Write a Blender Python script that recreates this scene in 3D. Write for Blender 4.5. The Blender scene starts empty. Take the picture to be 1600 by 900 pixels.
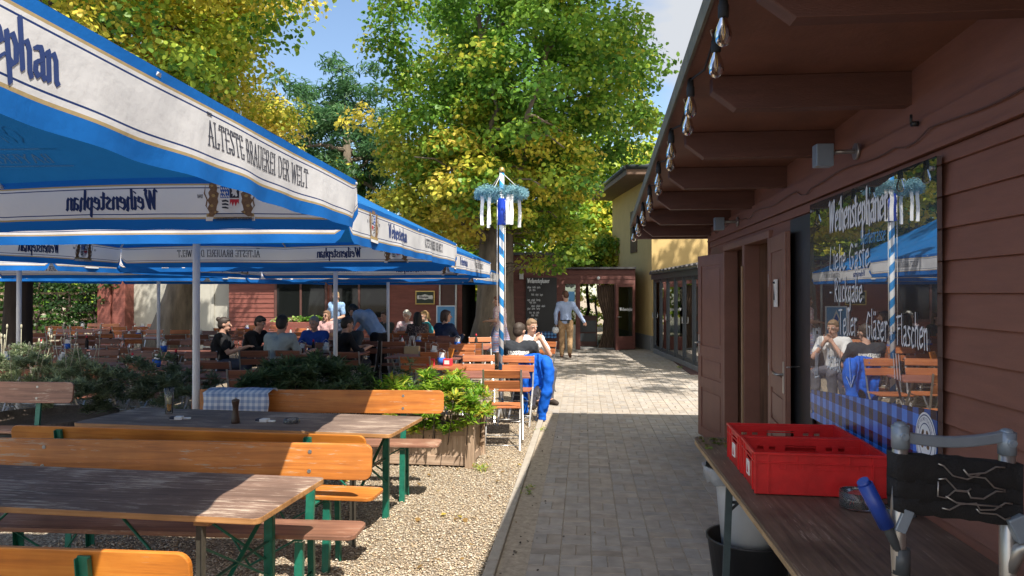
import bpy, math, random
import numpy as np
from mathutils import Vector, Matrix
R = math.radians
SC = bpy.context.scene
COL = SC.collection
rnd = random.Random(7)
H = 1.70
YAW = R(5.54)
CS, SN = math.cos(YAW), math.sin(YAW)

# ------------------------------------------------------------ camera, sky, sun, exposure
cam = bpy.data.objects.new('camera', bpy.data.cameras.new('camera'))
COL.objects.link(cam)
cam.location = (0, 0, H)
cam.rotation_euler = (R(90 + 0.4), 0, YAW)
cam.data.sensor_width = 36
cam.data.lens = 1155 / 1600 * 36
cam.data.clip_start = 0.05
cam.data.clip_end = 2000
SC.camera = cam
SUN = Vector((0.39, -0.53, 1.0)).normalized()
EL = math.asin(SUN.z)
w = bpy.data.worlds.new('World'); SC.world = w; w.use_nodes = True
nt = w.node_tree; nt.nodes.clear()
out = nt.nodes.new('ShaderNodeOutputWorld'); bg = nt.nodes.new('ShaderNodeBackground')
sky = nt.nodes.new('ShaderNodeTexSky'); sky.sky_type = 'NISHITA'; sky.sun_disc = False
sky.sun_elevation = EL; sky.sun_rotation = math.atan2(-SUN.x, SUN.y)
sky.ozone_density = 1.3; sky.dust_density = 0.4; sky.air_density = 1.0
tc = nt.nodes.new('ShaderNodeTexCoord'); mp = nt.nodes.new('ShaderNodeMapping')
mp.inputs['Scale'].default_value = (1.0, 1.0, 2.6)
mp.inputs['Location'].default_value = (0.35, 0.1, 0.35)
no = nt.nodes.new('ShaderNodeTexNoise'); no.inputs['Scale'].default_value = 2.1
no.inputs['Detail'].default_value = 7; no.inputs['Roughness'].default_value = 0.55
rp = nt.nodes.new('ShaderNodeValToRGB')
rp.color_ramp.elements[0].position = 0.50; rp.color_ramp.elements[1].position = 0.66
# more cloud to the right of the view than to the left
sepx = nt.nodes.new('ShaderNodeSeparateXYZ'); ma = nt.nodes.new('ShaderNodeMath'); ma.operation = 'MULTIPLY_ADD'
ma.inputs[1].default_value = 1.5; ma.inputs[2].default_value = 0.40
ad = nt.nodes.new('ShaderNodeMath'); ad.operation = 'ADD'
mx = nt.nodes.new('ShaderNodeMixRGB'); mx.inputs[2].default_value = (7.3, 7.2, 7.1, 1)
L = nt.links.new
# unseen clouds behind the camera made brighter to fill the shade
cb = nt.nodes.new('ShaderNodeMath'); cb.operation = 'MULTIPLY_ADD'; cb.use_clamp = True; cb.inputs[1].default_value = -1.4; cb.inputs[2].default_value = 0.25
cm = nt.nodes.new('ShaderNodeMixRGB'); cm.inputs[1].default_value = (3.3, 3.45, 3.7, 1); cm.inputs[2].default_value = (8.6, 8.3, 8.0, 1)
L(sepx.outputs['Y'], cb.inputs[0]); L(cb.outputs[0], cm.inputs[0]); L(cm.outputs[0], mx.inputs[2])
L(tc.outputs['Generated'], mp.inputs[0]); L(mp.outputs[0], no.inputs['Vector'])
L(tc.outputs['Generated'], sepx.inputs[0]); L(sepx.outputs['X'], ma.inputs[0])
ma2 = nt.nodes.new('ShaderNodeMath'); ma2.operation = 'MULTIPLY_ADD'; ma2.inputs[1].default_value = -0.55  # extra cloud cover added out of view behind, for neutral fill light
L(sepx.outputs['Y'], ma2.inputs[0]); L(ma.outputs[0], ma2.inputs[2])
L(no.outputs['Fac'], ad.inputs[0]); L(ma2.outputs[0], ad.inputs[1]); L(ad.outputs[0], rp.inputs[0])
L(rp.outputs[0], mx.inputs[0]); L(sky.outputs[0], mx.inputs[1]); L(mx.outputs[0], bg.inputs[0])
bg.inputs[1].default_value = 0.125
L(bg.outputs[0], out.inputs[0])
sl = bpy.data.lights.new('sun', 'SUN'); sl.energy = 5.0; sl.angle = R(0.53); sl.color = (1.0, 0.93, 0.82)
so = bpy.data.objects.new('sun', sl); COL.objects.link(so)
so.rotation_euler = SUN.to_track_quat('Z', 'Y').to_euler()
so.location = (10, -14, 30)
SC.view_settings.view_transform = 'Standard'; SC.view_settings.look = 'None'
SC.view_settings.exposure = 0.80; SC.view_settings.gamma = 1.0
SC.view_settings.use_curve_mapping = False
SC.cycles.max_bounces = 8; SC.cycles.transparent_max_bounces = 12
SC.cycles.diffuse_bounces = 4; SC.cycles.glossy_bounces = 4

def at(px, d):
    """ground position seen at photo column px, d metres along the view axis"""
    xc = (px - 800) / 1155 * d
    return (xc * CS - d * SN, xc * SN + d * CS)

# ------------------------------------------------------------ materials
def newmat(name):
    m = bpy.data.materials.new(name); m.use_nodes = True
    n = m.node_tree.nodes; b = n.get('Principled BSDF')
    return m, n, m.node_tree.links.new, b

def mat(name, col, rough=0.6, var=0.18, scale=6, bump=0.0, bscale=60, metal=0.0, spec=0.5, stretch=None):
    m, n, l, b = newmat(name)
    b.inputs['Roughness'].default_value = rough; b.inputs['Metallic'].default_value = metal
    b.inputs['Specular IOR Level'].default_value = spec
    t = n.new('ShaderNodeTexCoord'); v = t.outputs['Object']
    if stretch:
        mpp = n.new('ShaderNodeMapping'); mpp.inputs['Scale'].default_value = stretch
        l(v, mpp.inputs[0]); v = mpp.outputs[0]
    no = n.new('ShaderNodeTexNoise'); no.inputs['Scale'].default_value = scale; no.inputs['Detail'].default_value = 6
    no.inputs['Roughness'].default_value = 0.65
    l(v, no.inputs['Vector'])
    r = n.new('ShaderNodeValToRGB')
    e = r.color_ramp.elements; e[0].position = 0.3; e[1].position = 0.7
    e[0].color = tuple(c * (1 - var) for c in col[:3]) + (1,)
    e[1].color = tuple(min(1, c * (1 + var)) for c in col[:3]) + (1,)
    l(no.outputs['Fac'], r.inputs[0]); l(r.outputs[0], b.inputs['Base Color'])
    if bump:
        n2 = n.new('ShaderNodeTexNoise'); n2.inputs['Scale'].default_value = bscale; n2.inputs['Detail'].default_value = 4
        l(v, n2.inputs['Vector'])
        bp = n.new('ShaderNodeBump'); bp.inputs['Strength'].default_value = bump; bp.inputs['Distance'].default_value = 0.01
        l(n2.outputs['Fac'], bp.inputs['Height']); l(bp.outputs[0], b.inputs['Normal'])
    return m

def wood(name, cols, worn=None, wornamt=0.5, rough=0.55, along='X', gscale=1.0, spec=0.5, plank=0):
    """streaky grain along one axis; cols = dark, mid, light; worn = colour of bare patches"""
    m, n, l, b = newmat(name)
    b.inputs['Roughness'].default_value = rough; b.inputs['Specular IOR Level'].default_value = spec
    t = n.new('ShaderNodeTexCoord'); oi = n.new('ShaderNodeObjectInfo')
    va = n.new('ShaderNodeVectorMath'); va.operation = 'ADD'
    ml = n.new('ShaderNodeMath'); ml.operation = 'MULTIPLY'; ml.inputs[1].default_value = 37.0
    l(oi.outputs['Random'], ml.inputs[0]); l(t.outputs['Object'], va.inputs[0]); l(ml.outputs[0], va.inputs[1])
    mpp = n.new('ShaderNodeMapping')
    s = {'X': (1.2, 22, 22), 'Y': (22, 1.2, 22), 'Z': (22, 22, 1.2)}[along]
    mpp.inputs['Scale'].default_value = tuple(k * gscale for k in s)
    l(va.outputs[0], mpp.inputs[0])
    no = n.new('ShaderNodeTexNoise'); no.inputs['Scale'].default_value = 1.6; no.inputs['Detail'].default_value = 8
    no.inputs['Roughness'].default_value = 0.6; no.inputs['Distortion'].default_value = 0.6
    l(mpp.outputs[0], no.inputs['Vector'])
    r = n.new('ShaderNodeValToRGB'); e = r.color_ramp.elements
    e[0].position = 0.28; e[1].position = 0.72
    e[0].color = (*cols[0], 1); e[1].color = (*cols[2], 1)
    k = e.new(0.5); k.color = (*cols[1], 1)
    l(no.outputs['Fac'], r.inputs[0]); c = r.outputs[0]
    # broad blotches
    n3 = n.new('ShaderNodeTexNoise'); n3.inputs['Scale'].default_value = 3.0; n3.inputs['Detail'].default_value = 5
    l(va.outputs[0], n3.inputs['Vector'])
    hs = n.new('ShaderNodeHueSaturation'); mr = n.new('ShaderNodeMapRange')
    mr.inputs[1].default_value = 0.3; mr.inputs[2].default_value = 0.7; mr.inputs[3].default_value = 0.72; mr.inputs[4].default_value = 1.22
    l(n3.outputs['Fac'], mr.inputs[0]); l(mr.outputs[0], hs.inputs['Value']); l(c, hs.inputs['Color']); c = hs.outputs[0]
    if worn:
        n2 = n.new('ShaderNodeTexNoise'); n2.inputs['Scale'].default_value = 1.1; n2.inputs['Detail'].default_value = 10
        n2.inputs['Roughness'].default_value = 0.72
        mp2 = n.new('ShaderNodeMapping'); mp2.inputs['Scale'].default_value = tuple(q * gscale for q in {'X': (4.5, 60, 60), 'Y': (60, 4.5, 60), 'Z': (60, 60, 4.5)}[along])
        l(va.outputs[0], mp2.inputs[0]); l(mp2.outputs[0], n2.inputs['Vector'])
        mm = n.new('ShaderNodeMath'); mm.operation = 'ADD'
        m4 = n.new('ShaderNodeMath'); m4.operation = 'MULTIPLY'; m4.inputs[1].default_value = 0.5
        l(n3.outputs['Fac'], m4.inputs[0]); l(n2.outputs['Fac'], mm.inputs[0]); l(m4.outputs[0], mm.inputs[1])
        r2 = n.new('ShaderNodeValToRGB'); r2.color_ramp.elements[0].position = 0.98 - 0.22 * wornamt * 1.4
        r2.color_ramp.elements[1].position = r2.color_ramp.elements[0].position + 0.06
        mm.use_clamp = False
        l(mm.outputs[0], r2.inputs[0])
        mxx = n.new('ShaderNodeMixRGB'); mxx.inputs[2].default_value = (*worn, 1)
        l(r2.outputs[0], mxx.inputs[0]); l(c, mxx.inputs[1]); c = mxx.outputs[0]
    if plank:
        s_ = n.new('ShaderNodeSeparateXYZ'); l(t.outputs['Object'], s_.inputs[0]); q1 = n.new('ShaderNodeMath'); q1.operation = 'MULTIPLY'; q1.inputs[1].default_value = 1 / plank
        l(s_.outputs['Y' if along == 'X' else 'X'], q1.inputs[0]); q2 = n.new('ShaderNodeMath'); q2.operation = 'FRACT'; l(q1.outputs[0], q2.inputs[0])
        q3 = n.new('ShaderNodeMath'); q3.operation = 'LESS_THAN'; q3.inputs[1].default_value = .022; l(q2.outputs[0], q3.inputs[0])
        q4 = n.new('ShaderNodeMixRGB'); q4.inputs[2].default_value = (cols[0][0] * .35, cols[0][1] * .35, cols[0][2] * .35, 1); l(q3.outputs[0], q4.inputs[0]); l(c, q4.inputs[1]); c = q4.outputs[0]
    l(c, b.inputs['Base Color'])
    bp = n.new('ShaderNodeBump'); bp.inputs['Strength'].default_value = 0.25; bp.inputs['Distance'].default_value = 0.004
    l(no.outputs['Fac'], bp.inputs['Height']); l(bp.outputs[0], b.inputs['Normal'])
    return m

def leafmat(name, trans=0.4):
    m, n, l, b = newmat(name)
    at_ = n.new('ShaderNodeAttribute'); at_.attribute_name = 'leafcol'
    b.inputs['Roughness'].default_value = 0.45; b.inputs['Specular IOR Level'].default_value = 0.35
    l(at_.outputs['Color'], b.inputs['Base Color'])
    tr = n.new('ShaderNodeBsdfTranslucent'); l(at_.outputs['Color'], tr.inputs['Color'])
    ms = n.new('ShaderNodeMixShader'); ms.inputs[0].default_value = trans
    l(b.outputs[0], ms.inputs[1]); l(tr.outputs[0], ms.inputs[2])
    l(ms.outputs[0], n.get('Material Output').inputs['Surface'])
    return m

def cloth(name, col, trans=0.35, rough=0.85, var=0.05):
    m = mat(name, col, rough, var, 9, 0.15, 120, spec=0.2)
    n = m.node_tree.nodes; l = m.node_tree.links.new; b = n.get('Principled BSDF')
    src = b.inputs['Base Color'].links[0].from_socket
    if trans:
        tr = n.new('ShaderNodeBsdfTranslucent'); l(src, tr.inputs['Color'])
        ms = n.new('ShaderNodeMixShader'); ms.inputs[0].default_value = trans
        l(b.outputs[0], ms.inputs[1]); l(tr.outputs[0], ms.inputs[2])
        l(ms.outputs[0], n.get('Material Output').inputs['Surface'])
    return m

def glass(name, tint=(0.8, 0.85, 0.85), refl=1.5, rough=0.02, haze=0.0):
    m, n, l, b = newmat(name)
    tr = n.new('ShaderNodeBsdfTransparent'); tr.inputs[0].default_value = (*tint, 1)
    gl = n.new('ShaderNodeBsdfGlossy'); gl.inputs['Roughness'].default_value = rough
    fr = n.new('ShaderNodeFresnel'); fr.inputs[0].default_value = refl
    ms = n.new('ShaderNodeMixShader')
    l(fr.outputs[0], ms.inputs[0]); l(tr.outputs[0], ms.inputs[1]); l(gl.outputs[0], ms.inputs[2])
    df = n.new('ShaderNodeBsdfDiffuse'); df.inputs[0].default_value = (.8, .82, .82, 1)
    m2 = n.new('ShaderNodeMixShader'); m2.inputs[0].default_value = haze
    l(ms.outputs[0], m2.inputs[1]); l(df.outputs[0], m2.inputs[2])
    l(m2.outputs[0], n.get('Material Output').inputs['Surface'])
    return m

M = {}
M['tabletop'] = wood('weathered_table_wood', ((.11, .068, .05), (.19, .118, .088), (.28, .18, .135)), (.46, .36, .28), .60, .68, spec=.3, plank=.117)
M['tabletop2'] = wood('grey_table_wood', ((.12, .08, .065), (.20, .14, .11), (.29, .21, .165)), (.42, .33, .26), .55, .68, spec=.3, plank=.12)
M['edge'] = wood('table_edge_wood', ((.25, .12, .045), (.40, .20, .075), (.5, .27, .11)), None, 0, .5)
M['orange'] = wood('varnished_bench_wood', ((.36, .11, .016), (.54, .18, .022), (.62, .25, .04)), (.5, .36, .22), .24, .42)
M['orange_worn'] = wood('worn_varnished_bench_wood', ((.32, .10, .02), (.50, .165, .026), (.60, .23, .045)), (.46, .33, .22), .44, .45)
M['seat_brown'] = wood('brown_bench_seat_wood', ((.15, .07, .045), (.26, .125, .08), (.36, .19, .12)), (.5, .37, .27), .45, .5)
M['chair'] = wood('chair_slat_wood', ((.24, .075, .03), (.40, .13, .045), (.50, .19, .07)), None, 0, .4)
M['chair_shade'] = wood('shade_darkened_chair_wood', ((.11, .04, .025), (.19, .07, .04), (.26, .10, .055)), None, 0, .45)  # same slats with the umbrella and tree shade painted in as darker brown
M['tabledark'] = wood('dark_red_table_wood', ((.16, .06, .04), (.26, .10, .07), (.34, .14, .10)), None, 0, .5)
M['planter'] = wood('weathered_planter_wood', ((.25, .17, .11), (.41, .29, .20), (.54, .41, .30)), (.56, .47, .38), .3, .8, 'Z')
M['plantertrim'] = wood('weathered_planter_trim', ((.24, .16, .11), (.38, .27, .19), (.5, .38, .28)), (.56, .47, .38), .3, .8, 'X')
M['green'] = mat('green_paint_steel', (.010, .14, .092), .4, .3, 20)
M['steel'] = mat('grey_steel', (.42, .42, .42), .35, .15, 20, metal=.8)
M['zinc'] = mat('zinc_steel', (.55, .55, .54), .45, .15, 12, metal=.35)
M['pole'] = mat('white_pole_paint', (.76, .79, .84), .4, .04, 5)
M['siding'] = mat('red_brown_siding', (.215, .092, .065), .62, .12, 3.0, .25, 90, stretch=(6, 1, 8))
M['siding_far'] = mat('red_brown_siding_far', (.21, .066, .050), .7, .2, 3.0, .2, 60, stretch=(1, 1, 6))
M['siding_lodge_shade'] = mat('shade_darkened_lodge_boards', (.13, .046, .038), .7, .25, 3.0, .2, 60, stretch=(1, 1, 6))  # red siding again, the shade over the lodge put into its colour
M['trim'] = mat('brown_trim', (.10, .045, .038), .6, .15, 5, .15)
M['rafter'] = mat('brown_rafter', (.115, .048, .035), .6, .2, 4, .25, 50, stretch=(1, 6, 6))
M['soffit'] = mat('brown_soffit', (.175, .076, .052), .65, .18, 4, .2, 50)
M['door'] = mat('brown_door_paint', (.205, .092, .066), .5, .12, 4, .12, 40)
M['innerwood'] = wood('hut_inner_wood', ((.10, .05, .03), (.16, .08, .048), (.22, .115, .07)), None, 0, .6, 'Z')
M['black'] = mat('black_plastic', (.02, .02, .022), .45, .2, 5)
M['rubber'] = mat('black_rubber', (.015, .015, .016), .8, .2, 5)
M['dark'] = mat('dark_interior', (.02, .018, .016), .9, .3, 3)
M['white'] = mat('white_paint', (.78, .78, .76), .5, .05, 5)
M['bucket'] = mat('white_bucket_plastic', (.62, .64, .66), .4, .08, 5)
M['red'] = mat('red_crate_plastic', (.55, .016, .018), .42, .22, 7, .12, 60)
M['blue'] = mat('blue_grip_plastic', (.015, .05, .30), .35, .1, 5)
M['alu'] = mat('aluminium_tube', (.40, .39, .38), .32, .12, 8, metal=.75)
M['barpaint'] = mat('blue_grey_bar_paint', (.22, .27, .33), .35, .1, 8, metal=.2)
M['felt'] = mat('black_felt', (.012, .012, .014), .95, .3, 30, .5, 200)
M['yellow'] = mat('yellow_render', (.56, .40, .17), .85, .07, 2.5, .2, 90)
M['plinth'] = mat('grey_plinth', (.22, .22, .22), .85, .12, 3, .2, 60)
M['roofdark'] = mat('dark_roof', (.06, .058, .06), .6, .2, 4, .2)
M['anthracite'] = mat('anthracite_frame', (.055, .065, .075), .4, .1, 4)
M['greywall'] = mat('pale_grey_render', (.42, .41, .36), .85, .07, 2, .15, 60)
M['kerb'] = mat('kerb_stone', (.36, .32, .27), .9, .15, 12, .3, 80)
M['blueclo'] = cloth('umbrella_blue', (.010, .125, .36), .17)
M['glass'] = glass('clear_glass', (.96, .97, .97), 1.5, haze=.05)
M['paneglass'] = glass('window_glass', (.5, .55, .55), 1.38)
M['paper'] = mat('white_paper', (.75, .74, .72), .7, .1, 30)
M['writing'] = mat('white_marker', (.72, .74, .78), .7, .05, 20)
M['writing_blue'] = mat('blue_marker', (.12, .33, .62), .7, .05, 20)
M['navy'] = mat('navy_print', (.012, .035, .15), .8, .05, 20)
M['darkprint'] = mat('dark_print', (.03, .035, .06), .8, .05, 20)
M['crestbrown'] = mat('brown_print', (.20, .12, .07), .8, .35, 90)
M['crestgold'] = mat('gold_print', (.42, .30, .13), .8, .2, 90)
M['redprint'] = mat('red_print', (.55, .03, .05), .8, .05, 20)
M['whiteprint'] = mat('white_print', (.75, .76, .78), .8, .05, 20)
M['faint'] = mat('faint_print', (.10, .26, .52), .8, .05, 20)
M['blueprint'] = mat('blue_print', (.02, .12, .5), .8, .05, 20)
M['leaf'] = leafmat('leaf', .48)
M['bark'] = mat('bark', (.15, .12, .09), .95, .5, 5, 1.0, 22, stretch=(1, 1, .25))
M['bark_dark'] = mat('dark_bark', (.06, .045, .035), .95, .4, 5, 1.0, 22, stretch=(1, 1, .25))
M['brass'] = mat('brass', (.5, .36, .12), .3, .1, 5, metal=.8)

# ------------------------------------------------------------ mesh builder
class MB:
    def __init__(s): s.v = []; s.f = []; s.mi = []; s.sm = []
    def add(s, vs, fs, mi=0, smooth=False):
        o = len(s.v); s.v += [tuple(p) for p in vs]
        for f in fs: s.f.append(tuple(o + i for i in f)); s.mi.append(mi); s.sm.append(smooth)
        return s
    def box(s, c, d, rot=None, mi=0):
        x, y, z = d[0] / 2, d[1] / 2, d[2] / 2
        vs = [Vector((a * x, b * y, e * z)) for e in (-1, 1) for b in (-1, 1) for a in (-1, 1)]
        if rot is not None: vs = [rot @ p for p in vs]
        c = Vector(c); vs = [p + c for p in vs]
        return s.add(vs, [(0, 2, 3, 1), (4, 5, 7, 6), (0, 1, 5, 4), (2, 6, 7, 3), (1, 3, 7, 5), (0, 4, 6, 2)], mi)
    def bb(s, x0, x1, y0, y1, z0, z1, mi=0):
        return s.box(((x0 + x1) / 2, (y0 + y1) / 2, (z0 + z1) / 2), (x1 - x0, y1 - y0, z1 - z0), None, mi)
    def bar(s, a, b, w, t, mi=0, up=(0, 0, 1)):
        a = Vector(a); b = Vector(b); d = b - a; ln = d.length; d.normalize()
        u = Vector(up)
        if abs(d.dot(u)) > .98: u = Vector((0, 1, 0))
        x = d.cross(u).normalized(); y = x.cross(d)
        return s.box((a + b) / 2, (w, ln, t), Matrix((x, d, y)).transposed(), mi)
    def tube(s, pts, r, n=8, mi=0, cap=True):
        pts = [Vector(p) for p in pts]; rs = r if isinstance(r, (list, tuple)) else [r] * len(pts)
        o = len(s.v); prev = None
        for i, p in enumerate(pts):
            d = (pts[min(i + 1, len(pts) - 1)] - pts[max(i - 1, 0)]).normalized()
            if prev is None:
                u = Vector((0, 0, 1)) if abs(d.z) < .9 else Vector((1, 0, 0))
                x = d.cross(u).normalized()
            else:
                x = (prev - d * prev.dot(d)).normalized()
            prev = x; y = d.cross(x)
            for k in range(n):
                a = 2 * math.pi * k / n
                s.v.append(tuple(p + (x * math.cos(a) + y * math.sin(a)) * rs[i]))
        for i in range(len(pts) - 1):
            for k in range(n):
                a = o + i * n + k; b = o + i * n + (k + 1) % n
                s.f.append((a, b, b + n, a + n)); s.mi.append(mi); s.sm.append(True)
        if cap:
            s.f.append(tuple(o + k for k in range(n))[::-1]); s.mi.append(mi); s.sm.append(False)
            s.f.append(tuple(o + (len(pts) - 1) * n + k for k in range(n))); s.mi.append(mi); s.sm.append(False)
        return s
    def lathe(s, prof, c=(0, 0, 0), n=20, mi=0, cap0=True, cap1=False):
        o = len(s.v)
        for (r, z) in prof:
            for k in range(n):
                a = 2 * math.pi * k / n; s.v.append((c[0] + r * math.cos(a), c[1] + r * math.sin(a), c[2] + z))
        for i in range(len(prof) - 1):
            for k in range(n):
                a = o + i * n + k; b = o + i * n + (k + 1) % n
                s.f.append((a, b, b + n, a + n)); s.mi.append(mi); s.sm.append(True)
        if cap0: s.f.append(tuple(o + k for k in range(n))[::-1]); s.mi.append(mi); s.sm.append(False)
        if cap1: s.f.append(tuple(o + (len(prof) - 1) * n + k for k in range(n))); s.mi.append(mi); s.sm.append(False)
        return s
    def prism(s, poly, z0, z1, mi=0, frame=None):
        """poly in local xy extruded z0..z1; frame maps (x,y,z) to 3D"""
        n = len(poly); F = frame or (lambda x, y, z: (x, y, z))
        vs = [F(x, y, z0) for x, y in poly] + [F(x, y, z1) for x, y in poly]
        fs = [tuple(range(n))[::-1], tuple(range(n, 2 * n))] + [(i, (i + 1) % n, n + (i + 1) % n, n + i) for i in range(n)]
        return s.add(vs, fs, mi)
    def ell(s, c, r, mi=0, n=10, m=7, rot=None):
        c = Vector(c); vs = []; fs = []
        for j in range(m + 1):
            ph = math.pi * j / m
            for k in range(n):
                a = 2 * math.pi * k / n
                p = Vector((math.sin(ph) * math.cos(a) * r[0], math.sin(ph) * math.sin(a) * r[1], math.cos(ph) * r[2]))
                if rot is not None: p = rot @ p
                vs.append(c + p)
        for j in range(m):
            for k in range(n):
                fs.append((j * n + k, (j + 1) * n + k, (j + 1) * n + (k + 1) % n, j * n + (k + 1) % n))
        return s.add(vs, fs, mi, True)
    def cap(s, a, ra, b, rb, n=10, mi=0):
        """tapered capsule"""
        a = Vector(a); b = Vector(b); d = (b - a); ln = d.length
        if ln < 1e-6: return s
        d /= ln; pts = []; rs = []
        for t in (-1, -.8, -.45): pts.append(a + d * ra * t); rs.append(ra * math.sqrt(max(0.001, 1 - t * t)))
        pts.append(a); rs.append(ra); pts.append(b); rs.append(rb)
        for t in (.45, .8, 1): pts.append(b + d * rb * t); rs.append(rb * math.sqrt(max(0.001, 1 - t * t)))
        return s.tube(pts, rs, n, mi)
    def build(s, name, mats, parent=None, bevel=0, loc=None, seg=2, recalc=False):
        me = bpy.data.meshes.new(name); me.from_pydata(s.v, [], s.f)
        if not isinstance(mats, (list, tuple)): mats = [mats]
        for m in mats: me.materials.append(M[m] if isinstance(m, str) else m)
        me.polygons.foreach_set('material_index', s.mi)
        me.polygons.foreach_set('use_smooth', s.sm); me.update()
        o = bpy.data.objects.new(name, me); COL.objects.link(o)
        if parent is not None: o.parent = parent
        if loc is not None: o.location = loc
        if bevel:
            b = o.modifiers.new('bevel', 'BEVEL'); b.width = bevel; b.segments = seg; b.limit_method = 'ANGLE'; b.angle_limit = R(40)
        return o

def thing(name, label, cat, loc=(0, 0, 0), rz=0, group=None):
    o = bpy.data.objects.new(name, None); COL.objects.link(o); o.empty_display_size = .2
    o.location = loc; o.rotation_euler = (0, 0, rz)
    return tag(o, label, cat, group)
def tag(o, label, cat, group=None):
    o['label'] = label; o['category'] = cat
    if group: o['group'] = group
    return o
def struct(o, kind='structure', label=None, cat=None):
    o['kind'] = kind
    if label: o['label'] = label
    if cat: o['category'] = cat
    return o
KIDS = {}
def kids(o):
    return [c for c in COL.objects if c.parent is o]
def copytree(o, loc=None, rz=None, label=None, parent=None, cache=None):
    c = o.copy(); COL.objects.link(c)
    if parent is not None: c.parent = parent
    if loc is not None: c.location = loc
    if rz is not None: c.rotation_euler = (0, 0, rz)
    if label: c['label'] = label
    key = o.name
    if key not in KIDS: KIDS[key] = kids(o)
    for k in KIDS[key]: copytree(k, parent=c)
    return c

def rrect(x0, x1, y0, y1, r, n=5):
    p = []
    for cx, cy, a0 in ((x1 - r, y0 + r, -90), (x1 - r, y1 - r, 0), (x0 + r, y1 - r, 90), (x0 + r, y0 + r, 180)):
        for i in range(n + 1):
            a = R(a0 + 90 * i / n); p.append((cx + r * math.cos(a), cy + r * math.sin(a)))
    return p

# ------------------------------------------------------------ lettering: single-stroke glyphs swept by a nib
G = {
 'W': (1.15, [[(0, 1.45), (.12, 1.6), (.2, 1.5), (.25, 0)], [(.25, 0), (.62, 1.5), (.66, 0)], [(.66, 0), (1.02, 1.2), (.95, 1.6), (1.1, 1.5)]]),
 'e': (.6, [[(.08, .5), (.5, .62), (.42, 1), (.12, .85), (.06, .2), (.25, 0), (.52, .2)]]),
 'i': (.3, [[(.05, .95), (.14, 1), (.14, .08), (.26, 0)], [(.12, 1.35), (.18, 1.42)]]),
 'h': (.6, [[(.1, 1.65), (.1, 0)], [(.1, .8), (.38, 1), (.48, .75), (.46, .05), (.54, -.12)]]),
 'n': (.6, [[(.02, .9), (.1, 1), (.1, 0)], [(.1, .8), (.38, 1), (.48, .8), (.48, .08), (.56, 0)]]),
 's': (.5, [[(.44, .9), (.25, 1), (.08, .8), (.4, .4), (.36, .08), (.06, .05)]]),
 't': (.42, [[(.15, 1.4), (.15, .12), (.34, 0)], [(0, 1), (.38, 1)]]),
 'p': (.6, [[(.1, 1), (.1, -.6)], [(.1, .8), (.38, 1), (.5, .7), (.46, .15), (.28, 0), (.1, .15)]]),
 'a': (.6, [[(.12, .92), (.4, 1), (.46, .8), (.46, .08), (.56, 0)], [(.46, .6), (.12, .45), (.08, .15), (.22, 0), (.46, .2)]]),
 'r': (.45, [[(.02, .95), (.1, 1), (.1, 0)], [(.1, .75), (.3, 1), (.42, .9)]]),
 'b': (.6, [[(.1, 1.6), (.1, .1), (.32, 0), (.5, .3), (.44, .9), (.1, .8)]]),
 'l': (.28, [[(.12, 1.6), (.1, .12), (.24, 0)]]),
 'k': (.55, [[(.1, 1.6), (.1, 0)], [(.46, 1), (.12, .5), (.5, 0)]]),
 'c': (.5, [[(.46, .85), (.25, 1), (.06, .5), (.22, 0), (.48, .12)]]),
 'g': (.6, [[(.48, .9), (.2, 1), (.06, .5), (.22, .05), (.46, .3), (.48, 1), (.46, -.45), (.2, -.6), (.05, -.4)]]),
 'u': (.6, [[(.08, 1), (.1, .15), (.28, 0), (.48, .25)], [(.48, 1), (.48, .05), (.56, 0)]]),
 'm': (.85, [[(.08, 1), (.08, 0)], [(.08, .8), (.3, 1), (.4, .8), (.4, 0)], [(.4, .8), (.62, 1), (.72, .8), (.72, 0)]]),
 'f': (.4, [[(.42, 1.5), (.25, 1.6), (.16, 1.3), (.16, 0)], [(0, 1), (.36, 1)]]),
 'L': (.75, [[(.2, 1.5), (.14, .2), (.08, .05), (.35, .1), (.6, 0)]]),
 'G': (.85, [[(.66, 1.3), (.4, 1.5), (.1, .9), (.2, .1), (.5, 0), (.66, .3), (.66, .7), (.42, .7)]]),
 'R': (.75, [[(.12, 1.5), (.12, 0)], [(.02, 1.4), (.4, 1.55), (.58, 1.2), (.45, .85), (.14, .75), (.62, 0)]]),
 'T': (.75, [[(.02, 1.45), (.68, 1.5)], [(.34, 1.5), (.3, 0)]]),
 'F': (.7, [[(.2, 1.5), (.16, 0)], [(.02, 1.42), (.66, 1.5)], [(.18, .8), (.5, .85)]]),
 'M': (.95, [[(.08, 0), (.14, 1.5), (.42, .5), (.72, 1.5), (.82, 0)]]),
 'B': (.7, [[(.12, 1.5), (.1, 0)], [(.1, 1.45), (.45, 1.45), (.5, 1.0), (.12, .8), (.55, .7), (.58, .15), (.1, 0)]]),
 'C': (.8, [[(.68, 1.3), (.4, 1.5), (.1, .9), (.2, .1), (.5, 0), (.7, .25)]]),
 '+': (.65, [[(.08, .5), (.56, .5)], [(.32, .8), (.32, .18)]]),
 '-': (.5, [[(.06, .55), (.36, .55)]]),
 ' ': (.45, []),
 '1': (.45, [[(.08, 1.2), (.24, 1.5), (.24, 0)]]),
 '0': (.7, [[(.35, 1.5), (.08, .9), (.12, .3), (.35, 0), (.58, .4), (.6, 1.1), (.35, 1.5)]]),
 '4': (.65, [[(.4, 1.5), (.05, .5), (.6, .5)], [(.42, .9), (.42, 0)]]),
}
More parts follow.
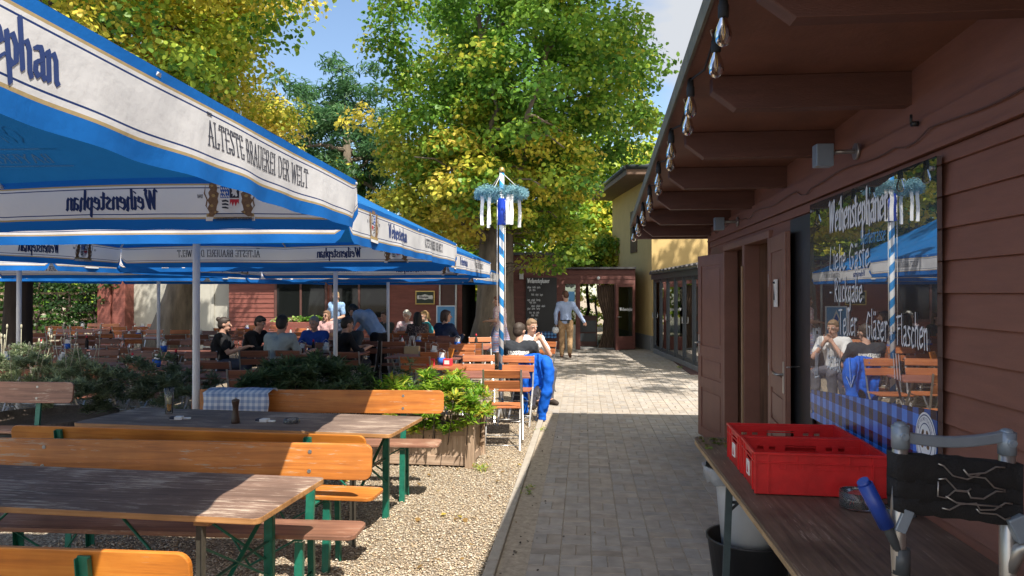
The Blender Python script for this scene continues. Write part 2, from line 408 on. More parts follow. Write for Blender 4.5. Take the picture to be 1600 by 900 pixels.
SF = {  # capitals for the serif line and plain capitals
 'A': (1.0, [[(.08, 0), (.48, 1.5), (.9, 0)], [(.24, .55), (.72, .55)]]),
 'L': (.8, [[(.15, 1.5), (.15, 0), (.7, 0), (.7, .3)]]),
 'T': (.9, [[(.05, 1.25), (.05, 1.5), (.85, 1.5), (.85, 1.25)], [(.45, 1.5), (.45, 0)]]),
 'E': (.8, [[(.7, 1.25), (.7, 1.5), (.15, 1.5), (.15, 0), (.7, 0), (.7, .3)], [(.15, .78), (.55, .78)]]),
 'S': (.7, [[(.6, 1.25), (.5, 1.5), (.2, 1.5), (.1, 1.15), (.55, .5), (.5, .05), (.2, 0), (.08, .3)]]),
 'B': (.85, [[(.15, 0), (.15, 1.5), (.55, 1.5), (.66, 1.15), (.5, .8), (.15, .8)], [(.5, .8), (.75, .5), (.65, 0), (.15, 0)]]),
 'R': (.9, [[(.15, 0), (.15, 1.5), (.55, 1.5), (.7, 1.15), (.55, .8), (.15, .8)], [(.42, .8), (.85, 0)]]),
 'U': (1.0, [[(.15, 1.5), (.15, .3), (.35, 0), (.65, 0), (.82, .3), (.82, 1.5)]]),
 'I': (.42, [[(.2, 1.5), (.2, 0)]]),
 'D': (1.0, [[(.15, 0), (.15, 1.5), (.55, 1.5), (.85, 1.1), (.85, .4), (.55, 0), (.15, 0)]]),
 'W': (1.3, [[(.05, 1.5), (.35, 0), (.65, 1.4), (.95, 0), (1.25, 1.5)]]),
 'Y': (.9, [[(.05, 1.5), (.45, .75), (.85, 1.5)], [(.45, .75), (.45, 0)]]),
 'H': (1.0, [[(.15, 1.5), (.15, 0)], [(.82, 1.5), (.82, 0)], [(.15, .8), (.82, .8)]]),
 'C': (.9, [[(.8, 1.2), (.6, 1.5), (.3, 1.45), (.1, .75), (.3, .05), (.6, 0), (.8, .3)]]),
 'N': (1.0, [[(.15, 0), (.15, 1.5), (.82, 0), (.82, 1.5)]]),
 'O': (1.0, [[(.5, 1.5), (.15, 1.2), (.12, .35), (.5, 0), (.85, .35), (.85, 1.2), (.5, 1.5)]]),
 'P': (.85, [[(.15, 0), (.15, 1.5), (.6, 1.5), (.72, 1.1), (.6, .75), (.15, .75)]]),
 'G': (.95, [[(.8, 1.2), (.6, 1.5), (.3, 1.45), (.1, .75), (.3, .05), (.65, 0), (.8, .3), (.8, .7), (.55, .7)]]),
 ' ': (.45, []),
}
UML = {'ä': 'a', 'ü': 'u', 'Ä': 'A', 'Ü': 'U', 'ö': 'o'}
def hull(P):
    P = sorted(set((round(x, 6), round(y, 6)) for x, y in P))
    if len(P) < 3: return P
    def half(P):
        h = []
        for p in P:
            while len(h) > 1 and (h[-1][0] - h[-2][0]) * (p[1] - h[-2][1]) - (h[-1][1] - h[-2][1]) * (p[0] - h[-2][0]) <= 0: h.pop()
            h.append(p)
        return h[:-1]
    return half(P) + half(P[::-1])
def text(mb, s, fmap, size, nib=(.16, .05, 40), width=1.0, font=None, mi=0, jitter=0, rev=False, align='l', slant=0, serif=0, step=2e-5):
    """fmap(u, v, k) -> 3D point for text-plane metres (u right, v up), k = small lift"""
    font = font or G
    sc = size / 1.6; x = 0; polys = []
    nb = R(nib[2]); a = (math.cos(nb) * nib[0] / 2, math.sin(nb) * nib[0] / 2); b = (-math.sin(nb) * nib[1] / 2, math.cos(nb) * nib[1] / 2)
    nibp = [(a[0] + b[0], a[1] + b[1]), (a[0] - b[0], a[1] - b[1]), (-a[0] - b[0], -a[1] - b[1]), (-a[0] + b[0], -a[1] + b[1])]
    for ch in s:
        base = UML.get(ch, ch); wd, st = font.get(base) or G.get(base) or (.5, [])
        jy = rnd.uniform(-jitter, jitter)
        st = list(st)
        if ch in UML:
            top = 1.35 if ch in 'äüö' else 1.85
            st = st + [[(wd * .25, top), (wd * .25, top + .12)], [(wd * .65, top), (wd * .65, top + .12)]]
        for pl in st:
            q = [(px + rnd.uniform(-jitter, jitter) * .5, py + jy) for px, py in pl]
            segs = list(zip(q[:-1], q[1:]))
            if serif:
                for e in (q[0], q[-1]): segs.append(((e[0] - serif, e[1]), (e[0] + serif, e[1])))
            for p0, p1 in segs:
                P = [(p[0] + nx, p[1] + ny) for p in (p0, p1) for nx, ny in nibp]
                h = hull(P)
                if len(h) > 2: polys.append([((x + u + slant * v) * sc * width, v * sc) for u, v in h])
        x += wd + (.14 if font is SF else .06)
    tot = x * sc * width
    off = {'l': 0, 'c': -tot / 2, 'r': -tot}[align]
    for i, h in enumerate(polys):
        k = (i % 14) * step
        vs = [fmap(u + off, v, k) for u, v in h]
        mb.add(vs, [tuple(range(len(h)))[::(-1 if rev else 1)]], mi)
    return tot

# ------------------------------------------------------------ ground, path, kerb
def gravel_mat():
    m, n, l, b = newmat('gravel')
    t = n.new('ShaderNodeTexCoord')
    v = n.new('ShaderNodeTexVoronoi'); v.inputs['Scale'].default_value = 62
    v2 = n.new('ShaderNodeTexVoronoi'); v2.inputs['Scale'].default_value = 62; v2.feature = 'DISTANCE_TO_EDGE'
    l(t.outputs['Object'], v.inputs['Vector']); l(t.outputs['Object'], v2.inputs['Vector'])
    r = n.new('ShaderNodeValToRGB'); e = r.color_ramp.elements
    e[0].position = 0; e[0].color = (.20, .14, .09, 1); e[1].position = 1; e[1].color = (.62, .55, .44, 1)
    for p, c in ((.25, (.36, .27, .18, 1)), (.5, (.48, .38, .26, 1)), (.75, (.56, .47, .35, 1))):
        k = e.new(p); k.color = c
    sp = n.new('ShaderNodeSeparateColor'); l(v.outputs['Color'], sp.inputs[0]); l(sp.outputs[0], r.inputs[0])
    mp2 = n.new('ShaderNodeMapRange'); mp2.inputs[2].default_value = .18; mp2.inputs[3].default_value = .35; mp2.inputs[4].default_value = 1
    l(v2.outputs[0], mp2.inputs[0])
    no = n.new('ShaderNodeTexNoise'); no.inputs['Scale'].default_value = .9; no.inputs['Detail'].default_value = 5
    l(t.outputs['Object'], no.inputs['Vector'])
    mr = n.new('ShaderNodeMapRange'); mr.inputs[1].default_value = .3; mr.inputs[2].default_value = .7; mr.inputs[3].default_value = .8; mr.inputs[4].default_value = 1.1
    l(no.outputs['Fac'], mr.inputs[0])
    mu = n.new('ShaderNodeMath'); mu.operation = 'MULTIPLY'; l(mp2.outputs[0], mu.inputs[0]); l(mr.outputs[0], mu.inputs[1])
    hs = n.new('ShaderNodeHueSaturation'); l(r.outputs[0], hs.inputs['Color']); l(mu.outputs[0], hs.inputs['Value'])
    l(hs.outputs[0], b.inputs['Base Color']); b.inputs['Roughness'].default_value = .85
    bp = n.new('ShaderNodeBump'); bp.inputs['Strength'].default_value = .9; bp.inputs['Distance'].default_value = .012
    l(mp2.outputs[0], bp.inputs['Height']); l(bp.outputs[0], b.inputs['Normal'])
    return m
M['gravel'] = gravel_mat()
g = MB(); g.add([(-250, -60, 0), (250, -60, 0), (250, 400, 0), (-250, 400, 0)], [(0, 1, 2, 3)])
struct(g.build('ground', 'gravel'))

def colattr(me, name, cols):
    a = me.attributes.new(name, 'FLOAT_COLOR', 'POINT')
    a.data.foreach_set('color', np.asarray(cols, dtype=np.float32).reshape(-1))
def attrmat(name, attr, rough, bump=0.3, spec=.4, noise=(.8, 1.15), ns=9):
    m, n, l, b = newmat(name)
    a = n.new('ShaderNodeAttribute'); a.attribute_name = attr
    t = n.new('ShaderNodeTexCoord'); no = n.new('ShaderNodeTexNoise'); no.inputs['Scale'].default_value = ns; no.inputs['Detail'].default_value = 8
    l(t.outputs['Object'], no.inputs['Vector'])
    mr = n.new('ShaderNodeMapRange'); mr.inputs[1].default_value = .3; mr.inputs[2].default_value = .7; mr.inputs[3].default_value = noise[0]; mr.inputs[4].default_value = noise[1]
    hs = n.new('ShaderNodeHueSaturation'); l(no.outputs['Fac'], mr.inputs[0]); l(mr.outputs[0], hs.inputs['Value']); l(a.outputs['Color'], hs.inputs['Color'])
    l(hs.outputs[0], b.inputs['Base Color']); b.inputs['Roughness'].default_value = rough; b.inputs['Specular IOR Level'].default_value = spec
    n2 = n.new('ShaderNodeTexNoise'); n2.inputs['Scale'].default_value = 160; l(t.outputs['Object'], n2.inputs['Vector'])
    bp = n.new('ShaderNodeBump'); bp.inputs['Strength'].default_value = bump; bp.inputs['Distance'].default_value = .004
    l(n2.outputs['Fac'], bp.inputs['Height']); l(bp.outputs[0], b.inputs['Normal'])
    return m
M['paver'] = attrmat('paver', 'stonecol', .85)
M['pebble'] = attrmat('pebble', 'stonecol', .75, noise=(.92, 1.08))
def kerbx(y):
    if y < 10.2: return -.53
    if y < 13.8: return -.53 - (y - 10.2) * .055
    return -.728 - (y - 13.8) * .06
def rightx(y):
    if y < 9: return 2.2
    return 4.0 if y < 9.5 else 2.75
bed = MB(); ys = [0.5, 10.2, 13.8, 22.6]
for i in range(3):
    y0, y1 = ys[i], ys[i + 1]
    bed.add([(kerbx(y0), y0, .004), (4.0, y0, .004), (4.0, y1, .004), (kerbx(y1), y1, .004)], [(0, 1, 2, 3)])
M['joint'] = mat('joint_sand', (.36, .30, .23), .95, .3, 20, .3)
struct(bed.build('path_bed', 'joint'))
pv = MB(); pc = []
def brick(x0, x1, y0, y1):
    j = .0022; c = .004
    x0 += j; x1 -= j; y0 += j; y1 -= j
    z = .011 + rnd.uniform(-.0012, .0012); tx = rnd.uniform(-.008, .008)
    vs = [(x0, y0, .005), (x1, y0, .005), (x1, y1, .005), (x0, y1, .005),
          (x0 + c, y0 + c, z), (x1 - c, y0 + c, z + tx * .1), (x1 - c, y1 - c, z + tx * .1), (x0 + c, y1 - c, z)]
    pv.add(vs, [(4, 5, 6, 7), (0, 1, 5, 4), (1, 2, 6, 5), (2, 3, 7, 6), (3, 0, 4, 7)])
    k = rnd.gauss(1, .045) * (1 + .07 * math.sin(x0 * 3.1 + y0 * .9) * math.sin(y0 * 1.7 + 1)) * (.82 if rnd.random() < .03 else 1); h = rnd.uniform(-.012, .012)
    pc.extend([(.338 * k + h, .298 * k, .258 * k - h, 1)] * 8)
cy = 2.6; row = 0
while cy < 22.4:
    cx = -1.35; colm = 0
    while cx < rightx(cy):
        if cx > kerbx(cy + .1) - .005:
            if (row + colm) % 2 == 0:
                brick(cx, cx + .2, cy, cy + .1); brick(cx, cx + .2, cy + .1, cy + .2)
            else:
                brick(cx, cx + .1, cy, cy + .2); brick(cx + .1, cx + .2, cy, cy + .2)
        cx += .2; colm += 1
    cy += .2; row += 1
po = pv.build('path', 'paver'); colattr(po.data, 'stonecol', pc); struct(po)
kb = MB(); yy = 0.6
while yy < 22:
    y1 = yy + .995; x0 = kerbx(yy); x1 = kerbx(y1)
    kb.add([(x0 - .07, yy, 0), (x0, yy, 0), (x1, y1, 0), (x1 - .07, y1, 0), (x0 - .07, yy, .035), (x0, yy, .035), (x1, y1, .035), (x1 - .07, y1, .035)],
           [(4, 5, 6, 7), (0, 1, 5, 4), (1, 2, 6, 5), (2, 3, 7, 6), (3, 0, 4, 7)])
    yy += 1.0
struct(kb.build('kerb', 'kerb', bevel=.008))

# loose pebbles near the camera (one sheet of gravel nobody could count)
rg = np.random.default_rng(3)
def pebbles(n, x0, x1, y0, y1, smin, smax, name):
    x = rg.uniform(x0, x1, n); u = rg.uniform(0, 1, n); y = y0 + (y1 - y0) * u ** 1.6
    keep = x < np.array([kerbx(t) for t in y]) - .08
    x = x[keep]; y = y[keep]; n = len(x)
    base = np.array([(1, 0, 0), (0, 1, 0), (-1, 0, 0), (0, -1, 0), (0, 0, .8), (0, 0, -.8), (.62, .62, .35), (-.62, .62, .3), (-.62, -.62, .35), (.62, -.62, .3)], float)
    faces = np.array([(4, 0, 6), (4, 6, 1), (4, 1, 7), (4, 7, 2), (4, 2, 8), (4, 8, 3), (4, 3, 9), (4, 9, 0), (0, 5, 6), (6, 5, 1), (1, 5, 7), (7, 5, 2), (2, 5, 8), (8, 5, 3), (3, 5, 9), (9, 5, 0)])
    s = rg.uniform(smin, smax, (n, 1)) * np.stack([rg.uniform(.8, 1.5, n), rg.uniform(.6, 1.1, n), rg.uniform(.45, .8, n)], 1)
    th = rg.uniform(0, 6.28, n); c, sn = np.cos(th), np.sin(th)
    P = base[None] * s[:, None, :] + rg.normal(0, .08, (n, 10, 3)) * s[:, None, :]
    X = P[..., 0] * c[:, None] - P[..., 1] * sn[:, None] + x[:, None]
    Y = P[..., 0] * sn[:, None] + P[..., 1] * c[:, None] + y[:, None]
    Z = P[..., 2] + (s[:, 2] * .5 + rg.uniform(0, .006, n))[:, None]
    V = np.stack([X, Y, Z], -1).reshape(-1, 3)
    F = (faces[None] + (np.arange(n) * 10)[:, None, None]).reshape(-1, 3)
    pal = np.array([(.60, .51, .38), (.64, .57, .46), (.52, .41, .28), (.55, .45, .32), (.47, .38, .29), (.60, .53, .43), (.42, .32, .23), (.58, .44, .29)])
    c3 = pal[rg.integers(0, len(pal), n)] * rg.uniform(.8, 1.15, (n, 1))
    C = np.concatenate([np.repeat(c3, 10, 0), np.ones((n * 10, 1))], 1)
    me = bpy.data.meshes.new(name)
    me.vertices.add(len(V)); me.vertices.foreach_set('co', V.astype(np.float32).ravel())
    me.loops.add(F.size); me.loops.foreach_set('vertex_index', F.astype(np.int32).ravel())
    me.polygons.add(len(F)); me.polygons.foreach_set('loop_start', np.arange(0, F.size, 3, dtype=np.int32))
    me.polygons.foreach_set('loop_total', np.full(len(F), 3, dtype=np.int32))
    me.polygons.foreach_set('use_smooth', np.ones(len(F), bool))
    me.update(calc_edges=True); me.materials.append(M['pebble'])
    colattr(me, 'stonecol', C)
    o = bpy.data.objects.new(name, me); COL.objects.link(o); return o
struct(pebbles(900, -.6, -.28, 3.4, 10.5, .004, .008, 'spilled_gravel') if False else pebbles(62000, -3.6, -.55, 2.6, 11.5, .0042, .0102, 'gravel'), 'stuff', 'loose beige gravel spread beside the paved path', 'gravel')

# ------------------------------------------------------------ foliage
def leaves(name, centres, n_per, spread, size, palette, mats='leaf', seed=1, droop=.35, parent=None, thin=.55, hexa=True, upness=.6, shade=None):
    """centres (k,3); spread (k,) clump radius; palette: list of (colour, weight) or per-clump index function"""
    r = np.random.default_rng(seed); k = len(centres)
    cen = np.asarray(centres, float); spr = np.broadcast_to(np.asarray(spread, float), (k,))
    ci = np.repeat(np.arange(k), n_per); n = len(ci)
    d = r.normal(0, 1, (n, 3)); d /= np.linalg.norm(d, axis=1)[:, None]
    rad = r.uniform(0, 1, n) ** .5
    off = d * (rad * spr[ci])[:, None]; off[:, 2] *= thin
    off[:, 2] -= droop * (off[:, 0] ** 2 + off[:, 1] ** 2) / np.maximum(spr[ci], .01)
    P = cen[ci] + off
    nr = d * .6 + r.normal(0, .55, (n, 3)); nr[:, 2] += upness; nr /= np.linalg.norm(nr, axis=1)[:, None]
    a = np.cross(nr, r.normal(0, 1, (n, 3))); a /= np.linalg.norm(a, axis=1)[:, None]; b = np.cross(nr, a)
    s = size * r.uniform(.6, 1.25, n)
    if hexa:
        T = np.array([(-.5, 0, 0), (-.2, .42, .05), (.25, .38, .02), (.62, 0, -.1), (.25, -.38, .02), (-.2, -.42, .05)])
    else:
        T = np.array([(-.6, 0, 0), (0, .16, .04), (.7, 0, -.12), (0, -.16, .04)])
    m = len(T)
    V = (P[:, None, :] + (T[None, :, 0, None] * a[:, None, :] + T[None, :, 1, None] * b[:, None, :] + T[None, :, 2, None] * nr[:, None, :]) * s[:, None, None]).reshape(-1, 3)
    pal = np.array([c for c, _ in palette]); wt = np.array([q for _, q in palette], float)
    # each clump leans to one tone
    tone = r.uniform(0, 1, k)
    idx = np.empty(n, int)
    cum = np.cumsum(wt / wt.sum())
    u = np.clip(tone[ci] * .72 + r.uniform(0, 1, n) * .28 + r.normal(0, .06, n), 0, .999)
    idx = np.searchsorted(cum, u)
    idx = np.clip(idx, 0, len(pal) - 1)
    C = pal[idx] * r.uniform(.75, 1.25, (n, 1)); C = np.concatenate([np.repeat(C, m, 0), np.ones((n * m, 1))], 1)
    me = bpy.data.meshes.new(name)
    me.vertices.add(len(V)); me.vertices.foreach_set('co', V.astype(np.float32).ravel())
    me.loops.add(n * m); me.loops.foreach_set('vertex_index', np.arange(n * m, dtype=np.int32))
    me.polygons.add(n); me.polygons.foreach_set('loop_start', np.arange(0, n * m, m, dtype=np.int32))
    me.polygons.foreach_set('loop_total', np.full(n, m, dtype=np.int32))
    me.update(calc_edges=True); me.materials.append(M[mats]); colattr(me, 'leafcol', C)
    o = bpy.data.objects.new(name, me); COL.objects.link(o)
    if parent is not None: o.parent = parent
    return o
def shell(n, c, r, seed, zmin=None, inner=.45, cut=None):
    """clump centres in an ellipsoid, most near its surface, uneven outline"""
    q = np.random.default_rng(seed); out_ = []
    lob = q.normal(0, 1, (9, 3)); lob /= np.linalg.norm(lob, axis=1)[:, None]
    while len(out_) < n:
        d = q.normal(0, 1, 3); d /= np.linalg.norm(d)
        amp = 1 + .16 * np.sin(5 * d @ lob[0] + 2) + .14 * np.sin(7 * d @ lob[1]) + .12 * np.sin(11 * d @ lob[2] + 1)
        t = (inner + (1 - inner) * q.uniform() ** .6) * amp
        p = np.array(c) + d * np.array(r) * t
        if zmin is not None and p[2] < zmin: continue
        if cut and cut(p): continue
        out_.append(p)
    return np.array(out_)
GREEN = [((.06, .16, .025), 1.6), ((.11, .25, .035), 3.5), ((.19, .35, .045), 4), ((.34, .46, .055), 3), ((.58, .54, .07), 1.5)]
MIXED = [((.08, .19, .03), 1.6), ((.18, .33, .045), 2.4), ((.38, .48, .055), 3), ((.66, .60, .08), 2.8), ((.76, .57, .09), 1.0)]
YELLOW = [((.18, .27, .04), 1.2), ((.46, .50, .07), 2.4), ((.74, .65, .10), 3.4), ((.82, .64, .13), 2.6), ((.62, .40, .08), .7)]
ASH = [((.05, .13, .05), 3), ((.08, .19, .07), 3), ((.13, .25, .10), 2)]
DARKG = [((.02, .055, .015), 3), ((.035, .085, .02), 3), ((.06, .12, .03), 1.5)]
def branch(mb, a, b, r0, r1, seed, n=6, wob=.12):
    q = random.Random(seed); a = Vector(a); b = Vector(b); pts = []; rs = []
    ln = (b - a).length
    for i in range(n + 1):
        t = i / n; p = a.lerp(b, t)
        if 0 < i < n: p += Vector((q.uniform(-1, 1), q.uniform(-1, 1), q.uniform(-.6, .6))) * wob * ln * .35
        p.z += math.sin(t * math.pi) * ln * .05
        pts.append(p); rs.append(r0 + (r1 - r0) * t)
    mb.tube(pts, rs, 7)
    return pts
def limbs(tree, base, targets, r, seed, bark='bark'):
    m = MB()
    for i, t in enumerate(targets):
        b0 = Vector(base) + Vector((0, 0, (i % 5) * .5))
        pts = branch(m, b0, t, r, .035, seed + i)
        q = random.Random(seed * 31 + i)
        for j in (2, 3, 4, 5):
            e = pts[j] + Vector((q.uniform(-1.4, 1.4), q.uniform(-1.2, 1.2), q.uniform(-.5, 1.2)))
            branch(m, pts[j], e, r * .3, .012, seed + i * 7 + j, 4, .3)
    m.build('limb', bark, tree)
def trunk(tree, pts, rs, bark='bark', n=22, flare=0):
    m = MB(); m.tube(pts, rs, n)
    # buttress the bark: radial ridges
    vs = [list(v) for v in m.v]
    q = random.Random(5)
    for i, v in enumerate(vs):
        ring = i // n; k = i % n
        c = Vector(pts[min(ring, len(pts) - 1)])
        d = Vector(v) - c; f = 1 + .07 * math.sin(k * 2.9 + ring * .7) + .05 * math.sin(k * 1.3 + 1)
        if flare and ring < 3: f += flare * (3 - ring) / 3 * (.5 + .5 * math.sin(k * 1.7))
        p = c + d * f; vs[i] = (p.x, p.y, p.z)
    m.v = vs
    return m.build('trunk', bark, tree)

# main lime tree right of the umbrellas
def tree_main():
    bx, by = at(772, 18.6)
    t = thing('lime_tree', 'big lime tree with flared trunk behind the striped maypole', 'tree', (bx, by, 0))
    pts = [(0, 0, -.05), (0.0, 0, .5), (.03, 0, 1.1), (.05, .0, 2), (.08, 0, 3.2), (.1, .05, 4.6), (.1, .1, 6.5), (.2, .1, 8.5)]
    trunk(t, pts, [.66, .54, .47, .43, .40, .36, .28, .16], 'bark', flare=.25)
    cc = np.array([.75, -.3, 6.4])
    cl = shell(330, cc, (4.3, 3.4, 4.6), 11, zmin=2.4, inner=.35)
    # keep the lowest boughs at the right side and behind
    cl = np.array([p for p in cl if not (p[0] < -.6 and p[2] < 3.6 and p[1] < .5) and p[0] < (2.2 if p[2] < 5.4 else 3.9) and not (p[0] < -2.5 and p[2] > 5.6)])
    hi = cl[(cl[:, 2] > 4.7)]; lo = cl[cl[:, 2] <= 4.7]
    leaves('crown', hi, 250, .74, .102, GREEN, seed=21, parent=t)
    lob = shell(130, (.2, -.9, 4.5), (3.9, 2.6, 1.7), 12, zmin=2.7, inner=.3)
    lob = np.array([p for p in lob if not (p[0] > 2.3 or p[0] < -2.8 or (abs(p[0]) < .5 and p[2] < 3.9 and p[1] < .2))])
    al = np.concatenate([lo, lob, hi[hi[:, 2] < 5.6][::2]]); west = al[:, 0] < -.3
    leaves('crown', al[~west], 180, .58, .10, MIXED, seed=22, parent=t)
    leaves('crown', al[west], 180, .58, .10, YELLOW[:4], seed=23, parent=t)
    q = random.Random(3)
    tg = [tuple(q.choice(list(hi))) for _ in range(10)] + [tuple(q.choice(list(lob))) for _ in range(7)]
    limbs(t, (.05, 0, 2.9), tg, .12, 60)
    # dead twigs and small shoots low on the trunk
    m = MB()
    for i in range(46):
        z = q.uniform(2.0, 3.7); a = q.uniform(0, 6.28)
        p = Vector((.06 + .4 * math.cos(a), .4 * math.sin(a), z))
        e = p + Vector((math.cos(a) * q.uniform(.3, 1.1), math.sin(a) * q.uniform(.3, 1.0), q.uniform(-.45, .4)))
        branch(m, p, e, .018, .005, i + 900, 4, .35)
    m.build('twig', 'bark', t)
    return t
tree_main()

def tree(name, label, pos, trunk_pts, trunk_r, cc, cr, n, per, spread, size, pal, seed, zmin=None, bark='bark', nl=9, cut=None, flare=0, inner=.4, group=None, hexa=True):
    t = thing(name, label, 'tree', (*pos, 0), 0, group)
    trunk(t, trunk_pts, trunk_r, bark, 16, flare)
    cl = shell(n, cc, cr, seed, zmin, inner, cut)
    leaves('crown', cl, per, spread, size, pal, seed=seed + 1, parent=t, hexa=hexa)
    q = random.Random(seed)
    limbs(t, trunk_pts[-2] if len(trunk_pts) > 2 else trunk_pts[-1], [tuple(q.choice(list(cl))) for _ in range(nl)], trunk_r[-2] * .55, seed * 3, bark)
    return t
# leaning tree with the yellow crown over the umbrellas
p2 = at(272, 18.5)
tree('lime_tree', 'leaning tree with pale sunlit trunk and yellow crown before the grey wall', p2,
     [(-.15, 0, -.05), (-.05, 0, .7), (.15, 0, 1.6), (.5, .1, 3.2), (.9, .1, 5), (1.4, 0, 7), (1.6, 0, 9)], [.62, .42, .33, .3, .27, .2, .12],
     (1.2, -2.3, 7.0), (3.5, 3.2, 3.6), 230, 330, .68, .078, YELLOW, 31, zmin=3.6, flare=.3, nl=12, cut=lambda p: p[0] > 2.7 + (.9 if p[2] < 6.0 else 0))
# dark trunk at the far left
p3 = at(28, 13.2)
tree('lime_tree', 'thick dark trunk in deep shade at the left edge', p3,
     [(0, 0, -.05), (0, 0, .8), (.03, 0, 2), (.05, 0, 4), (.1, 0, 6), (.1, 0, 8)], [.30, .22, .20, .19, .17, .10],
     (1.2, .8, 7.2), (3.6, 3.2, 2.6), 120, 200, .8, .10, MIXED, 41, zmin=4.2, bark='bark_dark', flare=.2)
# feathery green tree behind
p4 = at(540, 30)
tree('ash_tree', 'feathery green tree behind the two lime trees', p4,
     [(0, 0, 0), (0, 0, 3), (.1, 0, 6), (0, 0, 9)], [.3, .25, .2, .1],
     (-.2, 0, 7.6), (3.3, 2.5, 3.5), 150, 150, .7, .24, ASH, 51, zmin=2, hexa=False)
tree('ash_tree', 'feathery green tree far left behind the yellow crown', at(420, 33),
     [(0, 0, 0), (0, 0, 3), (.1, 0, 5.5), (0, 0, 8)], [.3, .25, .2, .1],
     (0, 0, 6.2), (4.0, 2.5, 3.4), 130, 130, .9, .26, ASH, 53, zmin=2, hexa=False)
tree('lime_tree', 'pale yellowing tree behind the yellow building roof', at(985, 34),
     [(0, 0, 0), (0, 0, 3), (.1, 0, 6), (0, 0, 8)], [.3, .25, .2, .1],
     (0, 0, 6.6), (3.2, 2.5, 3.4), 130, 120, .8, .2, MIXED, 55, zmin=2)
# tree beyond the hut roof, out of frame, that dapples the path
tree('lime_tree', 'lime tree standing behind the wooden hut', (6.2, 12.6),
     [(0, 0, 0), (0, 0, 3), (-.1, 0, 7), (0, 0, 11)], [.35, .28, .22, .1],
     (-1.7, .8, 11.2), (5.2, 5.8, 1.9), 165, 110, .6, .13, GREEN, 57, zmin=9.4)
tree('lime_tree', 'tall lime tree by the left seating, its crown above the frame', (-12.8, 12.2),
     [(0, 0, 0), (0, 0, 3), (.1, 0, 5), (0, 0, 8)], [.3, .26, .22, .1],
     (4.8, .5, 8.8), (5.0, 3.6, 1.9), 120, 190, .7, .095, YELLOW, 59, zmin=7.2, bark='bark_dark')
# far wood behind the buildings: one mass
def far_wood(name, label, x0, x1, y, z1, seed, pal, n=200, size=.3, z0=.3, dy=3, per=90):
    q = np.random.default_rng(seed)
    c = np.stack([q.uniform(x0, x1, n), q.uniform(y, y + dy, n), q.uniform(0, 1, n) ** .8], 1)
    c[:, 2] = z0 + c[:, 2] * z1 * (.75 + .25 * np.sin(c[:, 0] * .9 + seed) * np.cos(c[:, 0] * .37))
    o = leaves(name, c, per, 1.0, size, pal, seed=seed)
    return struct(o, 'stuff', label, 'foliage')
far_wood('far_wood', 'mass of green foliage behind the long red house', -12, -1.4, 29, 7.5, 71, MIXED[:4], 220, .2, z0=.4, dy=3, per=120)
far_wood('far_wood', 'high band of green foliage above the entrance lodge roof', -1.4, 8, 30.5, 4.6, 73, MIXED[:4], 130, .2, z0=3.3, dy=3, per=120)
far_wood('far_wood', 'dark green wood at the far left behind the fence', -34, -11, 30, 6.5, 72, GREEN[:4], 260, .3, z0=.3)
far_wood('far_wood', 'distant wood closing the view beyond the left edge', -40, -36, 4, 7, 77, GREEN[:4], 240, .34, z0=.3, dy=30, per=70)

# ------------------------------------------------------------ the wooden hut on the right
WX = 1.50
def rz_(y): return 2.85 - .0375 * y        # underside of the roof boards
def eavex(y): return .415 + .018 * y
hut = thing('wooden_hut', 'red brown boarded hut with deep eaves and open doors on the right', 'hut', (WX, 4, 0))
hl = lambda m: m
def hb(mb, name, mats, **k):
    o = mb.build(name, mats, hut, **k); o.matrix_parent_inverse = Matrix.Translation((-WX, -4, 0)); return o
def laps(mb, y0, y1, z0, z1, x=WX, step=.134, phase=.02, axis='Y', thick=.018):
    z = z0 - ((z0 - phase) % step)
    while z < z1:
        a = max(z, z0); b = min(z + step, z1)
        if b - a > .01:
            f0 = thick * (1 - (a - z) / step) + .004; f1 = thick * (1 - (b - z) / step) + .004
            if axis == 'Y':
                vs = [(x - f0, y0, a), (x - f0, y1, a), (x - f1, y1, b), (x - f1, y0, b), (x + .02, y0, a), (x + .02, y1, a), (x + .02, y1, b), (x + .02, y0, b)]
            else:
                vs = [(y0, x - f0, a), (y1, x - f0, a), (y1, x - f1, b), (y0, x - f1, b), (y0, x + .02, a), (y1, x + .02, a), (y1, x + .02, b), (y0, x + .02, b)]
            mb.add(vs, [(0, 1, 2, 3), (4, 7, 6, 5), (0, 4, 5, 1), (3, 2, 6, 7), (0, 3, 7, 4), (1, 5, 6, 2)])
        z += step
m = MB()
PH = 1.7 - 10 * .134 + .0
laps(m, -3, 6.02, .02, 2.30, phase=PH); laps(m, 7.94, 8.9, .02, 2.30, phase=PH); laps(m, 6.02, 7.94, 2.16, 2.30, phase=PH)
hb(m, 'wall', 'siding', bevel=.003)
m = MB(); m.bb(WX - .035, WX + .02, -3, 8.93, 2.305, 2.46)       # wide top board
m.bb(WX - .045, WX - .036, -3, 8.93, 2.30, 2.318)
m.bb(WX - .012, WX + .02, -3, 8.93, 2.462, 2.9)
m.bb(WX - .03, WX + .09, 8.905, 8.985, .02, 2.75)                   # corner board
hb(m, 'trim_board', 'siding')
# end wall facing away and back walls so the shadow is right
m = MB(); m.bb(WX + .06, 4.6, 8.8, 8.9, .02, 2.6); m.bb(4.5, 4.6, -3, 8.8, .02, 2.9); m.bb(WX + .03, 4.6, -3.1, -3, .02, 2.9)
hb(m, 'rear_wall', 'siding')
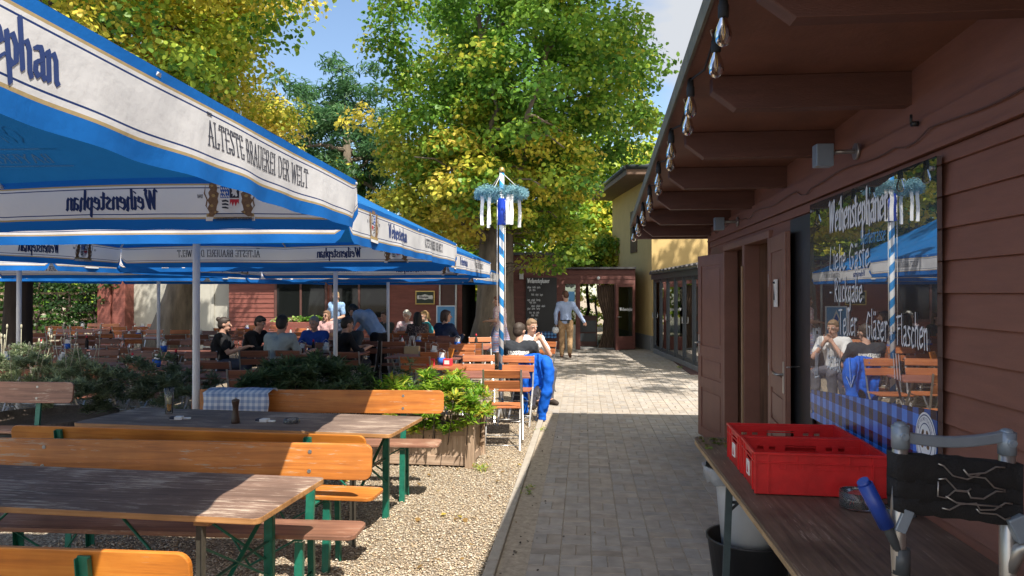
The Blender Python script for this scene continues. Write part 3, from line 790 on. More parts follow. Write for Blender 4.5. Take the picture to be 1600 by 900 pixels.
# interior: partition boards seen through the openings
m = MB(); m.bb(2.05, 2.10, 6.02, 6.96, .0, 2.3); m.bb(2.35, 2.4, 6.9, 8.0, .0, 2.3); m.bb(WX + .03, 2.4, 5.94, 6.0, 0, 2.3); m.bb(WX + .1, 2.4, 6.93, 6.98, 0, 2.3)
m.bb(WX + .03, 2.4, 7.98, 8.03, 0, 2.3); m.bb(WX + .03, 2.4, 6.0, 8.0, 2.25, 2.29)
hb(m, 'partition', 'innerwood')
m = MB(); m.bb(WX - .03, 2.4, 5.95, 8.0, .006, .05); hb(m, 'threshold', 'trim')
# door frames
m = MB()
for y in (6.02, 6.93, 7.90): m.bb(WX - .04, WX + .10, y, y + (.05 if y != 6.93 else .09), .05, 2.14)
m.bb(WX - .042, WX + .10, 6.02, 7.95, 2.14, 2.20)
hb(m, 'door_frame', 'door', bevel=.004)
# lighter post between the two openings
m = MB(); m.bb(WX - .055, WX - .0425, 6.955, 6.995, .05, 1.95); hb(m, 'door_stop', mat('bare_strip_wood', (.32, .20, .11), .6, .15, 6))
def panel_door(name, hinge, free, zt, flip):
    """leaf from hinge to free (x,y), panels on the -x face"""
    a = Vector((*hinge, 0)); b = Vector((*free, 0)); d = (b - a); wd = d.length; d.normalize()
    nrm = Vector((-d.y, d.x, 0)) * (1 if flip else -1)
    def F(x, y, z): p = a + d * x + nrm * z; return (p.x, p.y, y)
    mb = MB(); z0 = .06
    mb.prism([(0, z0), (wd, z0), (wd, zt), (0, zt)], -.018, .008, frame=F)
    st = .105; pan = [(.16, .62), (.74, .98), (1.10, zt - .12)]
    zs = [z0, .16]
    mb.prism([(0, z0), (st, z0), (st, zt), (0, zt)], .008, .02, frame=F)
    mb.prism([(wd - st, z0), (wd, z0), (wd, zt), (wd - st, zt)], .008, .02, frame=F)
    prev = z0
    for p0, p1 in pan + [(zt, zt)]:
        mb.prism([(st, prev), (wd - st, prev), (wd - st, p0), (st, p0)], .008, .0195, frame=F); prev = p1
    for p0, p1 in pan:
        i = .035
        mb.prism([(st + i, p0 + i), (wd - st - i, p0 + i), (wd - st - i, p1 - i), (st + i, p1 - i)], .008, .015, frame=F)
    o = mb.build(name, 'door', hut, bevel=.004); o.matrix_parent_inverse = Matrix.Translation((-WX, -4, 0))
    h = MB()
    def H3(x, y, z): return Vector(F(x, y, z))
    x = wd - .05
    h.prism([(x - .018, 1.0), (x + .018, 1.0), (x + .018, 1.22), (x - .018, 1.22)], .02, .026, frame=F)
    h.tube([H3(x, 1.13, .025), H3(x, 1.13, .07), H3(x - .11, 1.13, .072)], .009)
    ho = h.build('handle', 'alu', o)
    hg = MB()
    for z in (.35, 1.05, 1.75): hg.tube([H3(-.005, z, .012), H3(-.005, z + .1, .012)], .009)
    hg.build('hinge', 'zinc', o)
    return o
d1 = panel_door('door', (1.50, 8.02), (1.35, 8.83), 2.13, True)
d2 = panel_door('door', (1.47, 6.0), (1.405, 5.27), 2.13, False)
# small wc-style plate on the near leaf
m = MB(); m.box((1.400, 5.58, 1.70), (.012, .10, .20), Matrix.Rotation(R(-5), 3, 'Z'))
pl = m.build('door_plate', 'paper', d2)
m = MB(); m.add([(1.389, 5.60, 1.65), (1.389, 5.57, 1.65), (1.389, 5.585, 1.76)], [(0, 1, 2)]); m.tube([(1.389, 5.585, 1.77), (1.389, 5.585, 1.785)], .01); m.build('pictogram', 'darkprint', pl)
# roof
m = MB(); Y0, Y1 = -3.0, 9.12
m.add([(eavex(Y0), Y0, rz_(Y0)), (4.9, Y0, rz_(Y0) - .02), (4.9, Y1, rz_(Y1) - .02), (eavex(Y1), Y1, rz_(Y1)),
       (eavex(Y0), Y0, rz_(Y0) + .03), (4.9, Y0, rz_(Y0) + .03), (4.9, Y1, rz_(Y1) + .03), (eavex(Y1), Y1, rz_(Y1) + .03)],
      [(0, 1, 2, 3), (4, 7, 6, 5), (0, 4, 5, 1), (1, 5, 6, 2), (2, 6, 7, 3), (3, 7, 4, 0)])
hb(m, 'roof', 'soffit')
m = MB()
e0 = Vector((eavex(Y0) - .004, Y0, rz_(Y0))); e1 = Vector((eavex(Y1) - .004, Y1, rz_(Y1)))
m.bar(e0 + Vector((-.008, 0, .02)), e1 + Vector((-.008, 0, .02)), .012, .085)
hb(m, 'roof_edge', mat('weathered_roof_edge', (.12, .11, .08), .7, .35, 9, .3))
for i in range(-5, 6):
    y = 3.56 + 1.04 * i
    if y > 9.0 or y < -2.9: continue
    zt = rz_(y) - .003; zb = zt - .155
    xo = eavex(y) + .12
    m = MB()
    m.prism([(xo, zt), (xo, zt - .07), (xo + .11, zb), (WX + .0, zb), (WX + .0, zt)], -.04, .04, frame=lambda a, b, c: (a, y + c, b))
    hb(m, 'rafter', 'rafter', bevel=.004)
m = MB(); m.bb(.62, 4.5, 8.98, 9.08, rz_(9) - .16, rz_(9) - .004); hb(m, 'rafter', 'rafter')
# cable clipped along the wall
m = MB(); pts = []
for i in range(60):
    y = 2.0 + i * .115; pts.append((WX - .045 - .006, y, 2.385 + .012 * math.sin(i * .7) - (.03 if i % 14 > 11 else 0)))
m.tube(pts, .004, 5); hb(m, 'cable', 'trim')
def spot(y, z, s, lab):
    t = thing('wall_spotlight', lab, 'wall light', (WX - .04, y, z))
    m = MB(); m.tube([(0, 0, .02), (-.012, 0, .02)], .045 * s, 18); m.build('wall_rose', 'alu', t)
    m = MB(); m.tube([(-.01, 0, .02), (-.07, .005, .02), (-.13, .01, .02)], .012 * s, 8); m.build('bracket', 'alu', t)
    m = MB(); m.bb(-.19 * s - .03, -.10 * s - .03, -.035, .045, -.06 * s, .06 * s); m.build('lamp_head', 'barpaint', t, bevel=.004)
spot(4.12, 2.44, 1.0, 'grey cube spotlight high on the boarded wall above the mirror board')
spot(7.2, 2.36, 1.0, 'grey cube spotlight on the boarded wall above the open doorways')
t = thing('cable_clip_light', 'tiny dark socket on the boarded wall near the second rafter', 'socket', (WX - .045, 3.38, 2.44))
m = MB(); m.tube([(0, 0, 0), (-.03, 0, 0)], .012); m.tube([(-.03, 0, -.0), (-.03, .0, .04)], .006); m.build('socket_body', 'black', t)

# string lights along the eave
t = thing('string_light', 'string of clear filament bulbs hung along the hut eave', 'string lights', (.5, 2, 2.7))
TP = Vector((.5, 2, 2.7))
ya = [2.05 + .0 + i * .455 for i in range(16)]
cab = MB(); prev = None
bulbs = []
for i, y in enumerate(ya):
    if i % 2: y += .12
    x = eavex(y) + (.05 if i % 2 == 0 else .022); z = rz_(y) - .015
    p = Vector((x, y, z)) - TP; bulbs.append(p)
pts = []
for i, p in enumerate(bulbs):
    if i:
        q = bulbs[i - 1]; pts.append(q.lerp(p, .5) + Vector((.01, 0, -.05)))
    pts.append(p)
cab.tube(pts, .0045, 6); cab.build('cable', 'rubber', t)
hk = MB()
for p in bulbs[::2]: hk.tube([p + Vector((0, 0, .03)), p + Vector((-.02, .01, .01)), p + Vector((-.01, .02, -.01)), p], .004, 6)
hk.build('hook', 'zinc', t)
M['bulb'] = glass('bulb_glass', (.95, .9, .8), 1.6)
M['filament'] = mat('filament', (.7, .45, .15), .4, .1, 5, metal=.5)
for p in bulbs:
    m = MB(); m.lathe([(.006, .01), (.014, .0), (.016, -.03), (.019, -.035), (.019, -.075), (.015, -.08)], p, 12, cap1=True); so_ = m.build('socket', 'rubber', t)
    m = MB(); m.lathe([(.013, -.078), (.014, -.085), (.024, -.11), (.030, -.135), (.027, -.16), (.015, -.175), (.001, -.18)], p, 16, cap0=False); b_ = m.build('bulb', 'bulb', so_)
    m = MB(); m.tube([p + Vector((0, 0, -.08)), p + Vector((.006, 0, -.13)), p + Vector((0, 0, -.155)), p + Vector((-.006, 0, -.13)), p + Vector((0, .004, -.08))], .0018, 5); m.build('filament', 'filament', b_)

# ------------------------------------------------------------ mirror-black notice board
def gingham(name, per, c0, c1, c2, ax=('Y', 'Z')):
    m, n, l, b = newmat(name); t = n.new('ShaderNodeTexCoord'); s = n.new('ShaderNodeSeparateXYZ'); l(t.outputs['Object'], s.inputs[0])
    fs = []
    for a in ax:
        m1 = n.new('ShaderNodeMath'); m1.operation = 'MULTIPLY'; m1.inputs[1].default_value = 1 / per; l(s.outputs[a], m1.inputs[0])
        m2 = n.new('ShaderNodeMath'); m2.operation = 'FRACT'; l(m1.outputs[0], m2.inputs[0])
        m3 = n.new('ShaderNodeMath'); m3.operation = 'GREATER_THAN'; m3.inputs[1].default_value = .5; l(m2.outputs[0], m3.inputs[0]); fs.append(m3)
    ad = n.new('ShaderNodeMath'); ad.operation = 'ADD'; l(fs[0].outputs[0], ad.inputs[0]); l(fs[1].outputs[0], ad.inputs[1])
    dv = n.new('ShaderNodeMath'); dv.operation = 'MULTIPLY'; dv.inputs[1].default_value = .5; l(ad.outputs[0], dv.inputs[0])
    r = n.new('ShaderNodeValToRGB'); r.color_ramp.interpolation = 'CONSTANT'; e = r.color_ramp.elements
    e[0].position = 0; e[0].color = (*c0, 1); e[1].position = .75; e[1].color = (*c2, 1); k = e.new(.25); k.color = (*c1, 1)
    l(dv.outputs[0], r.inputs[0]); l(r.outputs[0], b.inputs['Base Color']); b.inputs['Roughness'].default_value = .25
    return m
def mirror_mat():
    m, n, l, b = newmat('black_mirror_panel')
    b.inputs['Base Color'].default_value = (.008, .008, .009, 1); b.inputs['Roughness'].default_value = .25
    gl = n.new('ShaderNodeBsdfGlossy'); gl.inputs['Color'].default_value = (.86, .88, .92, 1); gl.inputs['Roughness'].default_value = .006
    ms = n.new('ShaderNodeMixShader'); ms.inputs[0].default_value = .40
    l(b.outputs[0], ms.inputs[1]); l(gl.outputs[0], ms.inputs[2]); l(ms.outputs[0], n.get('Material Output').inputs['Surface'])
    return m
M['mirror'] = mirror_mat()
M['gingham'] = gingham('blue_check_print', .112, (.06, .24, .78), (.025, .095, .34), (.012, .016, .04))
BX = 1.445
nb = thing('notice_board', 'shiny black board with white handwriting and blue check strip', 'notice board', (BX, 4.05, .91))
def nbb(mb, name, mats, parent=nb, **k):
    o = mb.build(name, mats, parent, **k)
    if parent is nb: o.matrix_parent_inverse = Matrix.Translation((-BX, -4.05, -.91))
    return o
m = MB(); m.bb(BX, BX + .02, 3.19, 4.90, .905, 2.265)
pn = nbb(m, 'panel', 'mirror')
m = MB(); F = lambda a, b, c: (BX - .0015 - c, a, b)
m.prism([(3.192, .907), (4.898, .907), (4.898, 1.085), (3.192, 1.217)], 0, .001, frame=F); nbb(m, 'check_strip', 'gingham', pn)
m = MB(); FB = lambda y0, z0: (lambda u, v, k: (BX - .0035 - k * 4, y0 - u, z0 + v))
text(m, 'Weihenstephaner', FB(4.52, 2.06), .175, (.22, .09, 35), .80)
nbb(m, 'heading', 'writing', pn)
m = MB(); text(m, 'Bierterrasse', FB(4.02, 1.955), .075, (.14, .09, 35), 1.0); nbb(m, 'subheading', 'writing_blue', pn)
m = MB(); nibm = (.10, .10, 0)
text(m, 'Liebe Gäste', FB(4.52, 1.83), .145, nibm, .98, jitter=.05, slant=.06)
text(m, '- Rückgabe', FB(4.52, 1.655), .135, (.11, .11, 0), .98, jitter=.05, slant=.05)
text(m, 'Teller', FB(4.36, 1.47), .145, nibm, .95, jitter=.05)
text(m, 'Gläser', FB(3.95, 1.47), .145, nibm, .82, jitter=.05)
text(m, '+ Flaschen', FB(3.66, 1.465), .14, nibm, .75, jitter=.05)
text(m, 'Müll', FB(4.84, 1.365), .12, nibm, .95, jitter=.05)
text(m, 'Besteck', FB(4.56, 1.255), .12, nibm, .72, jitter=.05)
def stroke(mb, pts, wd=.007):
    for i in range(len(pts) - 1):
        (u0, v0), (u1, v1) = pts[i], pts[i + 1]; d = math.hypot(u1 - u0, v1 - v0); nx, ny = -(v1 - v0) / d * wd / 2, (u1 - u0) / d * wd / 2
        k = 1e-4 * i
        mb.add([(BX - .0035 - k, 0 + q[0], q[1]) for q in ((u0 + nx, v0 + ny), (u0 - nx, v0 - ny), (u1 - nx, v1 - ny), (u1 + nx, v1 + ny))], [(0, 1, 2, 3)])
for dy in (0, .025, .05): stroke(m, [(4.78 - dy, 1.33), (4.795 - dy * .8, 1.19)])
stroke(m, [(4.82, 1.23), (4.80, 1.17), (4.71, 1.19), (4.80, 1.175)])
for dy in (0, .03, .06): stroke(m, [(3.62 - dy, 1.42), (3.60 - dy, 1.30)])
stroke(m, [(4.20, 1.35), (4.17, 1.20)]); stroke(m, [(4.24, 1.24), (4.17, 1.19), (4.12, 1.26)])
nbb(m, 'handwriting', 'writing', pn)
# round badge at the lower near corner
m = MB(); cyb, czb = 3.29, 1.075
def disc(mb, cy, cz, ry, rz, x, n=36, a0=0, a1=360, mi=0):
    vs = [(x, cy, cz)] + [(x, cy + ry * math.cos(R(a0 + (a1 - a0) * i / n)), cz + rz * math.sin(R(a0 + (a1 - a0) * i / n))) for i in range(n + 1)]
    mb.add(vs, [(0, i, i + 1) for i in range(1, n + 1)], mi)
x = BX - .004
for r_, mi in ((.096, 0), (.089, 1), (.085, 0), (.060, 1), (.056, 0)): disc(m, cyb, czb, r_ , r_ * 1.25, x, mi=mi); x -= .0004
m.add([(x, 3.36, .915), (x, 3.20, .915), (x, 3.20, 1.0), (x, 3.36, 1.02)], [(0, 1, 2, 3)], 0); x -= .0004
text(m, 'Weihenstephan', lambda u, v, k: (x - k, cyb + .085 - u, .965 + v), .05, (.2, .08, 35), .55, mi=1)
text(m, '1040', lambda u, v, k: (x - k, cyb + .02 - u, .93 + v), .022, (.2, .1, 0), 1, mi=1)
for i in range(13):
    a = R(150 - i * 10)
    cu, cv = cyb - .073 * math.cos(a), czb + .073 * 1.25 * math.sin(a)
    text(m, 'WEIHENSTEPHAN'[i], lambda u, v, k: (x - k, cu + .005 - u, cv - .006 + v), .014, (.22, .14, 0), .8, SF, mi=1)
# crest: brown lions beside a shield
for sgn in (-1, 1):
    for dy, dz, r1, r2 in ((.024, .02, .010, .018), (.03, .0, .011, .022), (.026, -.022, .013, .012), (.018, .036, .009, .010)):
        disc(m, cyb + sgn * dy, czb + dz, r1, r2, x, 12, mi=2)
x -= .0004
disc(m, cyb, czb, .015, .026, x, 18, mi=3); x -= .0004
disc(m, cyb, czb + .004, .011, .018, x, 4, mi=4)
nbb(m, 'badge', ['whiteprint', 'navy', 'crestbrown', 'blueprint', 'redprint'], pn)
m = MB()
for y, z in ((3.23, 2.22), (4.86, 2.22), (4.86, .95)): m.tube([(BX, y, z), (BX - .008, y, z)], .010, 14)
nbb(m, 'screw', 'alu', pn)
# second matt black panel behind the near door leaf
t = tag(MB().bb(1.462, 1.474, 4.92, 5.42, .80, 2.22).build('black_panel', 'black', bevel=.002), 'plain matt black panel on the wall between door and mirror board', 'panel')
m = MB(); m.tube([(1.455, 5.2, 1.2), (1.40, 5.16, 1.2), (1.36, 5.14, 1.2)], .005); m.lathe([(.016, 0), (.016, .004)], (1.455, 5.2, 1.198), 10)
tag(m.build('door_hook', 'alu'), 'small steel hook sticking out of the black panel', 'hook')

# ------------------------------------------------------------ serving table with crates
def angle_leg(mb, a, b, w=.04):
    mb.bar(a, b, w, .005); 
    A = Vector(a); B = Vector(b); mb.bar(A + Vector((w / 2, .0, 0)), B + Vector((w / 2, 0, 0)), .005, w)
st = thing('serving_table', 'worn brown folding table along the hut wall under the crates', 'table', (1.08, 3.6, 0))
ST = Vector((1.08, 3.6, 0))
M['serve'] = wood('worn_serving_table_wood', ((.075, .048, .034), (.13, .085, .06), (.19, .125, .09)), (.27, .20, .15), .36, .55, 'Y', spec=.35)
M['serve_edge'] = wood('serving_table_edge', ((.24, .15, .07), (.38, .25, .13), (.48, .33, .19)), None, 0, .6, 'Y')
def sloc(o): o.matrix_parent_inverse = Matrix.Translation(-ST); return o
m = MB(); m.prism(rrect(.725, 1.44, 2.26, 4.98, .03), .735, .752); sloc(m.build('table_top', 'serve', st, bevel=.003))
m = MB(); m.bb(.722, .738, 2.30, 4.94, .712, .7345); m.bb(.74, 1.43, 2.30, 2.32, .712, .7345); m.bb(.74, 1.43, 4.92, 4.94, .712, .7345)
sloc(m.build('edge_batten', 'serve_edge', st, bevel=.002))
for y in (2.6, 4.12):
    for x in (.79, 1.38):
        m = MB(); m.bar((x, y, .712), (x - (.03 if x < 1 else -.03), y, 0), .035, .022); sloc(m.build('leg', mat('dark_teal_steel', (.05, .075, .08), .45, .2, 10), st))
    m = MB(); m.tube([(.78, y + .015, .56), (1.38, y + .015, .56)], .009); m.tube([(.78, y + .015, .50), (.98, y + .015, .70)], .008); m.tube([(1.38, y + .015, .50), (1.18, y + .015, .70)], .008)
    sloc(m.build('brace', 'anthracite', st))
# leaf litter on its far end
q = np.random.default_rng(5)
cl = np.stack([q.uniform(.74, 1.1, 30), q.uniform(4.55, 4.95, 30), np.full(30, .757)], 1)
o = leaves('leaf_litter', cl, 6, .03, .022, [((.16, .2, .05), 1), ((.25, .2, .1), 1), ((.1, .14, .04), 1)], seed=5, thin=.1, droop=0)
struct(o, 'stuff', 'small dry leaves lying on the far end of the serving table', 'leaf litter')
def wallpan(mb, a, b, z0, z1, th, holes=(), F=None):
    """vertical panel from a to b (xy) with rectangular holes (u0,u1,w0,w1) in one row"""
    a = Vector((*a, 0)); b = Vector((*b, 0)); d = (b - a); ln = d.length; d.normalize(); nn = Vector((-d.y, d.x, 0))
    def blk(u0, u1, w0, w1):
        if u1 - u0 < .001 or w1 - w0 < .001: return
        f = lambda x, y, z: tuple(a + d * x + nn * z + Vector((0, 0, y)))
        mb.prism([(u0, w0), (u1, w0), (u1, w1), (u0, w1)], -th / 2, th / 2, frame=f)
    if not holes: blk(0, ln, z0, z1); return
    h0 = min(h[2] for h in holes); h1 = max(h[3] for h in holes)
    blk(0, ln, z0, h0); blk(0, ln, h1, z1); u = 0
    for h in sorted(holes):
        blk(u, h[0], h0, h1); u = h[1]
        blk(h[0], h[1], h[3], h1); blk(h[0], h[1], h0, h[2])
    blk(u, ln, h0, h1)
def crate(label, x, y, rz):
    t = thing('plastic_crate', label, 'crate', (x, y, .7535), rz, 'red crates on the serving table')
    mb = MB(); lx, ly, h = .30, .20, .20
    hs = [(.07, .10, .135, .155), (.13, .16, .135, .155), (.21, .36, .13, .16), (.41, .44, .135, .155), (.47, .50, .135, .155)]
    wallpan(mb, (-lx + .012, ly - .012), (lx - .012, ly - .012), .004, h - .012, .004, hs)
    wallpan(mb, (lx - .012, -ly + .012), (-lx + .012, -ly + .012), .004, h - .012, .004)
    for s in (-1, 1):
        wallpan(mb, (s * (lx - .012), -ly + .014), (s * (lx - .012), ly - .014), .004, h - .012, .004, [(.12, .25, .125, .16)])
    mb.bb(-lx + .01, lx - .01, -ly + .01, ly - .01, .003, .007)
    mb.build('crate_body', 'red', t, bevel=.0012)
    mb = MB()
    for s in (-1, 1):
        mb.bb(-lx, lx, s * (ly - .006) - .006, s * (ly - .006) + .006, h - .012, h)
        mb.bb(s * (lx - .006) - .006, s * (lx - .006) + .006, -ly + .012, ly - .012, h - .012, h)
        mb.bb(-lx + .004, lx - .004, s * (ly - .0065) - .003, s * (ly - .0065) + .003, h - .052, h - .045)
        mb.bb(s * (lx - .0065) - .003, s * (lx - .0065) + .003, -ly + .012, ly - .012, h - .052, h - .045)
    mb.build('rim', 'red', t, bevel=.002)
    mb = MB()
    for s in (-1, 1):
        for xx in (-.295, -.235, .235, .295): mb.bb(xx * .985 - .003, xx * .985 + .003, s * (ly - .007) - .004, s * (ly - .007) + .004, .006, h - .0125)
        for xx in (-.1, .13): mb.bb(xx - .002, xx + .002, s * (ly - .0075) - .0035, s * (ly - .0075) + .0035, h - .044, h - .0125)
        for yy in (-.19, -.12, .12, .19): mb.bb(s * (lx - .007) - .004, s * (lx - .007) + .004, yy - .003, yy + .003, .006, h - .0125)
    for xx, ww in ((-.17, .03), (-.09, .03), (.04, .13), (.18, .03)):
        mb.bb(xx - ww / 2, xx + ww / 2, -ly + .0065, -ly + .0085, h - .078, h - .074)
        mb.bb(xx - ww / 2, xx - ww / 2 + .003, -ly + .0062, -ly + .0082, h - .0735, h - .053); mb.bb(xx + ww / 2 - .003, xx + ww / 2, -ly + .0062, -ly + .0082, h - .0735, h - .053)
    mb.build('rib', 'red', t)
    mb = MB(); mb.bb(-lx + .003, -lx + .008, -.035, .035, .05, .12); lb = mb.build('sticker', 'paper', t)
    mb = MB(); mb.add([(-lx + .0025, .02, .06), (-lx + .0025, -.02, .06), (-lx + .0025, 0, .105)], [(0, 1, 2)]); mb.build('print', 'redprint', lb)
    return t
crate('front red open plastic crate nearest the camera on the serving table', 1.105, 3.755, R(-3))
crate('rear red plastic crate partly hidden behind the front one', 1.115, 4.165, R(-1))
# glass ashtrays by the crate
def dish(name, lab, x, y, z, r, h):
    t = thing(name, lab, name.replace('_', ' '), (x, y, z)); m = MB()
    m.lathe([(r * .8, 0), (r, .006), (r, h), (r - .004, h), (r - .006, .010), (0.001, .008)], n=26); m.build('glass_bowl', 'glass', t)
    return t
dish('glass_bowl', 'clear glass bowl between the red crate and the blue handle', 1.205, 3.40, .753, .078, .075)
dish('glass_ashtray', 'flat clear glass ashtray mostly behind the metal frame tube', 1.34, 3.30, .753, .065, .035)

# waste bin under the table
t = thing('waste_bin', 'white plastic bin in a black tub under the serving table', 'bin', (.955, 4.42, 0))
m = MB(); m.lathe([(.14, .08), (.19, .64), (.2, .66), (.2, .675), (.185, .675), (.135, .09)], n=32); m.build('bucket', 'bucket', t)
m = MB(); m.lathe([(.205, .05), (.235, .27), (.243, .275), (.243, .29), (.228, .285), (.195, .06)], n=32); m.build('tub', 'black', t)
for a in range(4):
    m = MB(); c = (.14 * math.cos(a * 1.57 + .6), .14 * math.sin(a * 1.57 + .6), .025); m.tube([(c[0] - .012, c[1], c[2]), (c[0] + .012, c[1], c[2])], .025, 12); m.build('castor', 'rubber', t)
m = MB(); q = random.Random(2); n = 30; prof = [(.192, .60), (.206, .63), (.215, .672), (.21, .69), (.19, .685)]
o_ = 0
vs = []; fs = []
for j, (r_, z_) in enumerate(prof):
    for k in range(n):
        a = 2 * math.pi * k / n; rr = r_ * (1 + q.uniform(-.035, .05)); bulge = .05 * max(0, math.cos(a - 2.9)) ** 2
        vs.append(((rr + bulge) * math.cos(a), (rr + bulge) * math.sin(a), z_ + q.uniform(-.012, .012)))
for j in range(len(prof) - 1):
    for k in range(n): fs.append((j * n + k, j * n + (k + 1) % n, (j + 1) * n + (k + 1) % n, (j + 1) * n + k))
m.add(vs, fs, 0, True); m.build('bin_liner', mat('grey_bin_liner', (.30, .31, .32), .25, .2, 12), t)

# metal frame with black felt band and hooks (a folded trolley)
def trolley():
    t = thing('folding_trolley', 'aluminium trolley frame with blue grip and black felt band holding wire hooks', 'trolley', (1.022, 2.1, 0))
    A = Vector((-.155, .03, 0)); B = Vector((.143, .07, 0))
    Z = Vector((0, 0, 1)); LN = 'frame_tube'
    m = MB(); m.tube([A + Vector((.0, 0, 0)), A + Z * .85, A + Z * 1.02 + Vector((-.008, 0, 0)), A + Z * 1.335], .020, 14); m.build(LN, 'alu', t)
    m = MB(); m.tube([B + Vector((.0, 0, 0)), B + Z * .88, B + Z * 1.30], .021, 14); m.build(LN, 'alu', t)
    m = MB(); nb_ = 16; o_ = []
    for i in range(nb_ + 1):
        p = A.lerp(B, i / nb_) + Z * (1.306 - .016 * math.sin(math.pi * i / nb_)); o_ += [p + Vector((0, a_, b_)) for a_, b_ in ((-.011, -.015), (-.011, .015), (.011, .015), (.011, -.015))]
    m.add(o_, [(4 * i + j, 4 * i + (j + 1) % 4, 4 * i + 4 + (j + 1) % 4, 4 * i + 4 + j) for i in range(nb_) for j in range(4)]); m.build('top_bar', 'barpaint', t, bevel=.004)
    for P_, z in ((A, 1.32), (B, 1.30)):
        m = MB(); m.tube([P_ + Z * (z - .045), P_ + Z * (z + .016)], .0235, 16); m.ell(P_ + Z * (z + .015), (.019, .019, .012)); m.tube([P_ + Z * (z - .01), P_ + Vector((0, -.032, z - .01))], .011, 10)
        m.tube([P_ + Vector((0, -.032, z - .01)), P_ + Vector((0, -.036, z - .01))], .006, 8)
        m.build('joint_cap', 'barpaint', t)
    # felt band in three wraps
    for k, (z0, z1, x0, x1) in enumerate(((1.19, 1.262, -.028, .028), (1.14, 1.195, -.026, .026), (1.105, 1.145, -.028, -.12))):
        m = MB(); d = (B - A)
        n = 14; q = random.Random(k); vs = []; fs = []
        x1_ = d.length + (.03 if k < 2 else .03)
        dd = d.normalized(); nn = Vector((dd.y, -dd.x, 0))
        for side in (0, 1):
            for i in range(n + 1):
                u = -.024 + (x1_ + .02) * i / n
                for zz in (z0, (z0 + z1) / 2, z1):
                    off = (.026 + q.uniform(-.003, .003)) * (1 if side == 0 else -1)
                    sl = -.03 * i / n * (1 if k == 0 else .8)
                    p = A + dd * u + nn * off; vs.append((p.x, p.y, zz + sl + q.uniform(-.003, .003) - (.02 * (i / n) if k == 2 and zz == z0 else 0)))
        W_ = 3
        for side in (0, 1):
            o = side * (n + 1) * W_
            for i in range(n):
                for j in range(2):
                    a = o + i * W_ + j; f = (a, a + W_, a + W_ + 1, a + 1); fs.append(f if side == 0 else f[::-1])
        S = (n + 1) * W_
        for i in range(n):
            fs.append((i * W_ + 2, (i + 1) * W_ + 2, S + (i + 1) * W_ + 2, S + i * W_ + 2)); fs.append((i * W_, S + i * W_, S + (i + 1) * W_, (i + 1) * W_))
        for i in (0, n):
            fs.append((i * W_, i * W_ + 1, S + i * W_ + 1, S + i * W_)); fs.append((i * W_ + 1, i * W_ + 2, S + i * W_ + 2, S + i * W_ + 1))
        m.add(vs, fs, 0, True); m.build('felt_band', 'felt', t)
    d = (B - A).normalized(); nn = Vector((d.y, -d.x, 0))
    def hp(u, z): p = A + d * u + nn * .034; return (p.x, p.y, z)
    hooks = [[(.085, 1.238), (.10, 1.232), (.125, 1.205), (.165, 1.195), (.20, 1.208)],
             [(.155, 1.222), (.165, 1.208), (.215, 1.212), (.245, 1.228), (.27, 1.226)],
             [(.155, 1.222), (.17, 1.204), (.215, 1.198), (.24, 1.172), (.27, 1.165)],
             [(.085, 1.196), (.105, 1.198), (.135, 1.166), (.165, 1.163), (.175, 1.17)],
             [(.085, 1.19), (.083, 1.15), (.105, 1.145), (.13, 1.165), (.17, 1.160)],
             [(.165, 1.165), (.175, 1.145), (.21, 1.142), (.245, 1.162), (.27, 1.16)],
             [(.105, 1.15), (.135, 1.132), (.20, 1.125), (.26, 1.12)],
             [(.095, 1.118), (.115, 1.113), (.145, 1.128), (.19, 1.13), (.2, 1.112), (.24, 1.112), (.27, 1.13), (.29, 1.127)],
             [(.19, 1.115), (.2, 1.104), (.245, 1.10), (.27, 1.085), (.285, 1.09)]]
    for h in hooks:
        m = MB(); m.tube([hp(u, z) for u, z in h], .0023, 6); m.build('wire_hook', 'alu', t)
    # side handles
    m = MB(); j = A + Z * .98
    m.tube([j + Vector((0, -.005, 0)), j + Vector((-.035, -.01, .07)), j + Vector((-.085, -.01, .17))], .014, 12); m.build('handle_arm', 'anthracite', t)
    m = MB(); m.tube([j + Vector((-.04, -.01, .08)), j + Vector((-.098, -.01, .195))], .021, 14)
    m.tube([j + Vector((-.098, -.01, .195)), j + Vector((-.105, -.012, .204))], .017, 14); m.build('grip', 'blue', t)
    m = MB(); m.bar(j + Vector((-.012, -.022, .07)), j + Vector((.012, -.022, .13)), .012, .03); m.build('latch', 'barpaint', t, bevel=.003)
    m = MB(); m.tube([A + Z * .93, A + Z * 1.0], .024, 14); m.build('joint_sleeve', 'anthracite', t)
    m = MB(); j = B + Z * .93
    m.tube([j, j + Vector((.02, -.02, .07)), j + Vector((.09, -.05, .12)), j + Vector((.14, -.07, .13))], .020, 12); m.build('handle_arm', 'alu', t)
    m = MB(); m.box(tuple(j + Vector((.015, -.03, .13))), (.045, .03, .07), Matrix.Rotation(R(-25), 3, 'Y')); m.build('latch', 'barpaint', t, bevel=.004)
    m = MB(); m.tube([A + Z * .35, B + Z * .35], .012, 10); m.build('cross_tube', 'alu', t)
trolley()

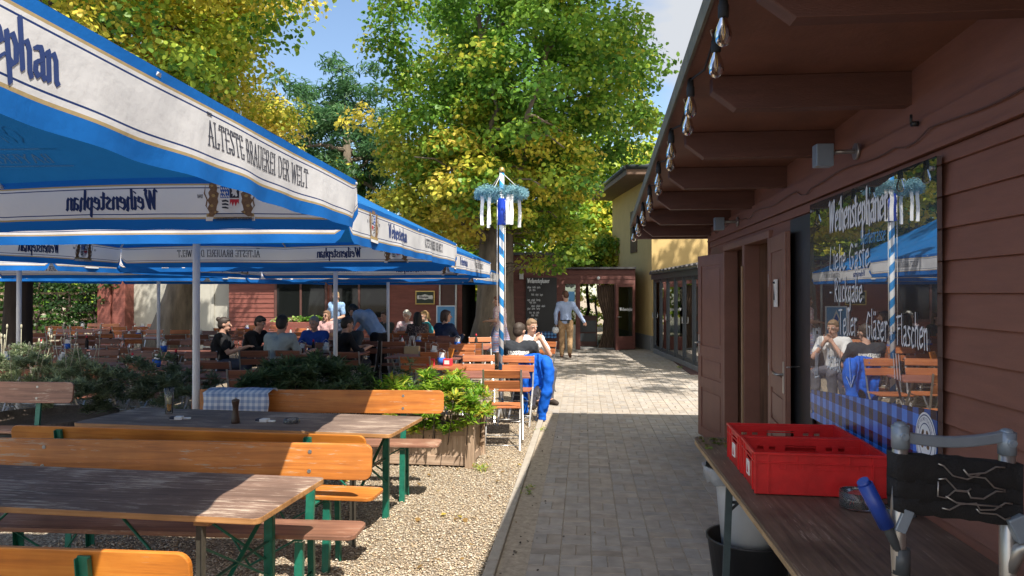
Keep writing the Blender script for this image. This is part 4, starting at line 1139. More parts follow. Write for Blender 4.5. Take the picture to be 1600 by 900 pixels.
# ------------------------------------------------------------ beer tables and benches
def mat_leg():
    if 'darkleg' not in M: M['darkleg'] = mat('dark_brown_steel', (.05, .045, .035), .5, .3, 14)
    return 'darkleg'
def beer_table(label, x, y, rz, ln=2.2, wd=.70, top='tabletop'):
    t = thing('beer_table', label, 'table', (x, y, 0), rz, 'long wooden tables at the front')
    m = MB(); m.prism(rrect(-ln / 2, ln / 2, -wd / 2, wd / 2, .035), .742, .77)
    # 0 top face, 1 the rest
    m.mi = [1, 0] + [1] * (len(m.f) - 2)
    m.build('table_top', [top, 'edge'], t, bevel=.004)
    m = MB(); m.bb(-ln / 2 + .25, -ln / 2 + .32, -wd / 2 + .05, wd / 2 - .05, .712, .7415); m.bb(ln / 2 - .32, ln / 2 - .25, -wd / 2 + .05, wd / 2 - .05, .712, .7415)
    m.build('batten', 'edge', t)
    for s in (-1, 1):
        xx = s * (ln / 2 - .285)
        for yy in (-wd / 2 + .05, wd / 2 - .05):
            m = MB(); m.bb(xx - .022, xx + .022, yy - .002, yy + .002, 0, .711)
            m.bb(xx + .022 * s - .002, xx + .022 * s + .002, yy + (.002 if yy > 0 else -.03), yy + (.03 if yy > 0 else -.002), 0, .711)
            m.build('leg', 'green' if yy > 0 else mat_leg(), t)
        m = MB()
        for z0, z1 in ((.28, .62), (.62, .28)): m.bar((xx, -wd / 2 + .055, z0), (xx, wd / 2 - .055, z1), .004, .022, up=(1, 0, 0))
        m.bar((xx, -wd / 2 + .055, .45), (xx, wd / 2 - .055, .45), .02, .004)
        for yy in (-wd / 2 + .055, wd / 2 - .055): m.tube([(xx - s * .01, yy * .98, .36), (xx - s * .48, yy * .6, .715)], .007, 6)
        m.tube([(xx - s * .48, -.18, .715), (xx - s * .48, .18, .715)], .007, 6)
        m.build('brace', 'green', t)
    return t
def bench(label, x, y, rz, ln=2.2, side=1, seatw=.26, back='orange', seat='orange_worn', bz=(.67, .865)):
    """side=+1: backrest on the +y side of the seat; origin below the middle of the seat"""
    t = thing('backrest_bench', label, 'bench', (x, y, 0), rz, 'long benches with backrests')
    m = MB(); m.prism(rrect(-ln / 2, ln / 2, -seatw / 2, seatw / 2, .05), .445, .47); m.build('seat', seat, t, bevel=.005)
    yb = side * (seatw / 2 + .05)
    m = MB(); m.prism(rrect(-ln / 2, ln / 2, bz[0], bz[1], .045), -.011, .011, frame=lambda a, b, c: (a, yb + side * (b - .47) * .12 + c, b))
    m.build('backrest', back, t, bevel=.004)
    for s in (-1, 1):
        xx = s * (ln / 2 - .30)
        for yy in (-1, 1):
            m = MB(); m.bar((xx, yy * (seatw / 2 - .04), .42), (xx + s * .0, yy * (seatw / 2 - .02), 0), .042, .005, up=(0, 1, 0))
            m.bar((xx + s * .02, yy * (seatw / 2 - .055), .42), (xx + s * .02, yy * (seatw / 2 - .035), 0), .004, .03, up=(0, 1, 0))
            m.build('leg', 'green', t)
        # back bracket: flat iron from under the seat, out and up behind the plank
        yo = yb + side * .020
        m = MB(); m.bar((xx - s * .05, side * .02, .437), (xx - s * .05, yo, .437), .045, .007)
        m.bar((xx - s * .05, yo, .43), (xx - s * .05, yb + side * ((bz[1] - .47) * .12 + .02), bz[1] - .015), .045, .007, up=(0, 1, 0))
        for e in (-1, 1): m.bar((xx - s * .05 + e * .021, yo + side * .008, .43), (xx - s * .05 + e * .021, yb + side * ((bz[1] - .47) * .12 + .028), bz[1] - .02), .004, .02, up=(0, 1, 0))
        m.build('back_bracket', 'green', t)
        m = MB(); m.prism([(-.1, .44), (.1, .44), (.1, .425), (-.1, .425)], -.02, .02, frame=lambda a, b, c: (xx + c, a, b))
        m.tube([(xx, 0, .43), (xx - s * .30, 0, .10 + .16)], .006, 6); m.tube([(xx, -.09, .2), (xx, .09, .2)], .006, 6)
        m.tube([(xx - s * .3, 0, .26), (xx - s * .42, 0, .443)], .006, 6); m.build('brace', 'green', t)
    # bolts through the plank
    m = MB()
    for s in (-1, 1):
        for z in (bz[0] + .045, bz[1] - .045):
            yy = yb + side * (z - .47) * .12
            m.tube([(s * (ln / 2 - .35), yy - side * .0112, z), (s * (ln / 2 - .35), yy - side * .015, z)], .011, 10)
    m.build('bolt', 'steel', t)
    return t
beer_table('front long table with peeling brown paint, half in umbrella shade', -2.44, 3.345, R(-3), 2.25, .70)
beer_table('second long table with beer glass, pepper mill and ashtray on it', -2.43, 5.24, R(-5), 2.4, .72, 'tabletop2')
bench('nearest bench at the bottom left edge, its backrest turned to the camera', -2.36, 2.50, R(0), 2.2, -1)
bench('bench on the far side of the front table with its backrest behind the seat', -2.29, 3.76, R(1), 2.26, 1, back='orange_worn', seat='seat_brown')
bench('bench between the two long tables, facing the second table', -2.43, 4.53, R(-3), 2.34, -1)
bench('bench beyond the second table with a checked cloth over its backrest', -2.28, 5.98, R(3), 2.2, 1, back='orange_worn', seat='seat_brown')
bench('bench left of the second table, before the lavender barrel', -5.85, 6.25, R(2), 2.2, 1, back='seat_brown', seat='seat_brown')

# things on the second table
t = thing('beer_glass', 'tall glass with a little orange drink at the left end of the second table', 'glass', (-3.18, 5.42, .77))
m = MB(); m.lathe([(.026, 0), (.028, .004), (.028, .02), (.027, .06), (.033, .13), (.037, .20), (.0355, .20), (.031, .13), (.025, .06), (.024, .014), (.001, .012)], n=24); m.build('glass_body', 'glass', t)
m = MB(); m.lathe([(.0235, .014), (.0245, .06), (.026, .075), (.001, .075)], n=20); m.build('drink', mat('orange_drink', (.85, .42, .04), .3, .1, 5), t)
m = MB(); m.lathe([(.0262, .078), (.0295, .13), (.001, .131)], n=20); m.build('foam', mat('beer_foam', (.70, .64, .38), .8, .3, 30), t)
t = thing('pepper_mill', 'dark wooden pepper mill standing on the second table', 'pepper mill', (-2.48, 5.08, .77))
m = MB(); m.lathe([(.030, 0), (.031, .012), (.024, .05), (.019, .09), (.022, .13), (.027, .155), (.028, .165), (.022, .17), (.001, .172)], n=22); m.build('mill_body', mat('dark_mill_wood', (.05, .028, .018), .35, .3, 12), t)
m = MB(); m.ell((0, 0, .178), (.008, .008, .008)); m.build('knob', 'alu', t)
def pack(lab, x, y, rz):
    t = thing('cigarette_packet', lab, 'packet', (x, y, .7715), rz)
    m = MB(); m.bb(-.043, .043, -.028, .028, 0, .022); m.build('box', 'paper', t, bevel=.002)
    m = MB(); m.bb(-.0435, -.01, -.0285, .0285, .004, .0225); m.build('printed_band', 'darkprint', t)
    m = MB(); m.bb(.046, .10, -.01, .012, 0, .014); m.build('lighter', 'white', t, bevel=.003)
pack('white packet and lighter near the beer glass on the second table', -2.98, 5.18, R(12))
pack('white packet between the pepper mill and the ashtray', -2.31, 5.15, R(-8))
t = thing('glass_ashtray', 'clear glass ashtray on the second table right of the packet', 'glass ashtray', (-2.08, 5.12, .77))
m = MB(); m.lathe([(.055, 0), (.058, .004), (.054, .032), (.05, .034), (.046, .012), (.001, .010)], n=26); m.build('glass_bowl', 'glass', t)
# checked cloth over the bench backrest
M['cloth_check'] = gingham('pale_blue_check_cloth', .05, (.62, .66, .72), (.36, .44, .58), (.20, .28, .46), ax=('X', 'Z'))
m = MB(); n = 16; prof = []
for i in range(9): prof.append((6.075 - .045 + .004 * math.sin(i), .52 + i * .0425))
prof += [(6.145, .884), (6.19, .886), (6.215, .87)] + [(6.225 + .004 * math.sin(i * 2), .84 - i * .05) for i in range(6)]
vs = []; fs = []
for i in range(n + 1):
    u = i / n; x = -3.20 + .56 * u
    for j, (yy, zz) in enumerate(prof):
        vs.append((x + .006 * math.sin(j * 1.3), yy + (x + 2.28) * .052 - .02 + .006 * math.sin(u * 19 + j * .3), zz + .003 * math.sin(u * 12)))
k = len(prof)
for i in range(n):
    for j in range(k - 1): fs.append((i * k + j, (i + 1) * k + j, (i + 1) * k + j + 1, i * k + j + 1))
m.add(vs, fs, 0, True); o = m.build('checked_cloth', 'cloth_check'); sm_ = o.modifiers.new('thick', 'SOLIDIFY'); sm_.thickness = .003
tag(o, 'pale blue checked cloth draped over a bench backrest', 'cloth')

# ------------------------------------------------------------ planters and shrubs
def planter_box(label, x, y, rz, lx, ly, h):
    t = thing('wooden_planter', label, 'planter', (x, y, 0), rz)
    m = MB(); n = int(lx / .075)
    for s in (-1, 1):
        for i in range(n):
            x0 = -lx / 2 + .05 + (lx - .1) * i / n
            m.bb(x0 + .001, x0 + (lx - .1) / n - .001, s * (ly / 2 - .02) - .008, s * (ly / 2 - .02) + .008 + rnd.uniform(-.002, .002), .07, h - .06)
    n = int(ly / .075)
    for s in (-1, 1):
        for i in range(n):
            y0 = -ly / 2 + .05 + (ly - .1) * i / n
            m.bb(s * (lx / 2 - .02) - .008, s * (lx / 2 - .02) + .008, y0 + .001, y0 + (ly - .1) / n - .001, .07, h - .06)
    m.build('side_boards', 'planter', t)
    m = MB()
    for s in (-1, 1):
        m.bb(-lx / 2 + .05, lx / 2 - .05, s * (ly / 2 - .012) - .013, s * (ly / 2 - .012) + .013, .02, .115); m.bb(-lx / 2 + .05, lx / 2 - .05, s * (ly / 2 - .012) - .013, s * (ly / 2 - .012) + .013, h - .12, h - .02)
        m.bb(s * (lx / 2 - .012) - .013, s * (lx / 2 - .012) + .013, -ly / 2 + .05, ly / 2 - .05, .02, .1); m.bb(s * (lx / 2 - .012) - .013, s * (lx / 2 - .012) + .013, -ly / 2 + .05, ly / 2 - .05, h - .1, h - .02)
    m.build('rail', 'plantertrim', t, bevel=.004)
    for a in (-1, 1):
        for b in (-1, 1):
            m = MB(); m.bb(a * (lx / 2 - .01) - .045, a * (lx / 2 - .01) + .045, b * (ly / 2 - .01) - .045, b * (ly / 2 - .01) + .045, 0, h + .05); m.build('post', 'planter', t, bevel=.006)
    m = MB(); m.bb(-lx / 2 + .03, lx / 2 - .03, -ly / 2 + .03, ly / 2 - .03, .1, h - .07); m.build('soil', mat('soil', (.06, .04, .03), .95, .4, 20, .5), t)
    return t
planter_box('weathered wooden planter box with pale corner post beside the kerb', -1.72, 7.45, R(-2), 1.28, .62, .43)
planter_box('long wooden planter box behind the second bench row, mostly hidden', -3.35, 7.35, R(-2), 1.7, .62, .40)
def blades(name, label, clumps, n, ln, wdt, palette, seed, stems=True, cat='shrub', up=.5):
    """rosettes of narrow pointed leaves; clumps = list of (x,y,z,r)"""
    t = thing(name, label, cat, (clumps[0][0], clumps[0][1], 0)); T = Vector((clumps[0][0], clumps[0][1], 0))
    q = np.random.default_rng(seed); V = []; C = []; nf = 0; sm = MB()
    pal = np.array([c for c, _ in palette]); wt = np.array([w_ for _, w_ in palette]); wt = wt / wt.sum()
    for (x, y, z, r) in clumps:
        base = np.array((x, y, z)) - np.array(T)
        tone = q.choice(len(pal), p=wt)
        if stems and q.uniform() < .35:
            rr = q.uniform(.2, .6); sm.tube([tuple(base * np.array((1, 1, 0)) + np.array((q.normal(0, .04), q.normal(0, .04), .25))), tuple(base)], [.005, .003], 5)
        for i in range(n):
            a = q.uniform(0, 6.283); e = q.uniform(-.35, 1.3) * (1 - up) + up * q.uniform(.1, 1.4)
            d = np.array((math.cos(a) * math.cos(e), math.sin(a) * math.cos(e), math.sin(e)))
            s = np.cross(d, (0, 0, 1)); s /= np.linalg.norm(s) + 1e-6; l_ = ln * q.uniform(.6, 1.2); w2 = wdt * q.uniform(.7, 1.2) / 2
            b0 = base + np.array((q.normal(0, r * .4), q.normal(0, r * .4), q.normal(0, r * .3)))
            dr = np.array((0, 0, -1)) * l_ * .28
            pts = [b0, b0 + d * l_ * .4 + s * w2 + dr * .1, b0 + d * l_ + dr, b0 + d * l_ * .4 - s * w2 + dr * .1]
            V += pts; nf += 1
            c = pal[tone if q.uniform() < .6 else q.choice(len(pal), p=wt)] * q.uniform(.75, 1.25); C += [(*c, 1)] * 4
    me = bpy.data.meshes.new('foliage'); me.from_pydata([tuple(v) for v in V], [], [tuple(range(4 * i, 4 * i + 4)) for i in range(nf)])
    me.materials.append(M['leaf']); colattr(me, 'leafcol', C); o = bpy.data.objects.new('foliage', me); COL.objects.link(o); o.parent = t
    if stems: sm.build('stem', 'bark_dark', t)
    return t
q = random.Random(9)
def clumpbox(n, x0, x1, y0, y1, z0, z1, r=.06):
    o = []
    for i in range(n):
        u = q.uniform(-1, 1); v = q.uniform(-1, 1)
        top = z1 - (z1 - z0) * .55 * (u * u * .6 + v * v * .4)
        o.append(((x0 + x1) / 2 + u * (x1 - x0) / 2, (y0 + y1) / 2 + v * (y1 - y0) / 2, z0 + (top - z0) * q.uniform(.35, 1), r))
    return o
LIME = [((.18, .36, .03), 3), ((.34, .50, .05), 3), ((.55, .52, .07), 1.6), ((.46, .27, .06), .6), ((.08, .16, .02), 1.6)]
OLE = [((.075, .125, .055), 3), ((.12, .18, .08), 3), ((.18, .24, .12), 1.4)]
LAV = [((.27, .33, .19), 2), ((.40, .46, .26), 2), ((.19, .24, .14), 1.5)]
blades('leafy_shrub', 'bright yellow green shrub spilling out of the wooden planter by the kerb', clumpbox(95, -2.1, -1.0, 6.98, 7.8, .34, .96) + [(-1.15 - .1 * i, 7.08, .42 - .03 * (i % 3), .05) for i in range(11)] + [(-1.0, 7.3 + .1 * i, .5, .05) for i in range(4)], 40, .125, .027, LIME, 4, up=.45)
blades('oleander_shrub', 'dark green oleander shrub with narrow leaves behind the far bench', clumpbox(130, -3.5, -2.2, 6.9, 7.9, .42, 1.05), 48, .14, .028, OLE, 5, up=.5)
blades('oleander_shrub', 'small dark spiky shrub between the oleander and the bright shrub', clumpbox(16, -2.1, -1.75, 7.85, 8.2, .35, .95), 26, .13, .02, OLE, 6)
blades('grey_shrub', 'grey green shrub in shade behind the beer glass', clumpbox(90, -5.3, -4.15, 7.3, 8.2, .3, 1.02), 60, .11, .020, [((.16, .21, .12), 2), ((.23, .28, .17), 1)], 7, stems=False)
lav = blades('lavender', 'sunlit lavender bush with seed heads in the half barrel at left', clumpbox(130, -6.5, -4.9, 6.6, 7.5, .45, 1.15), 90, .10, .016, LAV, 8, up=.8, stems=False)
m = MB()
for i in range(34):
    x = q.uniform(-6.4, -5.0); y = q.uniform(6.7, 7.4); h = q.uniform(1.1, 1.36); dx = q.uniform(-.12, .12)
    m.tube([(x, y, .8), (x + dx, y, h)], .003, 5); m.ell((x + dx, y, h + .02), (.011, .011, .026), n=6, m=4)
o = m.build('seed_head_stalk', mat('dry_seed_heads', (.38, .36, .26), .8, .25, 30), lav); o.matrix_parent_inverse = Matrix.Translation(-lav.location)
t = thing('half_barrel_planter', 'dark half barrel planter under the lavender', 'planter', (-5.45, 7.05, 0))
m = MB(); m.lathe([(.50, 0), (.60, .22), (.66, .46), (.62, .46), (.60, .40), (.01, .38)], n=36); m.build('barrel', wood('barrel_wood', ((.06, .045, .035), (.10, .075, .06), (.15, .12, .1)), None, 0, .8, 'Z'), t)
m = MB(); m.lathe([(.545, .08), (.565, .13)], n=36, cap0=False); m.lathe([(.638, .33), (.65, .38)], n=36, cap0=False); m.build('hoop', 'anthracite', t)
# weed tuft by the planter post
blades('weed_tuft', 'small weed growing in the gravel at the foot of the planter post', [(-1.0 + q.uniform(-.05, .12), 7.0 + q.uniform(-.06, .06), .03, .03) for _ in range(12)], 8, .07, .008, LIME, 14, stems=False, cat='weed')

# ------------------------------------------------------------ umbrellas
def valance_mat():
    m, n, l, b = newmat('printed_valance'); a = n.new('ShaderNodeAttribute'); a.attribute_name = 'band'
    s = n.new('ShaderNodeSeparateColor'); l(a.outputs['Color'], s.inputs[0])
    r = n.new('ShaderNodeValToRGB'); r.color_ramp.interpolation = 'CONSTANT'; e = r.color_ramp.elements
    W_ = (.74, .74, .76, 1); B_ = (.010, .15, .52, 1); GO = (.47, .36, .19, 1); N_ = (.014, .04, .17, 1)
    st = [(0, B_), (.12, GO), (.15, W_), (.19, N_), (.21, W_), (.69, N_), (.71, W_), (.765, GO), (.80, B_)]
    e[0].position = 0; e[0].color = st[0][1]; e[1].position = st[-1][0]; e[1].color = st[-1][1]
    for p, c in st[1:-1]: k = e.new(p); k.color = c
    l(s.outputs[0], r.inputs[0]); l(r.outputs[0], b.inputs['Base Color']); b.inputs['Roughness'].default_value = .8; b.inputs['Specular IOR Level'].default_value = .2
    tr = n.new('ShaderNodeBsdfTranslucent'); l(r.outputs[0], tr.inputs['Color'])
    ms = n.new('ShaderNodeMixShader'); ms.inputs[0].default_value = .33; l(b.outputs[0], ms.inputs[1]); l(tr.outputs[0], ms.inputs[2])
    l(ms.outputs[0], n.get('Material Output').inputs['Surface'])
    t = n.new('ShaderNodeTexCoord'); no = n.new('ShaderNodeTexNoise'); no.inputs['Scale'].default_value = 7; no.inputs['Detail'].default_value = 5
    l(t.outputs['Object'], no.inputs['Vector']); bp = n.new('ShaderNodeBump'); bp.inputs['Strength'].default_value = .28; bp.inputs['Distance'].default_value = .03
    l(no.outputs['Fac'], bp.inputs['Height']); l(bp.outputs[0], b.inputs['Normal'])
    return m
M['valance'] = valance_mat()
def umbrella(label, x, y, rz, ztop=2.285, half=1.92, peak=1.04, Hv=.255):
    t = thing('beer_garden_umbrella', label, 'umbrella', (x, y, 0), rz, 'big square blue umbrellas')
    def edge(k, u):
        a = k * math.pi / 2; n = (math.cos(a), math.sin(a)); tt = (-math.sin(a), math.cos(a))
        s = (u - .5) * 2 * half; pull = -.035 * math.sin(math.pi * ((u * 2) % 1))
        h = half + pull
        return Vector((n[0] * h + tt[0] * s, n[1] * h + tt[1] * s, ztop + .02 * math.sin(math.pi * ((u * 2) % 1)))), Vector((n[0], n[1], 0)), Vector((tt[0], tt[1], 0))
    # canopy: eight triangular fields, slightly sagging between the ribs
    mb = MB(); NU, NV = 16, 12
    top = Vector((0, 0, ztop + peak))
    rr = []
    for j in range(NV + 1):
        f = j / NV; ring = []
        for k in range(4):
            for i in range(NU):
                u = i / NU; p, n_, t_ = edge(k, u)
                qv = p.lerp(top, f * .94)
                sag = .045 * math.sin(math.pi * ((u * 2) % 1)) * math.sin(math.pi * min(1, f * 1.0)) + .03 * math.sin(math.pi * f)
                qv.z -= sag; ring.append(qv)
        rr.append(ring)
    n4 = NU * 4; vs = [p for ring in rr for p in ring]
    fs = [(j * n4 + i, j * n4 + (i + 1) % n4, (j + 1) * n4 + (i + 1) % n4, (j + 1) * n4 + i) for j in range(NV) for i in range(n4)]
    mb.add(vs, fs, 0, True); mb.build('canopy', 'blueclo', t)
    # vent cap and finial
    mb = MB(); vs = []
    for (rad, z) in ((.36, -.16), (.2, -.05), (.02, .04)):
        for k in range(8):
            a = k * math.pi / 4 + math.pi / 4; f = 1.0 if k % 2 == 0 else .75
            vs.append((rad * math.cos(a) * f, rad * math.sin(a) * f, ztop + peak + z))
    mb.add(vs, [(j * 8 + i, j * 8 + (i + 1) % 8, (j + 1) * 8 + (i + 1) % 8, (j + 1) * 8 + i) for j in range(2) for i in range(8)])
    mb.build('vent_cap', 'blueclo', t)
    mb = MB(); mb.lathe([(.03, 0), (.03, .03), (.014, .05), (.018, .08), (.001, .1)], (0, 0, ztop + peak + .03), 12); mb.build('finial', 'white', t)
    mb = MB(); mb.tube([(0, 0, 0), (0, 0, ztop + peak - .03)], .030, 16); mb.build('pole', 'pole', t)
    mb = MB(); mb.lathe([(.048, 0), (.048, .10), (.034, .12)], (0, 0, ztop + .18), 16); mb.tube([(.03, 0, ztop - .02), (.075, 0, ztop - .02)], .008, 8); mb.tube([(.075, 0, ztop - .05), (.075, 0, ztop + .01)], .012, 8)
    mb.build('slider', 'black', t)
    mb = MB(); mb.box((0, 0, .02), (.6, .6, .04)); mb.lathe([(.05, .04), (.045, .30), (.045, .34)], n=16, cap1=True); mb.build('base', 'zinc', t)
    for k in range(8):
        kk = k // 2; u = 0.0 if k % 2 == 0 else .5
        p, n_, t_ = edge(kk, u); p = p + Vector((0, 0, -.02)); q_ = top + Vector((0, 0, -.10)); q_ = p.lerp(q_, .97)
        mb = MB(); mb.tube([p, q_], .011, 6); mid = p.lerp(q_, .5); mb.tube([mid, Vector((0, 0, ztop + .24))], .008, 6)
        mb.build('rib', 'pole', t)
    for k in range(4):
        NU2, NV2 = 120, 8
        def P(u, v, off=0):
            p, n_, t_ = edge(k, u)
            e = min(u, 1 - u); rd = 1.0
            if e < .018: rd = .66 + .34 * math.sin(math.pi / 2 * e / .018)
            hem = Hv * (1 + .06 * math.sin(math.pi * ((u * 2) % 1)))
            wv = .016 * math.sin(u * 23 + k * 2) * v + .010 * math.sin(u * 61 + k) * v * v
            return p + Vector((0, 0, -hem * v * rd)) + n_ * (wv + .012 * v + off)
        vs = []; band = []
        us = [0, .004, .009, .018] + [.018 + (.982 - .018) * i / NU2 for i in range(1, NU2)] + [.982, .991, .996, 1]
        for u in us:
            for j in range(NV2 + 1): vs.append(P(u, j / NV2)); band.append((j / NV2, 0, 0, 1))
        w_ = NV2 + 1
        fs = [(i * w_ + j, i * w_ + j + 1, (i + 1) * w_ + j + 1, (i + 1) * w_ + j) for i in range(len(us) - 1) for j in range(NV2)]
        mb = MB(); mb.add(vs, fs, 0, True); vo = mb.build('valance', 'valance', t); colattr(vo.data, 'band', band)
        # print, seen from both faces
        ln = 2 * half
        for mbk, spec in (('lettering', 0), ('crest', 1)):
            mb = MB()
            for sgn in (1, -1):
                def fm(u0, v0):
                    return lambda U, V, kk_: P(u0 + U / ln, max(.0, v0 - V / Hv), sgn * (.0014 + kk_ * 1.5))
                if spec == 0:
                    text(mb, 'Weihenstephan', fm(.275, .60), .095, (.26, .10, 35), .98, mi=0)
                    text(mb, 'ÄLTESTE BRAUEREI DER WELT', fm(.575, .57), .078, (.19, .07, 0), .82, SF, mi=1, serif=.15)
                else:
                    c0 = .172
                    def sh(poly, mi, lift):
                        mb.add([P(c0 + a / ln, .43 - b / Hv, sgn * (.0016 + lift * 3)) for a, b in poly], [tuple(range(len(poly)))], mi)
                    sh([(-.055, .07), (.055, .07), (.055, -.02), (.03, -.055), (0, -.065), (-.03, -.055), (-.055, -.02)], 4, 0)
                    sh([(-.050, .066), (-.001, .066), (-.001, .008), (-.05, .008)], 2, .0006)
                    sh([(.001, .066), (.050, .066), (.05, .008), (.001, .008)], 5, .0006)
                    for a in range(4):
                        for b_ in range(3):
                            xx = .008 + a * .0115 + (b_ % 2) * .005; yy = .016 + b_ * .019; sh([(xx - .003, yy - .008), (xx + .004, yy), (xx + .003, yy + .008), (xx - .004, yy)], 4, .0010)
                    sh([(-.05, .002), (-.001, .002), (-.001, -.028), (-.009, -.012), (-.017, -.034), (-.025, -.012), (-.033, -.034), (-.041, -.012), (-.05, -.022)], 3, .0006)
                    for b_ in range(3): sh([(.006, -.006 - b_ * .017), (.022, .0 - b_ * .017), (.044, -.004 - b_ * .016), (.04, -.012 - b_ * .015), (.02, -.010 - b_ * .017), (.006, -.014 - b_ * .016)], 2, .0006)
                    # lion in the first quarter
                    sh([(-.043, .02), (-.036, .04), (-.044, .056), (-.03, .06), (-.022, .05), (-.010, .058), (-.014, .04), (-.008, .03), (-.018, .028), (-.016, .014), (-.026, .024), (-.034, .014)], 4, .0010)
                    for s2 in (-1, 1):   # supporters: rampant lions with ragged manes and tails
                        body = [(.060, -.060), (.075, -.052), (.070, -.03), (.062, -.012), (.066, .006), (.058, .03), (.070, .04), (.066, .058), (.074, .078), (.092, .086), (.108, .078), (.112, .062), (.104, .05), (.116, .034), (.110, .014), (.122, -.004), (.112, -.022), (.124, -.044), (.114, -.062), (.126, -.078), (.100, -.084), (.085, -.075)]
                        sh([(s2 * a, b) for a, b in body], 6, .0002)
                        for hx, hy, hr in ((.095, .068, .008), (.088, .02, .011), (.098, -.03, .010), (.08, -.062, .006)):
                            sh([(s2 * (hx + hr * math.cos(R(i * 60))), hy + hr * .8 * math.sin(R(i * 60))) for i in range(6)], 7, .0007)
                        sh([(s2 * .118, -.05), (s2 * .134, -.03), (s2 * .126, 0), (s2 * .140, .03), (s2 * .128, .075), (s2 * .133, .03), (s2 * .119, 0), (s2 * .127, -.03)], 6, .0005)
                    sh([(-.13, -.068), (.13, -.068), (.13, -.084), (-.13, -.084)], 7, .0004)
                    sh([(-.045, .072), (.045, .072), (.05, .095), (.03, .086), (.018, .10), (0, .088), (-.018, .10), (-.03, .086), (-.05, .095)], 6, .0004)
                    text(mb, '1040', fm(c0 + .038, .40), .020, (.18, .08, 0), .9, mi=1); text(mb, '1040', fm(c0 - .051, .40), .020, (.18, .08, 0), .9, mi=1)
                    sh([(-.135, -.086), (.135, -.086), (.135, -.104), (-.135, -.104)], 4, .0004)
                    text(mb, 'BAYERISCHE STAATSBRAUEREI', lambda U, V, kk_: P(c0 - .128 / ln + U / ln, .43 + .102 / Hv - V / Hv, sgn * (.0042 + kk_)), .014, (.2, .12, 0), .98, SF, mi=1)
            mb.build(mbk, ['navy', 'darkprint', 'darkprint', 'redprint', 'whiteprint', 'blueprint', 'crestbrown', 'crestgold'], vo)
    # faint crest and words printed on the roof fields
    mb = MB()
    for k in range(4):
        def C_(a, v, lift):
            p, n_, t_ = edge(k, .5); pt = (top - p)
            q_ = p + pt * v * .94; q_.z -= .03 * math.sin(math.pi * v) + .012 + lift; return q_ + t_ * a
        for sgn in (-1,):
            text(mb, 'BAYERISCHE', lambda U, V, kk_: C_(-.42 + U, .10 + V / 2.2, kk_), .085, (.14, .05, 0), 1.0, SF, serif=.1)
            for v in (.085, .155):
                mb.add([C_(-.5, v, 0), C_(.5, v, 0), C_(.5, v + .003, 0), C_(-.5, v + .003, 0)], [(0, 1, 2, 3)])
            for i in range(16):
                a0 = -.36 + i * .05
                pts = [(a0 + .03 * math.cos(j * .9 + i), .215 + .035 * math.sin(j * .9 + i * 2)) for j in range(6)]
                for (a1, v1), (a2, v2) in zip(pts[:-1], pts[1:]): mb.add([C_(a1, v1, 0), C_(a2, v2, 0), C_(a2 + .006, v2 + .003, 0), C_(a1 + .006, v1 + .003, 0)], [(0, 1, 2, 3)])
    mb.build('roof_print', 'faint', t)
    return t
u1 = umbrella('nearest blue umbrella with white printed valance, filling the upper left', -3.02, 1.75, R(2.2))
ul = [('second blue umbrella along the path, over the second long table', -3.28, 6.00, .5, -.045, 1),
      ('third blue umbrella along the path, its corner just left of the maypole', -3.42, 9.95, 0, -.09, 1),
      ('farthest umbrella of the path row, before the notice board wall', -3.74, 13.9, 0, -.15, 1),
      ('umbrella of the left row whose pole stands before the dark trunk', -7.35, 9.0, 0, -.10, 1),
      ('farther umbrella of the left row near the grey wall', -7.9, 13.1, 1, -.14, 1),
      ('umbrella at the left edge in the outer row', -11.6, 10.6, -2, -.12, 1)]
for lab, x, y, a, dz, s in ul:
    copytree(u1, (x, y, dz), R(a), lab)

# ------------------------------------------------------------ maypole
t = thing('maypole', 'slim blue and white striped maypole with a wreath and ribbons', 'maypole', (-1.13, 10.1, 0))
def stripe_mat():
    m, n, l, b = newmat('spiral_stripe'); a = n.new('ShaderNodeTexCoord'); s = n.new('ShaderNodeSeparateXYZ'); l(a.outputs['Object'], s.inputs[0])
    an = n.new('ShaderNodeMath'); an.operation = 'ARCTAN2'; l(s.outputs['Y'], an.inputs[0]); l(s.outputs['X'], an.inputs[1])
    m1 = n.new('ShaderNodeMath'); m1.operation = 'MULTIPLY'; m1.inputs[1].default_value = 1 / (2 * math.pi); l(an.outputs[0], m1.inputs[0])
    m2 = n.new('ShaderNodeMath'); m2.operation = 'MULTIPLY_ADD'; m2.inputs[1].default_value = 4.4; l(s.outputs['Z'], m2.inputs[0]); l(m1.outputs[0], m2.inputs[2])
    m3 = n.new('ShaderNodeMath'); m3.operation = 'FRACT'; l(m2.outputs[0], m3.inputs[0])
    m4 = n.new('ShaderNodeMath'); m4.operation = 'GREATER_THAN'; m4.inputs[1].default_value = .5; l(m3.outputs[0], m4.inputs[0])
    mx = n.new('ShaderNodeMixRGB'); mx.inputs[1].default_value = (.72, .74, .76, 1); mx.inputs[2].default_value = (.02, .22, .55, 1); l(m4.outputs[0], mx.inputs[0])
    l(mx.outputs[0], b.inputs['Base Color']); b.inputs['Roughness'].default_value = .4; return m
M['stripe'] = stripe_mat()
m = MB(); m.tube([(0, 0, 0), (.01, 0, 3.38)], [.035, .032], 18); m.build('pole', 'stripe', t)
m = MB(); m.lathe([(.04, 3.36), (.045, 3.39), (.03, 3.43), (.001, 3.44)], (.01, 0, 0), 14); m.build('pole_cap', 'brass', t)
m = MB()
for i in range(90):
    a = i / 90 * 2 * math.pi
q2 = np.random.default_rng(8); cl = []
for i in range(64):
    a = i / 64 * 2 * math.pi; cl.append((.30 * math.cos(a), .30 * math.sin(a), 3.07 + .015 * math.sin(a * 5)))
leaves('wreath', cl, 90, .09, .036, [((.22, .42, .50), 2), ((.30, .52, .58), 2), ((.14, .30, .36), 1)], seed=9, parent=t, thin=1, droop=0, hexa=False)
